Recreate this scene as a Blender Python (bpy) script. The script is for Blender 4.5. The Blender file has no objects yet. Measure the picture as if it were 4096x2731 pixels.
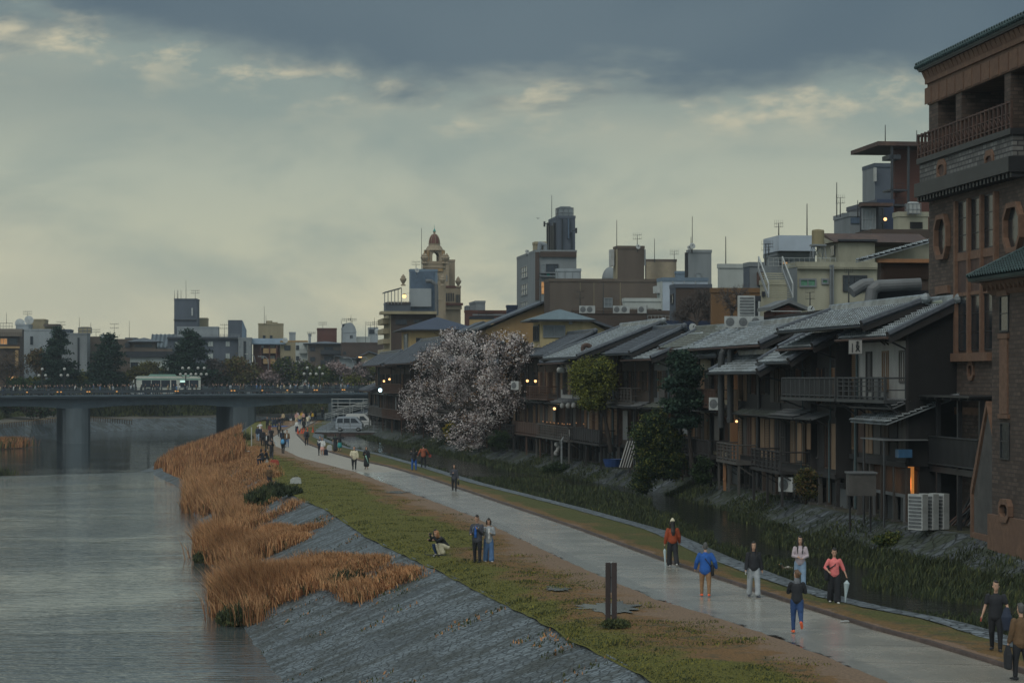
import bpy, bmesh, math, random
from mathutils import Vector, Matrix
from math import radians as R, sin, cos, pi, sqrt
random.seed(7)
S = bpy.context.scene
COL = S.collection
# ---------------------------------------------------------------- camera
F, CX, HY, CH = 9670.0, 2048.0, 1511.6, 7.0      # focal length, centre and horizon of the photograph, camera height
cam = bpy.data.cameras.new('camera'); camo = bpy.data.objects.new('camera', cam); COL.objects.link(camo)
cam.sensor_width = 36; cam.lens = F/4096*36; cam.shift_y = (HY-1365.5)/4096
cam.clip_start = 1; cam.clip_end = 5000
camo.location = (0, 0, CH); camo.rotation_euler = (R(90), 0, 0)
S.camera = camo
S.view_settings.view_transform = 'Standard'; S.view_settings.look = 'None'
S.view_settings.exposure = 0; S.view_settings.gamma = 1
def lin(r, g, b):
    f = lambda c: (c/255/12.92) if c/255 <= .04045 else ((c/255+.055)/1.055)**2.4
    return (f(r), f(g), f(b), 1)
# ---------------------------------------------------------------- world
SUN_EL, SUN_AZ = R(48), R(-150)        # azimuth measured from +Y towards +X
w = bpy.data.worlds.new('World'); S.world = w; w.use_nodes = True
nt = w.node_tree; nt.nodes.clear()
def N(t, **k):
    n = nt.nodes.new(t)
    for a, b in k.items(): setattr(n, a, b)
    return n
def L(a, b): nt.links.new(a, b)
def val(x, sock):
    if isinstance(x, (int, float)): sock.default_value = x if sock.type == 'VALUE' else (x, x, x, 1)
    elif isinstance(x, tuple): sock.default_value = x
    else: L(x, sock)
def M(op, a, b=0.0, c=None, clamp=False):
    n = N('ShaderNodeMath', operation=op); n.use_clamp = clamp
    val(a, n.inputs[0]); val(b, n.inputs[1])
    if c is not None: val(c, n.inputs[2])
    return n.outputs[0]
def SS(x, lo, hi):
    n = N('ShaderNodeMapRange', interpolation_type='SMOOTHSTEP'); val(x, n.inputs[0]); n.inputs[1].default_value = lo; n.inputs[2].default_value = hi
    return n.outputs[0]
def NOI(vec, scale, detail=4, rough=.5, dist=0.0):
    n = N('ShaderNodeTexNoise'); L(vec, n.inputs['Vector']); n.inputs['Scale'].default_value = scale
    n.inputs['Detail'].default_value = detail; n.inputs['Roughness'].default_value = rough; n.inputs['Distortion'].default_value = dist
    return n.outputs[0]
def MIX(f, a, b):
    n = N('ShaderNodeMix', data_type='RGBA'); val(f, n.inputs[0]); val(a, n.inputs[6]); val(b, n.inputs[7])
    return n.outputs[2]
tc = N('ShaderNodeTexCoord'); sp = N('ShaderNodeSeparateXYZ'); L(tc.outputs['Generated'], sp.inputs[0])
az = M('ARCTAN2', sp.outputs[0], sp.outputs[1]); el = M('ARCSINE', sp.outputs[2])
cmb = N('ShaderNodeCombineXYZ'); L(M('MULTIPLY', az, 1.0), cmb.inputs[0]); L(M('MULTIPLY', el, 2.3), cmb.inputs[1])
cv = cmb.outputs[0]
n1 = NOI(cv, 9, 6, .55, .3); n2 = NOI(cv, 30, 6, .6); n3 = NOI(cv, 4, 3, .5, .6)
# clear band of lit haze cloud below, heavy blue-grey deck above
ramp = N('ShaderNodeValToRGB'); L(M('MULTIPLY', el, 1/.7), ramp.inputs[0])
cr = ramp.color_ramp; cr.elements[0].position = 0; cr.elements[0].color = lin(218, 208, 176)
cr.elements[1].position = 1; cr.elements[1].color = lin(158, 166, 172)
for p, c in ((.035, lin(208, 203, 174)), (.075, lin(191, 193, 170)), (.12, lin(175, 182, 166)), (.17, lin(146, 157, 150)), (.3, lin(120, 134, 138))):
    e = cr.elements.new(p); e.color = c
low = MIX(M('MULTIPLY', SS(n1, .40, .62), .6), ramp.outputs[0], lin(138, 154, 150))
low = MIX(M('MULTIPLY', SS(n3, .48, .68), .5), low, lin(206, 202, 176))
# boundary of the dark deck
tilt = M('MULTIPLY', SS(az, -.02, -.22), .024)
bnd = M('ADD', .112, M('ADD', tilt, M('MULTIPLY', M('SUBTRACT', n1, .5), .07)))
d = M('SUBTRACT', M('ADD', el, M('MULTIPLY', M('SUBTRACT', n2, .5), .012)), bnd)
deckc = MIX(SS(n3, .3, .7), lin(86, 104, 116), lin(104, 120, 128))
deckc = MIX(SS(el, .3, 1.1), deckc, lin(150, 160, 168))
skyc = MIX(SS(d, -.002, .02), low, deckc)
skyc = MIX(M('MULTIPLY', SS(el, .35, .75), 1.0), skyc, lin(172, 186, 188))
skyc = MIX(SS(sp.outputs[1], .35, -.25), skyc, lin(190, 204, 204))
rim = M('MULTIPLY', M('MULTIPLY', SS(d, -.018, .000), SS(d, .014, .002)), SS(n2, .44, .66))
rim = M('MULTIPLY', rim, M('MULTIPLY', SS(n1, .38, .55), SS(n3,.3,.55)))
skyc = MIX(M('MULTIPLY', rim, .85), skyc, lin(212, 202, 172))
gnd = SS(el, -.02, 0)
skyc = MIX(gnd, lin(90, 95, 90), skyc)
nish = N('ShaderNodeTexSky', sky_type='NISHITA'); nish.sun_disc = False
nish.sun_elevation = SUN_EL; nish.sun_rotation = SUN_AZ
b1 = N('ShaderNodeBackground'); L(nish.outputs[0], b1.inputs[0]); b1.inputs[1].default_value = .05
b2 = N('ShaderNodeBackground'); L(skyc, b2.inputs[0]); b2.inputs[1].default_value = 1.0
mx = N('ShaderNodeMixShader'); mx.inputs[0].default_value = .95; L(b1.outputs[0], mx.inputs[1]); L(b2.outputs[0], mx.inputs[2])
ow = N('ShaderNodeOutputWorld'); L(mx.outputs[0], ow.inputs[0])
# ---------------------------------------------------------------- sun behind the cloud
sl = bpy.data.lights.new('sun', 'SUN'); sl.energy = .9; sl.angle = R(40); sl.color = (1, .93, .82)
so = bpy.data.objects.new('sun', sl); COL.objects.link(so)
sd = Vector((sin(SUN_AZ)*cos(SUN_EL), cos(SUN_AZ)*cos(SUN_EL), sin(SUN_EL)))
so.rotation_euler = sd.to_track_quat('Z', 'Y').to_euler(); so.location = (0, 0, 60)
# ---------------------------------------------------------------- helpers
def W(x, y, s): return Vector(((x-CX)*s, F*s, CH+(HY-y)*s))          # a sight line followed to depth s
def G(x, y, z=0):                                                     # ... or down to the level z
    s = (CH-z)/(y-HY); return Vector(((x-CX)*s, F*s, z))
def lerp(a, b, t): return a+(b-a)*t
def curve(pts):
    pts = sorted(pts, key=lambda p: p[1])
    def f(Y):
        n = len(pts)
        for i in range(n-1):
            if Y <= pts[i+1][1] or i == n-2:
                (x0, y0), (x1, y1) = pts[i], pts[i+1]
                return x0+(x1-x0)*(Y-y0)/(y1-y0)
    return f
MATS = {}
def mat(name, col=(.2, .2, .2), rough=.7, var=.25, scale=3.0, bump=0.0, bscale=None, col2=None, metal=0.0, spec=.5, kind='noise',
        stretch=(1, 1, 1), emit=0.0, coat=0.0, trans=0.0, world=False, detail=5, mask=(.35, .65), rvar=0.0, bw=(.5, .2, .03), rot=0):
    """procedural principled material; kind: noise, brick, stripes, tile"""
    if name in MATS: return MATS[name]
    m = bpy.data.materials.new(name); m.use_nodes = True
    global nt
    keep = nt; nt = m.node_tree; nt.nodes.clear()
    o = N('ShaderNodeOutputMaterial'); p = N('ShaderNodeBsdfPrincipled'); L(p.outputs[0], o.inputs[0])
    c1 = tuple(col[:3])+(1,)
    if world: g = N('ShaderNodeNewGeometry'); v = g.outputs['Position']
    else: g = N('ShaderNodeTexCoord'); v = g.outputs['Object']
    mp = N('ShaderNodeMapping'); L(v, mp.inputs[0]); mp.inputs['Scale'].default_value = stretch; mp.inputs['Rotation'].default_value[2] = rot
    v = mp.outputs[0]
    na = NOI(v, scale, detail, .6); nb = NOI(v, scale*.17, 3, .5)
    dark = tuple(x*(1-var) for x in c1[:3])+(1,); lite = tuple(min(1, x*(1+var*.8)) for x in c1[:3])+(1,)
    base = MIX(SS(na, .3, .7), dark, lite)
    c2 = tuple(col2[:3])+(1,) if col2 else tuple(x*(1-var*1.3) for x in c1[:3])+(1,)
    h = na
    if kind == 'noise':
        base = MIX(SS(nb, mask[0], mask[1]), base, MIX(.65, base, c2))
    elif kind == 'brick':
        # bricks laid in courses: u runs along the wall (x+y of the local frame), v is the height
        s3 = N('ShaderNodeSeparateXYZ'); L(g.outputs['Object'] if not world else v, s3.inputs[0])
        cb = N('ShaderNodeCombineXYZ'); L(M('ADD', s3.outputs[0], s3.outputs[1]), cb.inputs[0]); L(s3.outputs[2], cb.inputs[1])
        br = N('ShaderNodeTexBrick'); L(cb.outputs[0], br.inputs[0]); br.inputs['Scale'].default_value = 1
        br.inputs['Brick Width'].default_value = bw[0]; br.inputs['Row Height'].default_value = bw[1]; br.inputs['Mortar Size'].default_value = bw[2]
        br.inputs['Color1'].default_value = dark; br.inputs['Color2'].default_value = lite; br.inputs['Mortar'].default_value = c2
        base = MIX(.35, br.outputs[0], MIX(SS(nb, .3, .7), br.outputs[0], dark)); h = br.outputs[1]
        base = MIX(M('MULTIPLY', SS(na, .35, .7), .3), base, dark)
    elif kind == 'stripes':
        wv = N('ShaderNodeTexWave', wave_type='BANDS', bands_direction='X'); 
        s3 = N('ShaderNodeSeparateXYZ'); L(g.outputs['Object'], s3.inputs[0])
        cb = N('ShaderNodeCombineXYZ'); L(M('ADD', s3.outputs[0], s3.outputs[1]), cb.inputs[0])
        L(cb.outputs[0], wv.inputs[0]); wv.inputs['Scale'].default_value = bw[0]; wv.inputs['Distortion'].default_value = 0
        base = MIX(M('MULTIPLY', wv.outputs[1], .5), base, c2); h = wv.outputs[1]
        base = MIX(M('MULTIPLY', SS(nb, .4, .7), .5), base, dark)
    L(base, p.inputs['Base Color'])
    rr = M('ADD', rough, M('MULTIPLY', M('SUBTRACT', nb, .5), rvar), clamp=True) if rvar else rough
    val(rr, p.inputs['Roughness']); p.inputs['Metallic'].default_value = metal
    p.inputs['Specular IOR Level'].default_value = spec
    if coat: p.inputs['Coat Weight'].default_value = coat; p.inputs['Coat Roughness'].default_value = .08
    if trans: p.inputs['Transmission Weight'].default_value = trans
    if emit: p.inputs['Emission Color'].default_value = c1; p.inputs['Emission Strength'].default_value = emit
    if bump:
        if kind != 'brick' and bscale: h = NOI(v, bscale, 4, .6)
        b = N('ShaderNodeBump'); b.inputs['Strength'].default_value = 1; b.inputs['Distance'].default_value = bump
        L(h, b.inputs['Height']); L(b.outputs[0], p.inputs['Normal'])
    nt = keep
    MATS[name] = m; return m
KIDS = {}
class MB:
    """collects shapes for one mesh object"""
    def __init__(s): s.v = []; s.f = []; s.m = []; s.mats = []; s.smooth = False
    def mi(s, m):
        if m not in s.mats: s.mats.append(m)
        return s.mats.index(m)
    def add(s, vs, fs, m):
        k = len(s.v); s.v += [tuple(v) for v in vs]; i = s.mi(m)
        for f in fs: s.f.append([a+k for a in f]); s.m.append(i)
    def box(s, a, b, m):
        x0, y0, z0 = (min(a[i], b[i]) for i in range(3)); x1, y1, z1 = (max(a[i], b[i]) for i in range(3))
        s.add([(x0,y0,z0),(x1,y0,z0),(x1,y1,z0),(x0,y1,z0),(x0,y0,z1),(x1,y0,z1),(x1,y1,z1),(x0,y1,z1)],
              [(0,3,2,1),(4,5,6,7),(0,1,5,4),(1,2,6,5),(2,3,7,6),(3,0,4,7)], m)
    def bar(s, p, q, r, m, n=6, r2=None):
        p, q = Vector(p), Vector(q); d = (q-p)
        if d.length < 1e-6: return
        d.normalize(); u = d.orthogonal().normalized(); w_ = d.cross(u); r2 = r if r2 is None else r2
        vs = []
        for c, rr in ((p, r), (q, r2)):
            for i in range(n): a = 2*pi*(i+.5)/n; vs.append(c+(u*cos(a)+w_*sin(a))*rr)
        fs = [(i, (i+1) % n, n+(i+1) % n, n+i) for i in range(n)]+[tuple(range(n))[::-1], tuple(range(n, 2*n))]
        s.add(vs, fs, m)
    def beam(s, p, q, wx, wz, m):
        """square section beam, wz is the vertical size"""
        p, q = Vector(p), Vector(q); d = (q-p).normalized(); up = Vector((0, 0, 1))
        if abs(d.z) > .95: up = Vector((0, 1, 0))
        sd_ = d.cross(up).normalized()*wx/2; uu = sd_.cross(d).normalized()*wz/2
        vs = [c+a*sd_+b*uu for c in (p, q) for a, b in ((-1,-1),(1,-1),(1,1),(-1,1))]
        s.add(vs, [(0,1,2,3),(7,6,5,4),(0,4,5,1),(1,5,6,2),(2,6,7,3),(3,7,4,0)], m)
    def path(s, pts, r, m, n=8):
        for a, b in zip(pts[:-1], pts[1:]): s.bar(a, b, r, m, n)
        for p in pts[1:-1]: s.ball(p, r, m, n, 5)
    def ball(s, c, r, m, n=10, k=6, sc=(1,1,1)):
        vs = [(c[0], c[1], c[2]-r*sc[2])]
        for j in range(1, k):
            t = pi*j/k-pi/2
            for i in range(n): a = 2*pi*i/n; vs.append((c[0]+r*sc[0]*cos(t)*cos(a), c[1]+r*sc[1]*cos(t)*sin(a), c[2]+r*sc[2]*sin(t)))
        vs.append((c[0], c[1], c[2]+r*sc[2])); fs = []
        for i in range(n): fs.append((0, 1+(i+1) % n, 1+i)); fs.append((len(vs)-1, 1+(k-2)*n+i, 1+(k-2)*n+(i+1) % n))
        for j in range(k-2):
            for i in range(n): a = 1+j*n; fs.append((a+i, a+(i+1) % n, a+n+(i+1) % n, a+n+i))
        s.add(vs, fs, m)
    def lathe(s, c, prof, m, n=14):
        """prof: (radius, z) from the bottom up"""
        vs = []; fs = []
        for r, z in prof:
            for i in range(n): a = 2*pi*(i+.5)/n; vs.append((c[0]+r*cos(a), c[1]+r*sin(a), c[2]+z))
        for j in range(len(prof)-1):
            for i in range(n): fs.append((j*n+i, j*n+(i+1) % n, (j+1)*n+(i+1) % n, (j+1)*n+i))
        fs.append(tuple(range(n))[::-1]); fs.append(tuple(range(len(vs)-n, len(vs))))
        s.add(vs, fs, m)
    def prism(s, poly, a, b, m, axis='y'):
        """outline (list of 2D points) pushed from a to b along an axis"""
        n = len(poly)
        P = (lambda p, t: (p[0], t, p[1])) if axis == 'y' else (lambda p, t: (t, p[0], p[1])) if axis == 'x' else (lambda p, t: (p[0], p[1], t))
        s.add([P(p, a) for p in poly]+[P(p, b) for p in poly],
              [tuple(range(n))[::-1], tuple(range(n, 2*n))]+[(i, (i+1) % n, n+(i+1) % n, n+i) for i in range(n)], m)
    def build(s, name, parent=None, loc=None, rz=0, smooth=False):
        me = bpy.data.meshes.new(name); me.from_pydata(s.v, [], s.f)
        for m in s.mats: me.materials.append(m)
        me.polygons.foreach_set('material_index', s.m)
        if smooth: me.polygons.foreach_set('use_smooth', [True]*len(s.f))
        me.update()
        bm = bmesh.new(); bm.from_mesh(me); bmesh.ops.recalc_face_normals(bm, faces=bm.faces); bm.to_mesh(me); bm.free()
        o = bpy.data.objects.new(name, me); COL.objects.link(o)
        if parent: o.parent = parent; KIDS.setdefault(parent.name, []).append(o)
        if loc is not None: o.location = loc; o.rotation_euler[2] = rz
        return o
def tag(o, label=None, cat=None, group=None, kind=None):
    for k, v in (('label', label), ('category', cat), ('group', group), ('kind', kind)):
        if v: o[k] = v
    return o
def thing(name, label, cat, loc=(0,0,0), rz=0, group=None):
    o = bpy.data.objects.new(name, None); COL.objects.link(o); o.empty_display_size = .3
    o.location = loc; o.rotation_euler = (0, 0, rz); return tag(o, label, cat, group)
def dup(root, loc=None, rz=None, label=None, scale=None):
    def cp(o, par):
        c = o.copy(); COL.objects.link(c); c.parent = par
        for ch in KIDS.get(o.name, []): cp(ch, c)
        return c
    c = cp(root, root.parent)
    if loc is not None: c.location = loc
    if rz is not None: c.rotation_euler[2] = rz
    if scale: c.scale = (scale,)*3 if not isinstance(scale, tuple) else scale
    if label: c['label'] = label
    return c
def structure(o): o['kind'] = 'structure'; return o

def stone_mat(name, col, size=.35, bump=.05, var=.35, moss=None, rough=.75, joint=.35, mossm=(.5, .65), streak=0.0):
    """fitted stones: voronoi cells with dark joints, in world coordinates"""
    m = bpy.data.materials.new(name); m.use_nodes = True
    global nt
    keep = nt; nt = m.node_tree; nt.nodes.clear()
    o = N('ShaderNodeOutputMaterial'); p = N('ShaderNodeBsdfPrincipled'); L(p.outputs[0], o.inputs[0])
    g = N('ShaderNodeNewGeometry'); v = g.outputs['Position']
    v1 = N('ShaderNodeTexVoronoi', feature='DISTANCE_TO_EDGE'); L(v, v1.inputs['Vector']); v1.inputs['Scale'].default_value = 1/size
    v2 = N('ShaderNodeTexVoronoi', feature='F1'); L(v, v2.inputs['Vector']); v2.inputs['Scale'].default_value = 1/size
    sx = N('ShaderNodeSeparateColor'); L(v2.outputs['Color'], sx.inputs[0])
    e = SS(v1.outputs[0], 0, .12); na = NOI(v, 2.2/size, 4, .6); nb = NOI(v, .12, 4, .6)
    dark = tuple(c*(1-var) for c in col)+(1,); lite = tuple(c*(1+var) for c in col)+(1,)
    b = MIX(sx.outputs[0], dark, lite); b = MIX(M('MULTIPLY', SS(na, .35, .7), .5), b, dark)
    b = MIX(M('MULTIPLY', SS(nb, .4, .62), .45), b, tuple(c*.5 for c in col)+(1,))
    if streak:
        mp = N('ShaderNodeMapping'); L(v, mp.inputs[0]); mp.inputs['Rotation'].default_value[2] = R(-10); mp.inputs['Scale'].default_value = (.22, 2.0, .22)
        st_ = NOI(mp.outputs[0], 1.3, 5, .7); b = MIX(M('MULTIPLY', SS(st_, .42, .62), streak), b, tuple(c*1.7 for c in col)+(1,)); b = MIX(M('MULTIPLY', SS(st_, .5, .36), streak), b, tuple(c*.35 for c in col)+(1,))
    b = MIX(e, tuple(c*joint for c in col)+(1,), b)
    if moss: b = MIX(M('MULTIPLY', SS(NOI(v, .6, 5, .7), mossm[0], mossm[1]), .85), b, tuple(moss)+(1,))
    L(b, p.inputs['Base Color']); p.inputs['Roughness'].default_value = rough
    h = M('ADD', M('MULTIPLY', e, .7), M('ADD', M('MULTIPLY', na, .35), M('MULTIPLY', sx.outputs[1], .5)))
    bp = N('ShaderNodeBump'); bp.inputs['Distance'].default_value = bump; L(h, bp.inputs['Height']); L(bp.outputs[0], p.inputs['Normal'])
    nt = keep; MATS[name] = m; return m
# ================================================================ SETTING
import numpy as np
def dcurve(pts, z):      # points read off the photograph (half-size overview pixels) -> curve X(Y) on level z
    k = 4096/2352; out = []
    for x, y in pts:
        g = G(x*k, y*k, z); out.append((g.x, g.y))
    return curve(out)
XC = dcurve([(1650,1632),(1534,1568),(1438,1512),(1321,1459),(1206,1395),(1085,1337),(1004,1296),(908,1255),(839,1221),(744,1159),(689,1139),(644,1108),(610,1084),(585,1057),(563,1014),(560,985),(610,950),(660,935)], 0)
XW = curve([(-4.3,50),(-7.5,79.3),(-10.5,95.4),(-14.3,117),(-15.5,125),(-21.5,167),(-24.6,184),(-29,215),(-37,250),(-40,268),(-41,290),(-44,350),(-47,400),(-50,520)])
PL = dcurve([(2060,1576),(2010,1554),(1801,1471),(1628,1412),(1508,1377),(1321,1298),(1091,1188),(1008,1156),(931,1128),(876,1106),(810,1082),(733,1062),(689,1050),(633,1024),(625,1004),(651,988),(674,976),(690,966)], 0)
PR = dcurve([(2315,1535),(2123,1476),(2010,1446),(1819,1386),(1713,1351),(1508,1282),(1321,1213),(1091,1135),(975,1096),(887,1071),(830,1059),(755,1038),(700,1018),(681,998),(690,986),(722,970),(735,961)], 0)
CE = dcurve([(2321,1475),(2169,1426),(2010,1395),(1906,1371),(1760,1324),(1628,1273),(1508,1218),(1321,1166),(1091,1108),(964,1069),(865,1042),(783,1025),(725,1003),(735,985),(760,972),(790,955)], 0)
WT = curve([(24,50),(21.2,75),(19.4,88),(17.9,98),(16.4,104.5),(15,114.7),(13.4,133),(11.4,151),(7.2,168),(3.2,194),(.6,208),(-9.4,263),(-13.3,282),(-20.3,333),(-22,400),(-22,520)])
ZB = .7                                               # level of the ledge the houses stand on
def strip(name, rows, ys, m, label=None, cols=None):
    """rows: list of functions Y -> (x, z); a sheet lofted through them"""
    vs = []; fs = []
    for y in ys:
        for r in rows: x, z = r(y); vs.append((x, y, z))
    n = len(rows)
    for j in range(len(ys)-1):
        for i in range(n-1): a = j*n+i; fs.append((a, a+1, a+1+n, a+n))
    me = bpy.data.meshes.new(name); me.from_pydata(vs, [], fs); me.materials.append(m); me.polygons.foreach_set('use_smooth', [True]*len(fs))
    if cols:
        at = me.attributes.new('wear', 'FLOAT', 'POINT'); at.data.foreach_set('value', [cols(v[0], v[1]) for v in vs])
    o = bpy.data.objects.new(name, me); COL.objects.link(o); return structure(o)
def ysteps(a, b, k=.012):
    o = [a]
    while o[-1] < b: o.append(o[-1]*(1+k))
    return o
from mathutils import noise as mn
def nz(x, y, s, z=0): return mn.noise(Vector((x*s, y*s, z)))
# --- materials of the ground
def ground_mat(name, green, brown, dirt, wetness=.85, path=False):
    m = bpy.data.materials.new(name); m.use_nodes = True
    global nt
    keep = nt; nt = m.node_tree; nt.nodes.clear()
    o = N('ShaderNodeOutputMaterial'); p = N('ShaderNodeBsdfPrincipled'); L(p.outputs[0], o.inputs[0])
    g = N('ShaderNodeNewGeometry'); v = g.outputs['Position']
    at = N('ShaderNodeAttribute', attribute_name='wear')
    big = NOI(v, .22, 5, .65); mid = NOI(v, 1.3, 5, .7); fine = NOI(v, 14, 5, .75); tuft = NOI(v, 3.2, 4, .7)
    a = M('ADD', at.outputs['Fac'], M('MULTIPLY', M('SUBTRACT', big, .5), 1.5)); a = M('ADD', a, M('MULTIPLY', M('SUBTRACT', mid, .5), .55))
    gr = MIX(SS(fine, .35, .68), tuple(c*.5 for c in green)+(1,), tuple(c*1.35 for c in green)+(1,))
    gr = MIX(M('MULTIPLY', SS(tuft, .56, .66), .65), gr, tuple(c*.33 for c in green)+(1,))
    br = MIX(SS(fine, .35, .68), tuple(c*.6 for c in brown)+(1,), tuple(c*1.3 for c in brown)+(1,))
    br = MIX(M('MULTIPLY', SS(mid, .5, .62), .7), br, (.055, .068, .045, 1))
    di = MIX(SS(fine, .35, .68), tuple(c*.7 for c in dirt)+(1,), tuple(c*1.25 for c in dirt)+(1,))
    c = MIX(SS(a, .22, .5), gr, br); c = MIX(SS(M('ADD', a, M('MULTIPLY', M('SUBTRACT', tuft, .5), .6)), .78, 1.0), c, di)
    L(c, p.inputs['Base Color']); p.inputs['Roughness'].default_value = wetness; p.inputs['Specular IOR Level'].default_value = .25
    b = N('ShaderNodeBump'); b.inputs['Distance'].default_value = .09; L(M('ADD', M('MULTIPLY', fine, .5), tuft), b.inputs['Height']); L(b.outputs[0], p.inputs['Normal'])
    nt = keep; return m
m_lawn = ground_mat('lawn', (.145, .14, .03), (.22, .125, .055), (.24, .165, .115))
m_verge = ground_mat('verge', (.10, .105, .032), (.2, .12, .05), (.25, .165, .115))
def wet_path_mat():
    m = bpy.data.materials.new('wet_path'); m.use_nodes = True
    global nt
    keep = nt; nt = m.node_tree; nt.nodes.clear()
    o = N('ShaderNodeOutputMaterial'); p = N('ShaderNodeBsdfPrincipled'); L(p.outputs[0], o.inputs[0])
    g = N('ShaderNodeNewGeometry'); v = g.outputs['Position']; at = N('ShaderNodeAttribute', attribute_name='wear')
    big = NOI(v, .3, 4, .6); mid = NOI(v, 1.6, 5, .65); fine = NOI(v, 30, 3, .7)
    # dry patch further down the path, puddled edge on the river side
    wet = M('ADD', at.outputs['Fac'], M('MULTIPLY', M('SUBTRACT', mid, .5), .75)); wet = M('ADD', wet, M('MULTIPLY', M('SUBTRACT', big, .5), .6))
    c = MIX(SS(mid, .3, .7), (.32, .275, .22, 1), (.46, .41, .34, 1)); c = MIX(M('MULTIPLY', SS(fine, .4, .7), .35), c, (.1, .085, .075, 1))
    w3 = SS(wet, .25, .7); c = MIX(w3, c, MIX(.5, c, (.41, .42, .385, 1)))
    s3 = N('ShaderNodeSeparateXYZ'); L(v, s3.inputs[0])
    j = M('ABSOLUTE', M('SUBTRACT', M('FRACT', M('MULTIPLY', M('ADD', s3.outputs[1], M('MULTIPLY', s3.outputs[0], .25)), .25)), .5))
    jl = SS(j, .012, .004); c = MIX(M('MULTIPLY', jl, .85), c, (.05, .035, .03, 1))
    pud = SS(M('ADD', at.outputs['Fac'], M('ADD', M('MULTIPLY', M('SUBTRACT', mid, .5), .9), M('MULTIPLY', M('SUBTRACT', big, .5), 1.1))), .98, 1.06); c = MIX(pud, c, (.045, .035, .03, 1))
    L(c, p.inputs['Base Color'])
    r = M('SUBTRACT', .46, M('MULTIPLY', w3, .30)); r = M('ADD', r, M('MULTIPLY', M('SUBTRACT', mid, .5), .25)); r = MIX(pud, r, .02)
    L(r, p.inputs['Roughness']); p.inputs['Specular IOR Level'].default_value = 1.0; L(M('MULTIPLY', M('SUBTRACT', 1, pud), M('ADD', .08, M('MULTIPLY', w3, .55))), p.inputs['Coat Weight']); p.inputs['Coat Roughness'].default_value = .22
    b = N('ShaderNodeBump'); b.inputs['Distance'].default_value = .004; hh = M('ADD', fine, M('MULTIPLY', mid, 2)); hh = M('MULTIPLY', hh, M('SUBTRACT', 1, pud))
    L(hh, b.inputs['Height']); L(b.outputs[0], p.inputs['Normal'])
    nt = keep; return m
def water_mat(name, amp, sx, sy, col=(.018, .024, .026), rough=.06, rip=1.0):
    m = bpy.data.materials.new(name); m.use_nodes = True
    global nt
    keep = nt; nt = m.node_tree; nt.nodes.clear()
    o = N('ShaderNodeOutputMaterial'); p = N('ShaderNodeBsdfPrincipled'); L(p.outputs[0], o.inputs[0])
    g = N('ShaderNodeNewGeometry'); mp = N('ShaderNodeMapping'); L(g.outputs['Position'], mp.inputs[0]); mp.inputs['Scale'].default_value = (sx, sy, 1); mp.inputs['Rotation'].default_value[2] = R(-8)
    v = mp.outputs[0]
    a = NOI(v, 1.0, 3, .55, .4); b_ = NOI(v, 3.1, 3, .6, .2); c_ = NOI(g.outputs['Position'], .06, 3, .6, .5)
    k = M('ADD', .45, M('MULTIPLY', SS(c_, .35, .65), 1.0))
    h = M('MULTIPLY', M('ADD', a, M('MULTIPLY', b_, .32*rip)), k)
    p.inputs['Base Color'].default_value = tuple(col)+(1,); p.inputs['Roughness'].default_value = rough; p.inputs['IOR'].default_value = 1.38
    b = N('ShaderNodeBump'); b.inputs['Distance'].default_value = amp; L(h, b.inputs['Height']); L(b.outputs[0], p.inputs['Normal'])
    nt = keep; return m
m_path = wet_path_mat()
m_river = water_mat('river_water', .046, .26, .85, col=(.08,.095,.1), rough=.06, rip=2.6)
m_river2 = water_mat('river_water_far', .02, .4, 1.2, col=(.035,.045,.05))
m_stream = water_mat('stream_water', .05, 1.0, 1.8, col=(.02, .022, .02))
m_slope = stone_mat('slope_stone', (.13, .155, .175), .24, .07, .45, joint=.5, streak=.65, moss=(.05, .055, .05), mossm=(.45, .62), rough=.6)
m_wall = stone_mat('retaining_stone', (.095, .11, .125), .55, .14, .4, moss=(.035, .045, .022), mossm=(.42, .55))
m_cobble = stone_mat('cobbles', (.19, .22, .25), .38, .07, .55, rough=.45, joint=.15)
m_soil = mat('soil', (.045, .048, .028), .95, .4, 2.0, bump=.06, col2=(.07, .06, .04), world=True)
m_city = mat('city_ground', (.06, .06, .06), .9, .3, .5, world=True)
# --- ground sheet reaching the horizon, deep enough to stay under the river bed
b = MB(); b.add([(-750,-50,-5),(750,-50,-5),(750,750,-5),(-750,750,-5)], [(0,1,2,3)], m_city); structure(b.build('ground'))
Y = ysteps(42, 405)
def lawn_z(x, y):
    e = (x-XC(y)); return -.22+.22*min(1, max(0, e/1.3))+.05*nz(x, y, .35)+(.10*max(0, nz(x, y, .55, 3)) if e < 3.5 else 0)*(1 if y < 130 else .4)
NL = 16
def lrow(i):
    t = i/(NL-1)
    def f(y):
        a, b_ = XC(y)+.05*nz(0, y, .8), PL(y)+.10*nz(3, y, 1.1)+.05*nz(9, y, 3.)
        x = lerp(a, b_, t); z = lawn_z(x, y) if t < .85 else lerp(lawn_z(x, y), .01, (t-.85)/.15)
        return (x, z)
    return f
def lawn_wear(x, y):
    d = PL(y)-x; k = 1.25-max(0, d)/ (2.6+1.8*nz(5, y, .04)+ (1.2 if 60 < y < 100 else 0)); return max(0, k) + (.12 if y > 150 else 0)
strip('lawn', [lrow(i) for i in range(NL)], ysteps(42, 405, .006), m_lawn, cols=lawn_wear)
def prow(i):
    t = i/7
    return lambda y: (lerp(PL(y)-.35, PR(y), t), -.012-.02*(1-t)+.008*nz(2, y, .3))
def path_wet(x, y):
    t = (x-PL(y))/max(.5, PR(y)-PL(y)); e = .55+max(0, .22-t)*2.3
    if 178 < y < 245: e -= .55*min(1, (y-178)/8)
    elif y >= 245: e -= .5
    return e
strip('path', [prow(i) for i in range(8)], Y, m_path, cols=path_wet)
m_kerb = mat('kerb_stone', (.085, .055, .045), .6, .4, 4, bump=.01, world=True)
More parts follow.
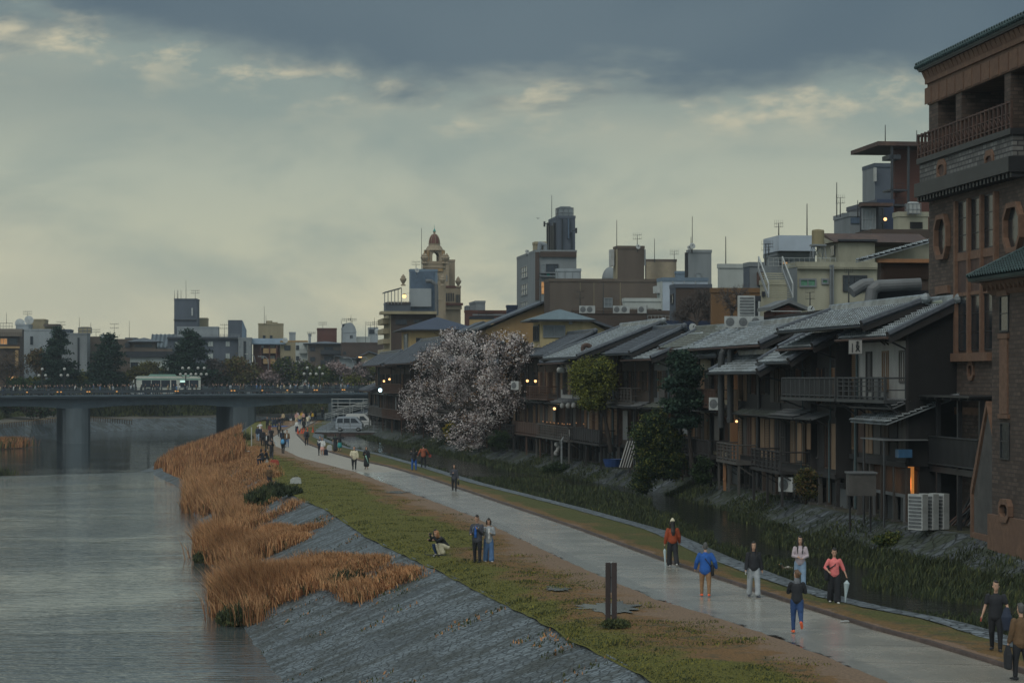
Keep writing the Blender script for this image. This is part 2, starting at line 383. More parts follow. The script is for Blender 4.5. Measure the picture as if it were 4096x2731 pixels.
strip('path_kerb', [lambda y: (PR(y), -.03), lambda y: (PR(y), .09), lambda y: (PR(y)+.13, .09), lambda y: (PR(y)+.13, -.03)], ysteps(42, 405, .005), m_kerb)
def vrow(i):
    t = i/6
    def f(y):
        x = lerp(PR(y)+.12, CE(y)-.35+.06*nz(4, y, 1.4), t); return (x, .02+.03*nz(x, y, .6))
    return f
strip('grass_verge', [vrow(i) for i in range(7)], Y, m_verge, cols=lambda x, y: max(.22, 1.15-(x-PR(y)-.1)/.75*.7)+(.25 if y < 64 else 0))
strip('cobble_edging', [lambda y: (CE(y)-.45+.08*nz(6, y, 1.2), .045), lambda y: (CE(y), .03), lambda y: (CE(y)+.45, 0), lambda y: (CE(y)+.9, -.12), lambda y: (CE(y)+1.3, -.4)], Y, m_cobble)
# --- stone embankment down to the river
def srow(i):
    t = i/10
    def f(y):
        a, b_ = XC(y)+.15, XW(y); x = lerp(a, b_, t*1.12); tt = t*1.12
        z = -.2-2.8*tt if tt > .12 else -.2-2.8*tt*tt/.12*.8-2.8*tt*.2
        return (x, z+.05*nz(x, y, .5))
    return f
strip('stone_embankment', [srow(i) for i in range(11)], ysteps(42, 405, .008), m_slope)
def on_slope(x, y):
    lo, hi = 45.0, 330.0
    def g(Yv):
        s = Yv/F; X = (x-CX)*s; t = (XC(Yv)-X)/(XC(Yv)-XW(Yv)); return CH+(HY-y)*s-(-.2-2.8*t), t, X
    a = g(lo)[0]
    for k in range(300):
        Yv = 45+k; v = g(Yv)[0]
        if v <= 0: break
    return (g(Yv)[2], float(Yv), g(Yv)[1])
# --- water
WL = curve([(-52,246.4),(-35.2,261.8)])
b = MB(); b.add([(-400,20,-3),(8,20,-3),(-3,60,-3),(-16,150,-3),(-24,215,-3),(-30,266.5,-3),(-52,246.4,-3),(-90,211.6,-3),(-400,211.6,-3)], [tuple(range(9))], m_river)
o = structure(b.build('river_water'))
m_foam = mat('foam', (.7, .74, .74), .5, .5, 3, world=True)
b = MB()
ws = [Vector((-90, 211.6, -3)), Vector((-52, 246.4, -3)), Vector((-30, 266.5, -3))]
for i in range(2): 
    p, q = ws[i], ws[i+1]; d_ = Vector((.1, .35, 0)); k = Vector((0, 0, -.6))
    b.add([p+Vector((0,0,.01)), q+Vector((0,0,.01)), q+d_+Vector((0,0,-.02)), p+d_+Vector((0,0,-.02)), q+d_*3+k, p+d_*3+k], [(0,1,2,3),(3,2,4,5)], m_foam)
structure(b.build('weir'))
b = MB(); b.add([(-500,190,-3.5),(-60,190,-3.5),(-30,267,-3.5),(-25,300,-3.5),(-20,620,-3.5),(-500,620,-3.5)], [tuple(range(6))], m_river2); structure(b.build('river_water_below_weir'))
strip('stream_water', [lambda y: (CE(y)+.6, -.2), lambda y: (WT(y)-1.2, -.2)], Y, m_stream)
# --- ledge, retaining wall of the houses
strip('retaining_wall', [lambda y: (WT(y)-2.1+.3*nz(1, y, .2), -.45), lambda y: (WT(y)-1.5+.25*nz(1, y, .3), -.1), lambda y: (WT(y)-.8+.15*nz(1, y, .4), .25), lambda y: (WT(y)-.05, ZB), lambda y: (WT(y)+.4, ZB+.02)], Y, m_wall)
def lr(x): return lambda y: (WT(y)+x, ZB+.02)
strip('city_ground', [lr(.39), lr(4), lr(300)], Y, m_soil)
b = MB(); b.add([(-22,404,3.5),(600,404,3.5),(700,740,3.5),(-22,740,3.5)], [(0,1,2,3)], m_city); structure(b.build('city_ground_beyond_bridge'))
# --- banks beyond the bridge
fb = [(-140,395),(-89,421),(-82.6,476),(-68.6,492),(-55,507),(-36,540),(-20,600)]
m_ivy = mat('ivy', (.11, .12, .035), .9, .5, .9, bump=.5, bscale=1.2, col2=(.10, .095, .03), world=True)
m_walk = mat('bank_walk', (.13, .12, .1), .9, .3, .4, world=True)
def fstrip(name, prof, m):
    vs = []; fs = []; n = len(prof)
    pts = []
    for i in range(len(fb)-1):
        for k in range(14): pts.append((lerp(fb[i][0], fb[i+1][0], k/14), lerp(fb[i][1], fb[i+1][1], k/14)))
    for x, y in pts:
        for dx, z in prof: vs.append((x-dx*.35, y+dx*.95, z+.12*nz(x, y, .3)))
    for j in range(len(pts)-1):
        for i in range(n-1): a = j*n+i; fs.append((a, a+1, a+1+n, a+n))
    me = bpy.data.meshes.new(name); me.from_pydata(vs, [], fs); me.materials.append(m); o = bpy.data.objects.new(name, me); COL.objects.link(o); return structure(o)
fstrip('far_embankment', [(-1,-4.1),(0,-3.5),(4,-1.2)], m_slope)
fstrip('far_promenade', [(4,-1.21),(16,-.9)], m_walk)
fstrip('far_bank_ivy', [(16,-.95),(17,.8),(18.2,2.3),(20,3.4),(22,3.55)], m_ivy)
b = MB(); b.add([(-700,300,3.5),(-170,420,3.5),(-100,445,3.5),(-80,500,3.5),(-62,520,3.5),(-40,560,3.5),(-20,640,3.5),(-20,740,3.5),(-700,740,3.5)], [tuple(range(9))], m_city); structure(b.build('street_ground'))
# ================================================================ reeds and grasses
m_straw = [mat('straw', (.47, .23, .10), .9, .3, 2, world=True), mat('straw_pale', (.60, .33, .16), .9, .3, 2, world=True), mat('straw_dark', (.22, .085, .035), .9, .3, 2, world=True)]
m_gr = [mat('blade_green', (.042, .06, .022), .85, .4, 2, world=True), mat('blade_olive', (.09, .10, .03), .85, .4, 2, world=True), mat('blade_dark', (.025, .038, .014), .85, .4, 2, world=True)]
m_yel = mat('yellow_bloom', (.5, .4, .05), .8, .2, 3)
rng = np.random.default_rng(3)
def blades(name, pts, hs, mats, wid=.035, lean=.35, wind=(.1, 0), probs=None, tips=None):
    """one mesh of bent blades rooted at pts (n,3)"""
    n = len(pts); pts = np.asarray(pts, float); hs = np.asarray(hs, float)
    a = rng.uniform(0, 2*pi, n); dx, dy = np.cos(a), np.sin(a)
    ln = rng.uniform(0, lean, n); la = rng.uniform(0, 2*pi, n); lx, ly = np.cos(la)*ln+wind[0], np.sin(la)*ln+wind[1]
    w2 = wid*rng.uniform(.6, 1.4, n)/2; v = np.zeros((n, 5, 3))
    side = np.stack([dx*w2, dy*w2, np.zeros(n)], 1)
    v[:, 0] = pts-side; v[:, 1] = pts+side
    mid = pts+np.stack([lx*hs*.35, ly*hs*.35, hs*.6], 1)
    v[:, 2] = mid+side*.8; v[:, 3] = mid-side*.8; v[:, 4] = pts+np.stack([lx*hs, ly*hs, hs], 1)
    me = bpy.data.meshes.new(name); me.vertices.add(5*n); me.vertices.foreach_set('co', v.reshape(-1))
    base = (np.arange(n)*5)[:, None]
    lp = np.concatenate([base+np.array([0, 1, 2, 3]), base+np.array([3, 2, 4])], 1).reshape(-1)
    me.loops.add(7*n); me.loops.foreach_set('vertex_index', lp.astype(np.int32))
    me.polygons.add(2*n); st = np.stack([np.arange(n)*7, np.arange(n)*7+4], 1).reshape(-1); me.polygons.foreach_set('loop_start', st.astype(np.int32))
    for m in mats: me.materials.append(m)
    mi = np.repeat(rng.choice(len(mats), n, p=probs), 2)
    if tips is not None: mi[1::2] = np.where(rng.random(n) < .6, tips, mi[1::2])
    me.polygons.foreach_set('material_index', mi.astype(np.int32))
    me.update(calc_edges=True); me.validate()
    o = bpy.data.objects.new(name, me); COL.objects.link(o); return o
def inpoly(x, y, P):
    c = False; j = len(P)-1
    for i in range(len(P)):
        if (P[i][1] > y) != (P[j][1] > y) and x < (P[j][0]-P[i][0])*(y-P[i][1])/(P[j][1]-P[i][1])+P[i][0]: c = not c
        j = i
    return c
def patch_pts(zp, n, zfun=None):
    """zp: outline of the rooted area in pixels of one enlargement (700,1900,/1.68); uniform points over the slope inside it"""
    Q = []
    for x, y in zp: X, Yv, t = on_slope(700+x/1.68, 1900+y/1.68); Q.append((X, Yv))
    x0, x1 = min(q[0] for q in Q), max(q[0] for q in Q); y0, y1 = min(q[1] for q in Q), max(q[1] for q in Q)
    out = []
    while len(out) < n:
        x, y = random.uniform(x0, x1), random.uniform(y0, y1)
        if inpoly(x, y, Q):
            t = (XC(y)-x)/(XC(y)-XW(y)); z = max(-3.0, -.2-2.8*t)
            if nz(x, y, .45)+.5*nz(x, y, 1.3)+.12 > random.random()*.6: out.append((x+random.gauss(0, .3), y+random.gauss(0, .7), z-.03, t))
    return out
def reed_patch(label, zp, n, h, green=.1):
    P = patch_pts(zp, int(n*1.4)); pts = [(p[0], p[1], p[2]) for p in P]
    hs = [h*(.12+.88*min(1, max(.1, p[3]*1.5-.3)))*random.uniform(.6, 1.15)*(1+1.0*nz(p[0], p[1], .45)) for p in P]
    tag(blades('dry_reeds', pts, hs, m_straw+m_gr[:1], wid=.034, lean=.6, wind=(-.12, -.05), probs=[.34, .2, .44-green, green+.02], tips=1), label, 'reeds', None, 'stuff')
reed_patch('orange dry reeds on the stone slope nearest the camera', [(360,1010),(520,1000),(700,910),(980,740),(1090,770),(1240,850),(1440,760),(1620,675),(1400,600),(1100,560),(760,700),(330,830)], 42000, 1.35)
reed_patch('orange dry reeds at the water edge, second patch from the camera', [(140,610),(300,600),(420,640),(640,540),(860,440),(1020,330),(800,380),(650,420),(470,480),(240,500)], 26000, 1.3)
reed_patch('tall tan reeds running along the river toward the bridge', [(80,290),(170,300),(300,240),(330,450),(600,340),(840,200),(700,150),(640,60),(690,0),(600,-120),(560,-180),(300,-180),(110,-60)], 42000, 1.35)
pts = []; hs = []
while len(pts) < 30000:
    y = random.uniform(225, 330); x = random.uniform(max(XW(y), -38.5 if y < 285 else -42)-.5, XC(y)-.5)
    t = (XC(y)-x)/(XC(y)-XW(y)); z = max(-3.4, -.2-2.8*t)
    if y > 262 or x > XW(y)+1: pts.append((x, y, z)); hs.append(random.uniform(.5, 1.5)*(1+.4*nz(x, y, .2)))
tag(blades('dry_reeds', pts, hs, m_straw+m_gr[:1], wid=.08, lean=.35, probs=[.4, .2, .33, .07]), 'far orange reeds on the spit beside the weir', 'reeds', None, 'stuff')
pts = [(random.gauss(0, 1), random.gauss(0, 1)) for i in range(5000)]
g = G(60, 1790, -3.5); tag(blades('dry_reeds', [(g.x-1.5+1.3*a, g.y+3*b_, -3.4) for a, b_ in pts], [random.uniform(.6, 1.7) for _ in pts], m_straw[:1]+m_straw[2:]+m_gr[:2], wid=.14, probs=[.4, .3, .15, .15]), 'orange reed clump at the far left of the river before the bridge pier', 'reeds', None, 'stuff')
g = G(10, 1893, -3.2); tag(blades('grass_tuft', [(g.x-2.5+1.6*a, g.y+2*b_, -3.4) for a, b_ in pts[:1500]], [random.uniform(.3, .9) for _ in range(1500)], m_gr, wid=.1), 'green tuft on the weir at the left picture edge', 'grass', None, 'stuff')
# short grass on the lawn and the verge
pts = []; hs = []; P2 = []; H2 = []
while len(pts) < 90000:
    y = 50*(5.2)**random.random(); x = random.uniform(XC(y)+.05, PL(y)-.3)
    k = 1-min(1, lawn_wear(x, y)); kk = k+1.2*nz(x, y, .3)+.1
    if random.random() < kk:
        pts.append((x, y, lawn_z(x, y)-.02)); hs.append(random.uniform(.015, .05)*(1+1.2*max(0, nz(x, y, .9, 5)*2))*(1.3 if x-XC(y) < 1 else 1))
tag(blades('lawn_grass', pts, hs, [m_gr[0], m_gr[1], mat('blade_lime', (.23, .21, .04), .85, .3, 2, world=True)], wid=.035, lean=.6, probs=[.3, .35, .35]), 'short green grass on the strip between the wet path and the stone slope', 'grass', None, 'stuff')
def weedy(name, label, fn, n, h0, h1, mats=None, wid=.05, probs=None):
    pts = []; hs = []
    while len(pts) < n:
        p = fn()
        if p: pts.append(p[:3]); hs.append(random.uniform(h0, h1)*(p[3] if len(p) > 3 else 1))
    return tag(blades(name, pts, hs, mats or m_gr, wid=wid, lean=.7, probs=probs), label, 'weeds', None, 'stuff')
def stream_weed():
    y = 52*(6)**random.random(); a, b_ = CE(y)+.9, WT(y)-1.5; t = random.random(); x = lerp(a, b_, t)
    # the stream runs open as a winding channel; weeds fill the rest
    ch = .55+.28*sin(y*.045+1)+.15*nz(2, y, .08)*2; w_ = .15+.10*nz(7, y, .1)*2
    if y < 74: ch, w_ = 2, 0
    if y > 175 : ch = .35; w_ = .3
    if abs(t-ch) < w_: return None
    return (x, y, -.25, .5+1.3*max(0, .45+nz(x, y, .35)))
weedy('stream_weeds', 'green weeds and grass growing in the shallow stream below the stone wall', stream_weed, 60000, .07, .3, probs=[.35, .2, .45])
def wall_weed():
    y = 52*(6.2)**random.random(); t = random.random(); x = lerp(WT(y)-2.1, WT(y)+.3, t); z = lerp(-.3, ZB, min(1, t*1.1))
    if nz(x*.3, y, .12, 8)+.12 < random.random()*.6: return None
    return (x-.05, y, z-.05, .5+nz(x, y, .4))
weedy('wall_weeds', 'weeds hanging over the stone retaining wall under the wooden houses', wall_weed, 26000, .1, .4, probs=[.35, .2, .45])
def ivy_bits():
    x = random.uniform(-150, -25); f_ = curve([(p[1], p[0]) for p in fb]); 
    y = f_(x)+random.uniform(14, 20); z = -.8+(y-f_(x)-15)*1.0
    return (x-6, y, z)
weedy('ivy_leaves', 'ivy and bushes over the far bank wall seen under the bridge', ivy_bits, 14000, .4, 1.3, wid=.4, mats=[m_gr[1], mat('ivy_leaf', (.16,.17,.045), .85, .3, 2), m_gr[0]], probs=[.4, .4, .2])
def embank_weed():
    y = 60*(2.2)**random.random(); t = random.random()
    x = lerp(XC(y), XW(y), t)
    if nz(x*.5, y, .7, 2) < .33: return None
    return (x, y, -.25-2.8*t)
weedy('slope_weeds', 'sparse tufts in the joints of the stone embankment', embank_weed, 1600, .04, .14, mats=[m_gr[1], m_straw[0], m_gr[0]])
# small dark shrubs on the slope
def shrub(label, px, py, r, n, mats, slope=True, h=None, cat='bush', z=None, name='bush'):
    if slope: X, Yv, t = on_slope(px, py); z = -.2-2.8*t
    else: g = G(px, py, z or 0); X, Yv, z = g.x, g.y, g.z
    h = h or r*.9; pts = []
    for _ in range(n):
        a = random.uniform(0, 2*pi); q = r*sqrt(random.random()); pts.append((X+q*cos(a), Yv+q*sin(a), z+random.random()*h*.5))
    return tag(blades(name, pts, [random.uniform(.3, 1)*h*.75*max(.2, 1.1-.8*((p_[0]-X)**2+(p_[1]-Yv)**2)/r/r) for p_ in pts], mats, wid=.07, lean=.9), label, cat)
def z5(x, y): return (700+x/1.68, 1900+y/1.68)
shrub('dark green bush in the near reeds below the mossy stone crest', *z5(1165,770), .8, 900, [m_gr[0], m_gr[2], m_straw[1]])
shrub('dark green bush beside the tall tan reeds, below the two round tufts', *z5(600,200), 1.3, 1600, m_gr)
shrub('round dark green tuft nearest the hidden person in the reeds', *z5(665,130), .9, 900, [m_gr[2], m_gr[0]])
shrub('low dark green tuft at the lawn edge right of the round tuft', *z5(760,150), .9, 700, [m_gr[0], m_gr[2]])
shrub('green grass clump at the waterline of the nearest reeds', *z5(440,1020), 1.0, 1200, m_gr)
shrub('green sedge at the foot of the reeds on the left waterline', *z5(230,600), .9, 900, m_gr)
shrub('dark grass tuft at the foot of the signboard', 2462, 2508, .42, 500, [m_gr[0], m_gr[1]], slope=False, h=.26)
shrub('dark green bush beside the white marker post on the lawn', 950+85/3.484, 1600+560/3.484, 1.2, 500, m_gr, slope=False, h=1.0)
# ================================================================ BUILDINGS: common parts
def at(x, s):                       # ground point on a sight column at depth s
    return ((x-CX)*s, F*s)
class Bld:
    """local frame: x inland (to the right), y along the river away from the camera, z up from the base"""
    def __init__(b, name, label, N0, theta, zb, cat='building', group=None, kind='thing'):
        b.N, b.th, b.zb = N0, theta, zb
        b.u = (-sin(theta), cos(theta)); b.v = (cos(theta), sin(theta))
        b.root = thing(name, label, cat, (N0[0], N0[1], zb), theta, group)
    def along(b, d, x, o=(0, 0)):
        nx, ny = b.N[0]+o[0], b.N[1]+o[1]; a = x-CX
        t = (a*ny-F*nx)/(F*d[0]-a*d[1]); return t, (ny+t*d[1])/F
    def lp(b, x, y=None, dx=0.0):    # pixel -> (y_local, z_local) on the river face (moved inland by dx)
        t, s = b.along(b.u, x, (b.v[0]*dx, b.v[1]*dx)); return t, (CH+(HY-(y or 0))*s-b.zb)
    def fp(b, x, y=None, dy=0.0):    # pixel -> (x_local, z_local) on the face toward the camera
        t, s = b.along(b.v, x, (b.u[0]*dy, b.u[1]*dy)); return t, (CH+(HY-(y or 0))*s-b.zb)
    def fb(b, mb, face, a0, a1, z0, z1, d0, d1, m):
        """box on a face, from depth d0 to d1 outwards"""
        if face == 'L': mb.box((-d1, a0, z0), (-d0, a1, z1), m)
        else: mb.box((a0, -d1, z0), (a1, -d0, z1), m)
    def P(b, name, mb, parent=None, smooth=False): return mb.build(name, parent or b.root, smooth=smooth)
def winL(b, face, a0, a1, z0, z1, fm, pm, nx=2, ny=1, d=.05, fw=.06, off=0.0, bw=.035, name='window', lit=None):
    a0, a1 = min(a0, a1), max(a0, a1); z0, z1 = min(z0, z1), max(z0, z1)
    m = MB(); f = lambda *q: b.fb(m, face, *q)
    f(a0, a0+fw, z0, z1, off, off+d, fm); f(a1-fw, a1, z0, z1, off, off+d, fm); f(a0+fw, a1-fw, z0, z0+fw, off, off+d, fm); f(a0+fw, a1-fw, z1-fw, z1, off, off+d, fm)
    for i in range(1, nx): c = lerp(a0, a1, i/nx); f(c-bw/2, c+bw/2, z0+fw, z1-fw, off+.005, off+d-.004, fm)
    for i in range(1, ny): c = lerp(z0, z1, i/ny); f(a0+fw, a1-fw, c-bw/2, c+bw/2, off+.005, off+d-.008, fm)
    w_ = b.P(name, m)
    p = MB(); b.fb(p, face, a0+fw*.5, a1-fw*.5, z0+fw*.5, z1-fw*.5, off+.0, off+.012, pm)
    b.P('pane', p, w_); return w_
def wpx(b, face, x0, y0, x1, y1, fm, pm, **k):
    g = b.lp if face == 'L' else b.fp
    a0, za = g(x0, y0); a1, zb_ = g(x1, y1); a2, zc = g(x0, y1)
    return winL(b, face, a0, a1, zb_ if abs(a1-a0) < .01 else (zb_+zc)/2, (za+g(x1, y0)[1])/2, fm, pm, **k)
def tiles(mb, A, B, U, m, pitch=.3, row=.28, amp=.045, th=.05):
    """pantiled slope: eave from A to B, U the full vector up the slope"""
    A, B, U = Vector(A), Vector(B), Vector(U); W_ = B-A; L_, H_ = W_.length, U.length
    w_ = W_.normalized(); u = U.normalized(); n = w_.cross(u).normalized()
    if n.z < 0: n = -n
    nc = max(2, int(L_/pitch)); nr = max(1, int(H_/row)); prof = [(0, .35), (.18, 1), (.36, .35), (.5, -.1), (.75, -.35)]
    xs = []
    for i in range(nc):
        for p, a in prof: xs.append(((i+p)/nc*L_, a*amp))
    xs.append((L_, .35*amp)); k = len(xs); vs = []; fs = []
    for r in range(nr):
        for e, lift in ((0, .035), (1, .0)):
            for x, a in xs: vs.append(A+w_*x+u*((r+e*1.0)/nr*H_)+n*(a*1.6+lift*2.2+.02))
    for r in range(nr):
        a0 = 2*r*k
        for i in range(k-1): fs.append((a0+i, a0+i+1, a0+k+i+1, a0+k+i))
        if r < nr-1:
            for i in range(k-1): fs.append((a0+k+i, a0+k+i+1, a0+2*k+i+1, a0+2*k+i))
    gap = [q for q in range(len(fs))]; k0 = len(mb.f); mb.add(vs, fs, m); dk_ = mb.mi(m_gap_shade); f0 = 0
    for r in range(nr):
        f0 += k-1
        if r < nr-1:
            for i in range(k-1):
                if i % 5 in (0, 1): mb.m[k0+f0+i] = dk_  # risers of the humps painted black as the shadow under each tile
            f0 += k-1
    # slab under the tiles
    q = [A-n*th, B-n*th, B+U-n*th, A+U-n*th, A+n*.01, B+n*.01, B+U+n*.01, A+U+n*.01]
    mb.add(q, [(0,1,2,3),(4,7,6,5),(0,4,5,1),(1,5,6,2),(2,6,7,3),(3,7,4,0)], m)
m_gap_shade = mat('tile_gap_shade', (.008, .009, .012), .9, .2, 3)
m_tile = mat('grey_tile', (.27, .31, .34), .34, .3, 6, bump=.01, col2=(.12, .13, .13), rvar=.3, mask=(.4, .6))
m_tile2 = mat('old_tile', (.15, .165, .15), .45, .35, 6, bump=.01, col2=(.10, .105, .09), rvar=.3, mask=(.4, .6))
m_tiled = mat('dark_tile', (.085, .1, .125), .42, .3, 6, bump=.01, rvar=.3)
m_gtile = mat('green_tile', (.028, .058, .06), .4, .35, 5, bump=.01, col2=(.02, .04, .045), rvar=.3)
m_glass = mat('window_glass', (.022, .028, .034), .18, .3, .8, spec=.28)
m_glassb = mat('window_glass_pale', (.17, .19, .2), .25, .3, .8)
m_curt = mat('curtain', (.19, .18, .155), .8, .25, 4)
m_lit = mat('lit_room', (.9, .42, .16), .8, .6, 3, emit=.3)
m_litd = mat('dim_lit_room', (.42, .2, .09), .8, .7, 3, emit=.06)
m_lamp = mat('lamp_glow', (1, .55, .22), .5, .05, 3, emit=2.2)
m_white = mat('white_metal', (.40, .43, .44), .5, .2, 2, bump=.002, col2=(.3, .3, .28))
m_black = mat('black_metal', (.022, .024, .028), .5, .3, 3)
m_steel = mat('galvanised_steel', (.25, .27, .28), .45, .3, 3, metal=.4)
m_rust = mat('rusty_metal', (.085, .048, .036), .7, .4, 3, col2=(.05, .03, .03))
def plain(n, c, r=.8, v=.2, sc=1.5, st=(1, 1, .35), **k): return mat(n, c, r, v, sc, stretch=st, **k)
def aerial(label, x, y0, y1, s, kind='rod', group=None, z=None):
    """rod, yagi aerial or mast on a roof; y1 is its foot"""
    p = W(x, y1, s); h = (y1-y0)*s; r = thing('antenna', label, 'antenna', p, 0, group)
    m = MB(); m.bar((0,0,-.05), (0,0,h), max(.05, s*1.1), m_black, 5, max(.03, s*.5)); m.build('mast', r)
    if kind == 'yagi':
        for k in range(2):
            e = MB(); zz = h*(.97-.28*k); a = .8*s*20/.5*.5
            e.bar((-a, 0, zz), (a, 0, zz+.05), s*.6, m_black, 4)
            for j in range(5): t = -a+2*a*j/4; e.bar((t, -.5, zz), (t, .5, zz), s*.45, m_black, 4); e.bar((t, 0, zz-.0), (t, 0, zz+.28), s*.45, m_black, 4)
            e.build('aerial_array', r)
    return r
def dish(label, x, y, s, r=.5, rz=0, group='satellite dishes on the roofs'):
    p = W(x, y, s); o = thing('satellite_dish', label, 'satellite dish', (p.x, p.y, p.z-r-.3), rz, group)
    m = MB(); m.lathe((0, 0, 0), [(r*k/5, (k/5)**2*r*.35) for k in range(6)], m_white, 14)
    d = m.build('reflector', o); d.location = (0, 0, r+.3); d.rotation_euler = (R(75), 0, R(20))
    m = MB(); m.bar((0, 0, 0), (0, 0, r+.3), .05, m_black); m.bar((0, 0, r+.3), (.1, -r*.9, r+.5), .03, m_black); m.build('bracket', o); return o
m_fan = mat('fan_grille', (.13, .14, .15), .6, .3, 4)
def ac_unit(label, loc, rz=0, group='air conditioning units on the houses', sc=1.0, tall=False):
    o = thing('air_conditioner', label, 'air conditioner', loc, rz, group); h = 1.5 if tall else .75
    m = MB(); m.box((-.42*sc, -.16*sc, .03), (.42*sc, .16*sc, h*sc), m_white)
    for k in (-.3, .3): m.box((k*sc-.04, -.18*sc, 0), (k*sc+.04, .18*sc, .03), m_black)
    m.build('casing', o)
    if tall:
        for j in range(9): g = MB(); g.box((-.36*sc, -.185*sc, (.12+j*.15)*sc), (.36*sc, -.161*sc, (.21+j*.15)*sc), m_fan); g.build('louvre', o)
    for j in range(0 if tall else 1):
        g = MB(); c = (-.1*sc, -.165*sc, (.38+.72*j)*sc); n = 16
        vs = [(c[0]+.27*sc*cos(2*pi*i/n), c[1]-.012, c[2]+.27*sc*sin(2*pi*i/n)) for i in range(n)]
        g.add(vs+[(v[0], c[1]+.01, v[2]) for v in vs], [tuple(range(n))]+[(i, (i+1) % n, n+(i+1) % n, n+i) for i in range(n)], m_fan)
        g.build('fan_grille', o)
    return o
# ================================================================ the brick hall on the right
m_brick = mat('brown_brick', (.095, .068, .055), .85, .42, 7, kind='brick', col2=(.05, .04, .035), bump=.02, bw=(.42, .16, .018))
m_brickd = mat('grey_brick', (.17, .17, .165), .8, .5, 7, kind='brick', col2=(.03, .03, .035), bump=.03, bw=(.5, .2, .03))
m_terra = mat('terracotta', (.165, .095, .062), .8, .25, 4, bump=.01, col2=(.14, .08, .055))
m_stucco = mat('grey_stucco', (.10, .095, .09), .9, .3, 2, col2=(.05, .05, .05))
bh = Bld('brick_hall', 'tall brown brick hall with green tiled roof and long hexagonal windows at the right edge', (21.1, 85.0), math.atan(1.41/13.8), ZB)
Z = lambda z: z-ZB
La = bh.lp(3716)[0]
fl = bh.lp(3720, 640)[1]; fr0 = bh.lp(3760, 405)[1]; topz = bh.lp(3712, 290)[1]
m = MB()
zb2 = fl-.2
m.box((0, 0, 0), (14, La, zb2), m_brick)                                 # body below the loggia
m.box((2.0, 0, zb2), (14, La, fr0), m_brick)                              # back wall of the loggia
for xa, xb in ((3716, 3752), (3823, 3846), (4018, 4042), (4300, 4330)):
    a0, a1 = bh.lp(xa)[0], bh.lp(xb)[0]; m.box((.0, min(a0, a1), zb2), (1.99, max(a0, a1), fr0), m_brick)
m.box((0, 0, fr0), (14, La, fr0+.02), m_brick)
bh.P('wall', m)
m = MB(); m.box((-.06, 0, fr0+.021), (14, La+.05, fr0+.95), m_terra)
for k in range(18): y = La-.6-k*1.25; m.box((-.09, y, fr0+.08), (-.061, y+1.0, fr0+.8), m_terra)
m.box((-.16, 0, fr0+.951), (14, La+.12, fr0+1.15), m_terra)
# flaring cove of terracotta panels under the eave
e = topz-fr0-1.15
m.add([(-.16, 0, fr0+1.151), (-.16, La+.12, fr0+1.151), (-.3, La+.2, topz), (-.3, 0, topz), (14, 0, fr0+1.151), (14, La+.12, fr0+1.151), (14, La+.2, topz), (14, 0, topz)],
      [(0,1,2,3), (0,3,7,4), (1,5,6,2), (4,7,6,5)], m_terra)
for k in range(40):
    y = La-.1-k*.62; m.add([(-.18, y, fr0+1.17), (-.18, y-.09, fr0+1.17), (-.34, y-.09, topz-.02), (-.34, y, topz-.02), (-.1, y, fr0+1.17), (-.1, y-.09, fr0+1.17), (-.26, y-.09, topz-.02), (-.26, y, topz-.02)], [(0,1,2,3),(4,7,6,5),(0,3,7,4),(1,5,6,2),(0,4,5,1),(3,2,6,7)], m_terra)
bh.P('cornice', m)
m = MB(); tiles(m, (-.5, -2, topz+.22), (-.5, La+.35, topz+.22), (4.0, 0, 1.5), m_gtile, .34, .32, .07, .16)
m.box((-.42, -2, topz+.002), (3, La+.25, topz+.12), m_black)
for k in range(70): y = La+.3-k*.34; m.ball((-.52, y, topz+.22), .1, m_gtile, 6, 4)
m.bar((-.5, La+.35, topz+.3), (3.5, La+.35, topz+1.8), .13, m_gtile); bh.P('roof', m)
# recessed windows of the loggia
for (x0, y0, x1, y1, nx) in ((3780, 420, 3822, 560, 2), (3868, 365, 4016, 545, 3), (4068, 330, 4200, 520, 3)):
    a0, z0 = bh.lp(x0, y0, 1.98); a1, z1 = bh.lp(x1, y1, 1.98)
    winL(bh, 'L', a0, a1, fl+.3, fr0-.35, m_steel, m_glass, nx=nx, ny=2, off=-1.99, d=.06, fw=.05)
# balcony
m = MB(); bz1 = fl; bz0 = bh.lp(3700, 765)[1]; y1b = La-.25; y0b = bh.lp(4100)[0]
m.box((-.5, y0b, bz0+.25), (0, y1b, bz1-.22), m_brickd); bh_bal = bh.P('balcony', m)
m = MB(); m.box((-.62, y0b-.1, bz1-.219), (-.0, y1b+.12, bz1+.02), m_black); m.box((-.7, y0b-.1, bz0-.35), (-.001, y1b+.2, bz0+.249), m_black)
for k in range(28): m.box((-.55, y0b+k*.5, bz0-.55), (-.0, y0b+k*.5+.22, bz0-.351), m_black)
bh.P('moulding', m, bh_bal)
m = MB()
for zz, r_ in ((1.05, .05), (.62, .035), (.2, .04)): m.bar((-.55, y0b, bz1+zz), (-.55, y1b, bz1+zz), r_, m_rust, 6)
for k in range(25):
    y = lerp(y0b, y1b, k/24); m.box((-.6, y-.05, bz1+.021), (-.5, y+.05, bz1+1.12), m_rust)
    if k < 24: y2 = lerp(y0b, y1b, (k+1)/24); m.bar((-.55, y, bz1+.62), (-.55, y2, bz1+.2), .025, m_rust, 4); m.bar((-.55, y2, bz1+.62), (-.55, y, bz1+.2), .025, m_rust, 4)
m.bar((-.55, y1b, bz1+1.05), (0, y1b, bz1+1.05), .05, m_rust, 6); bh.P('railing', m, bh_bal)
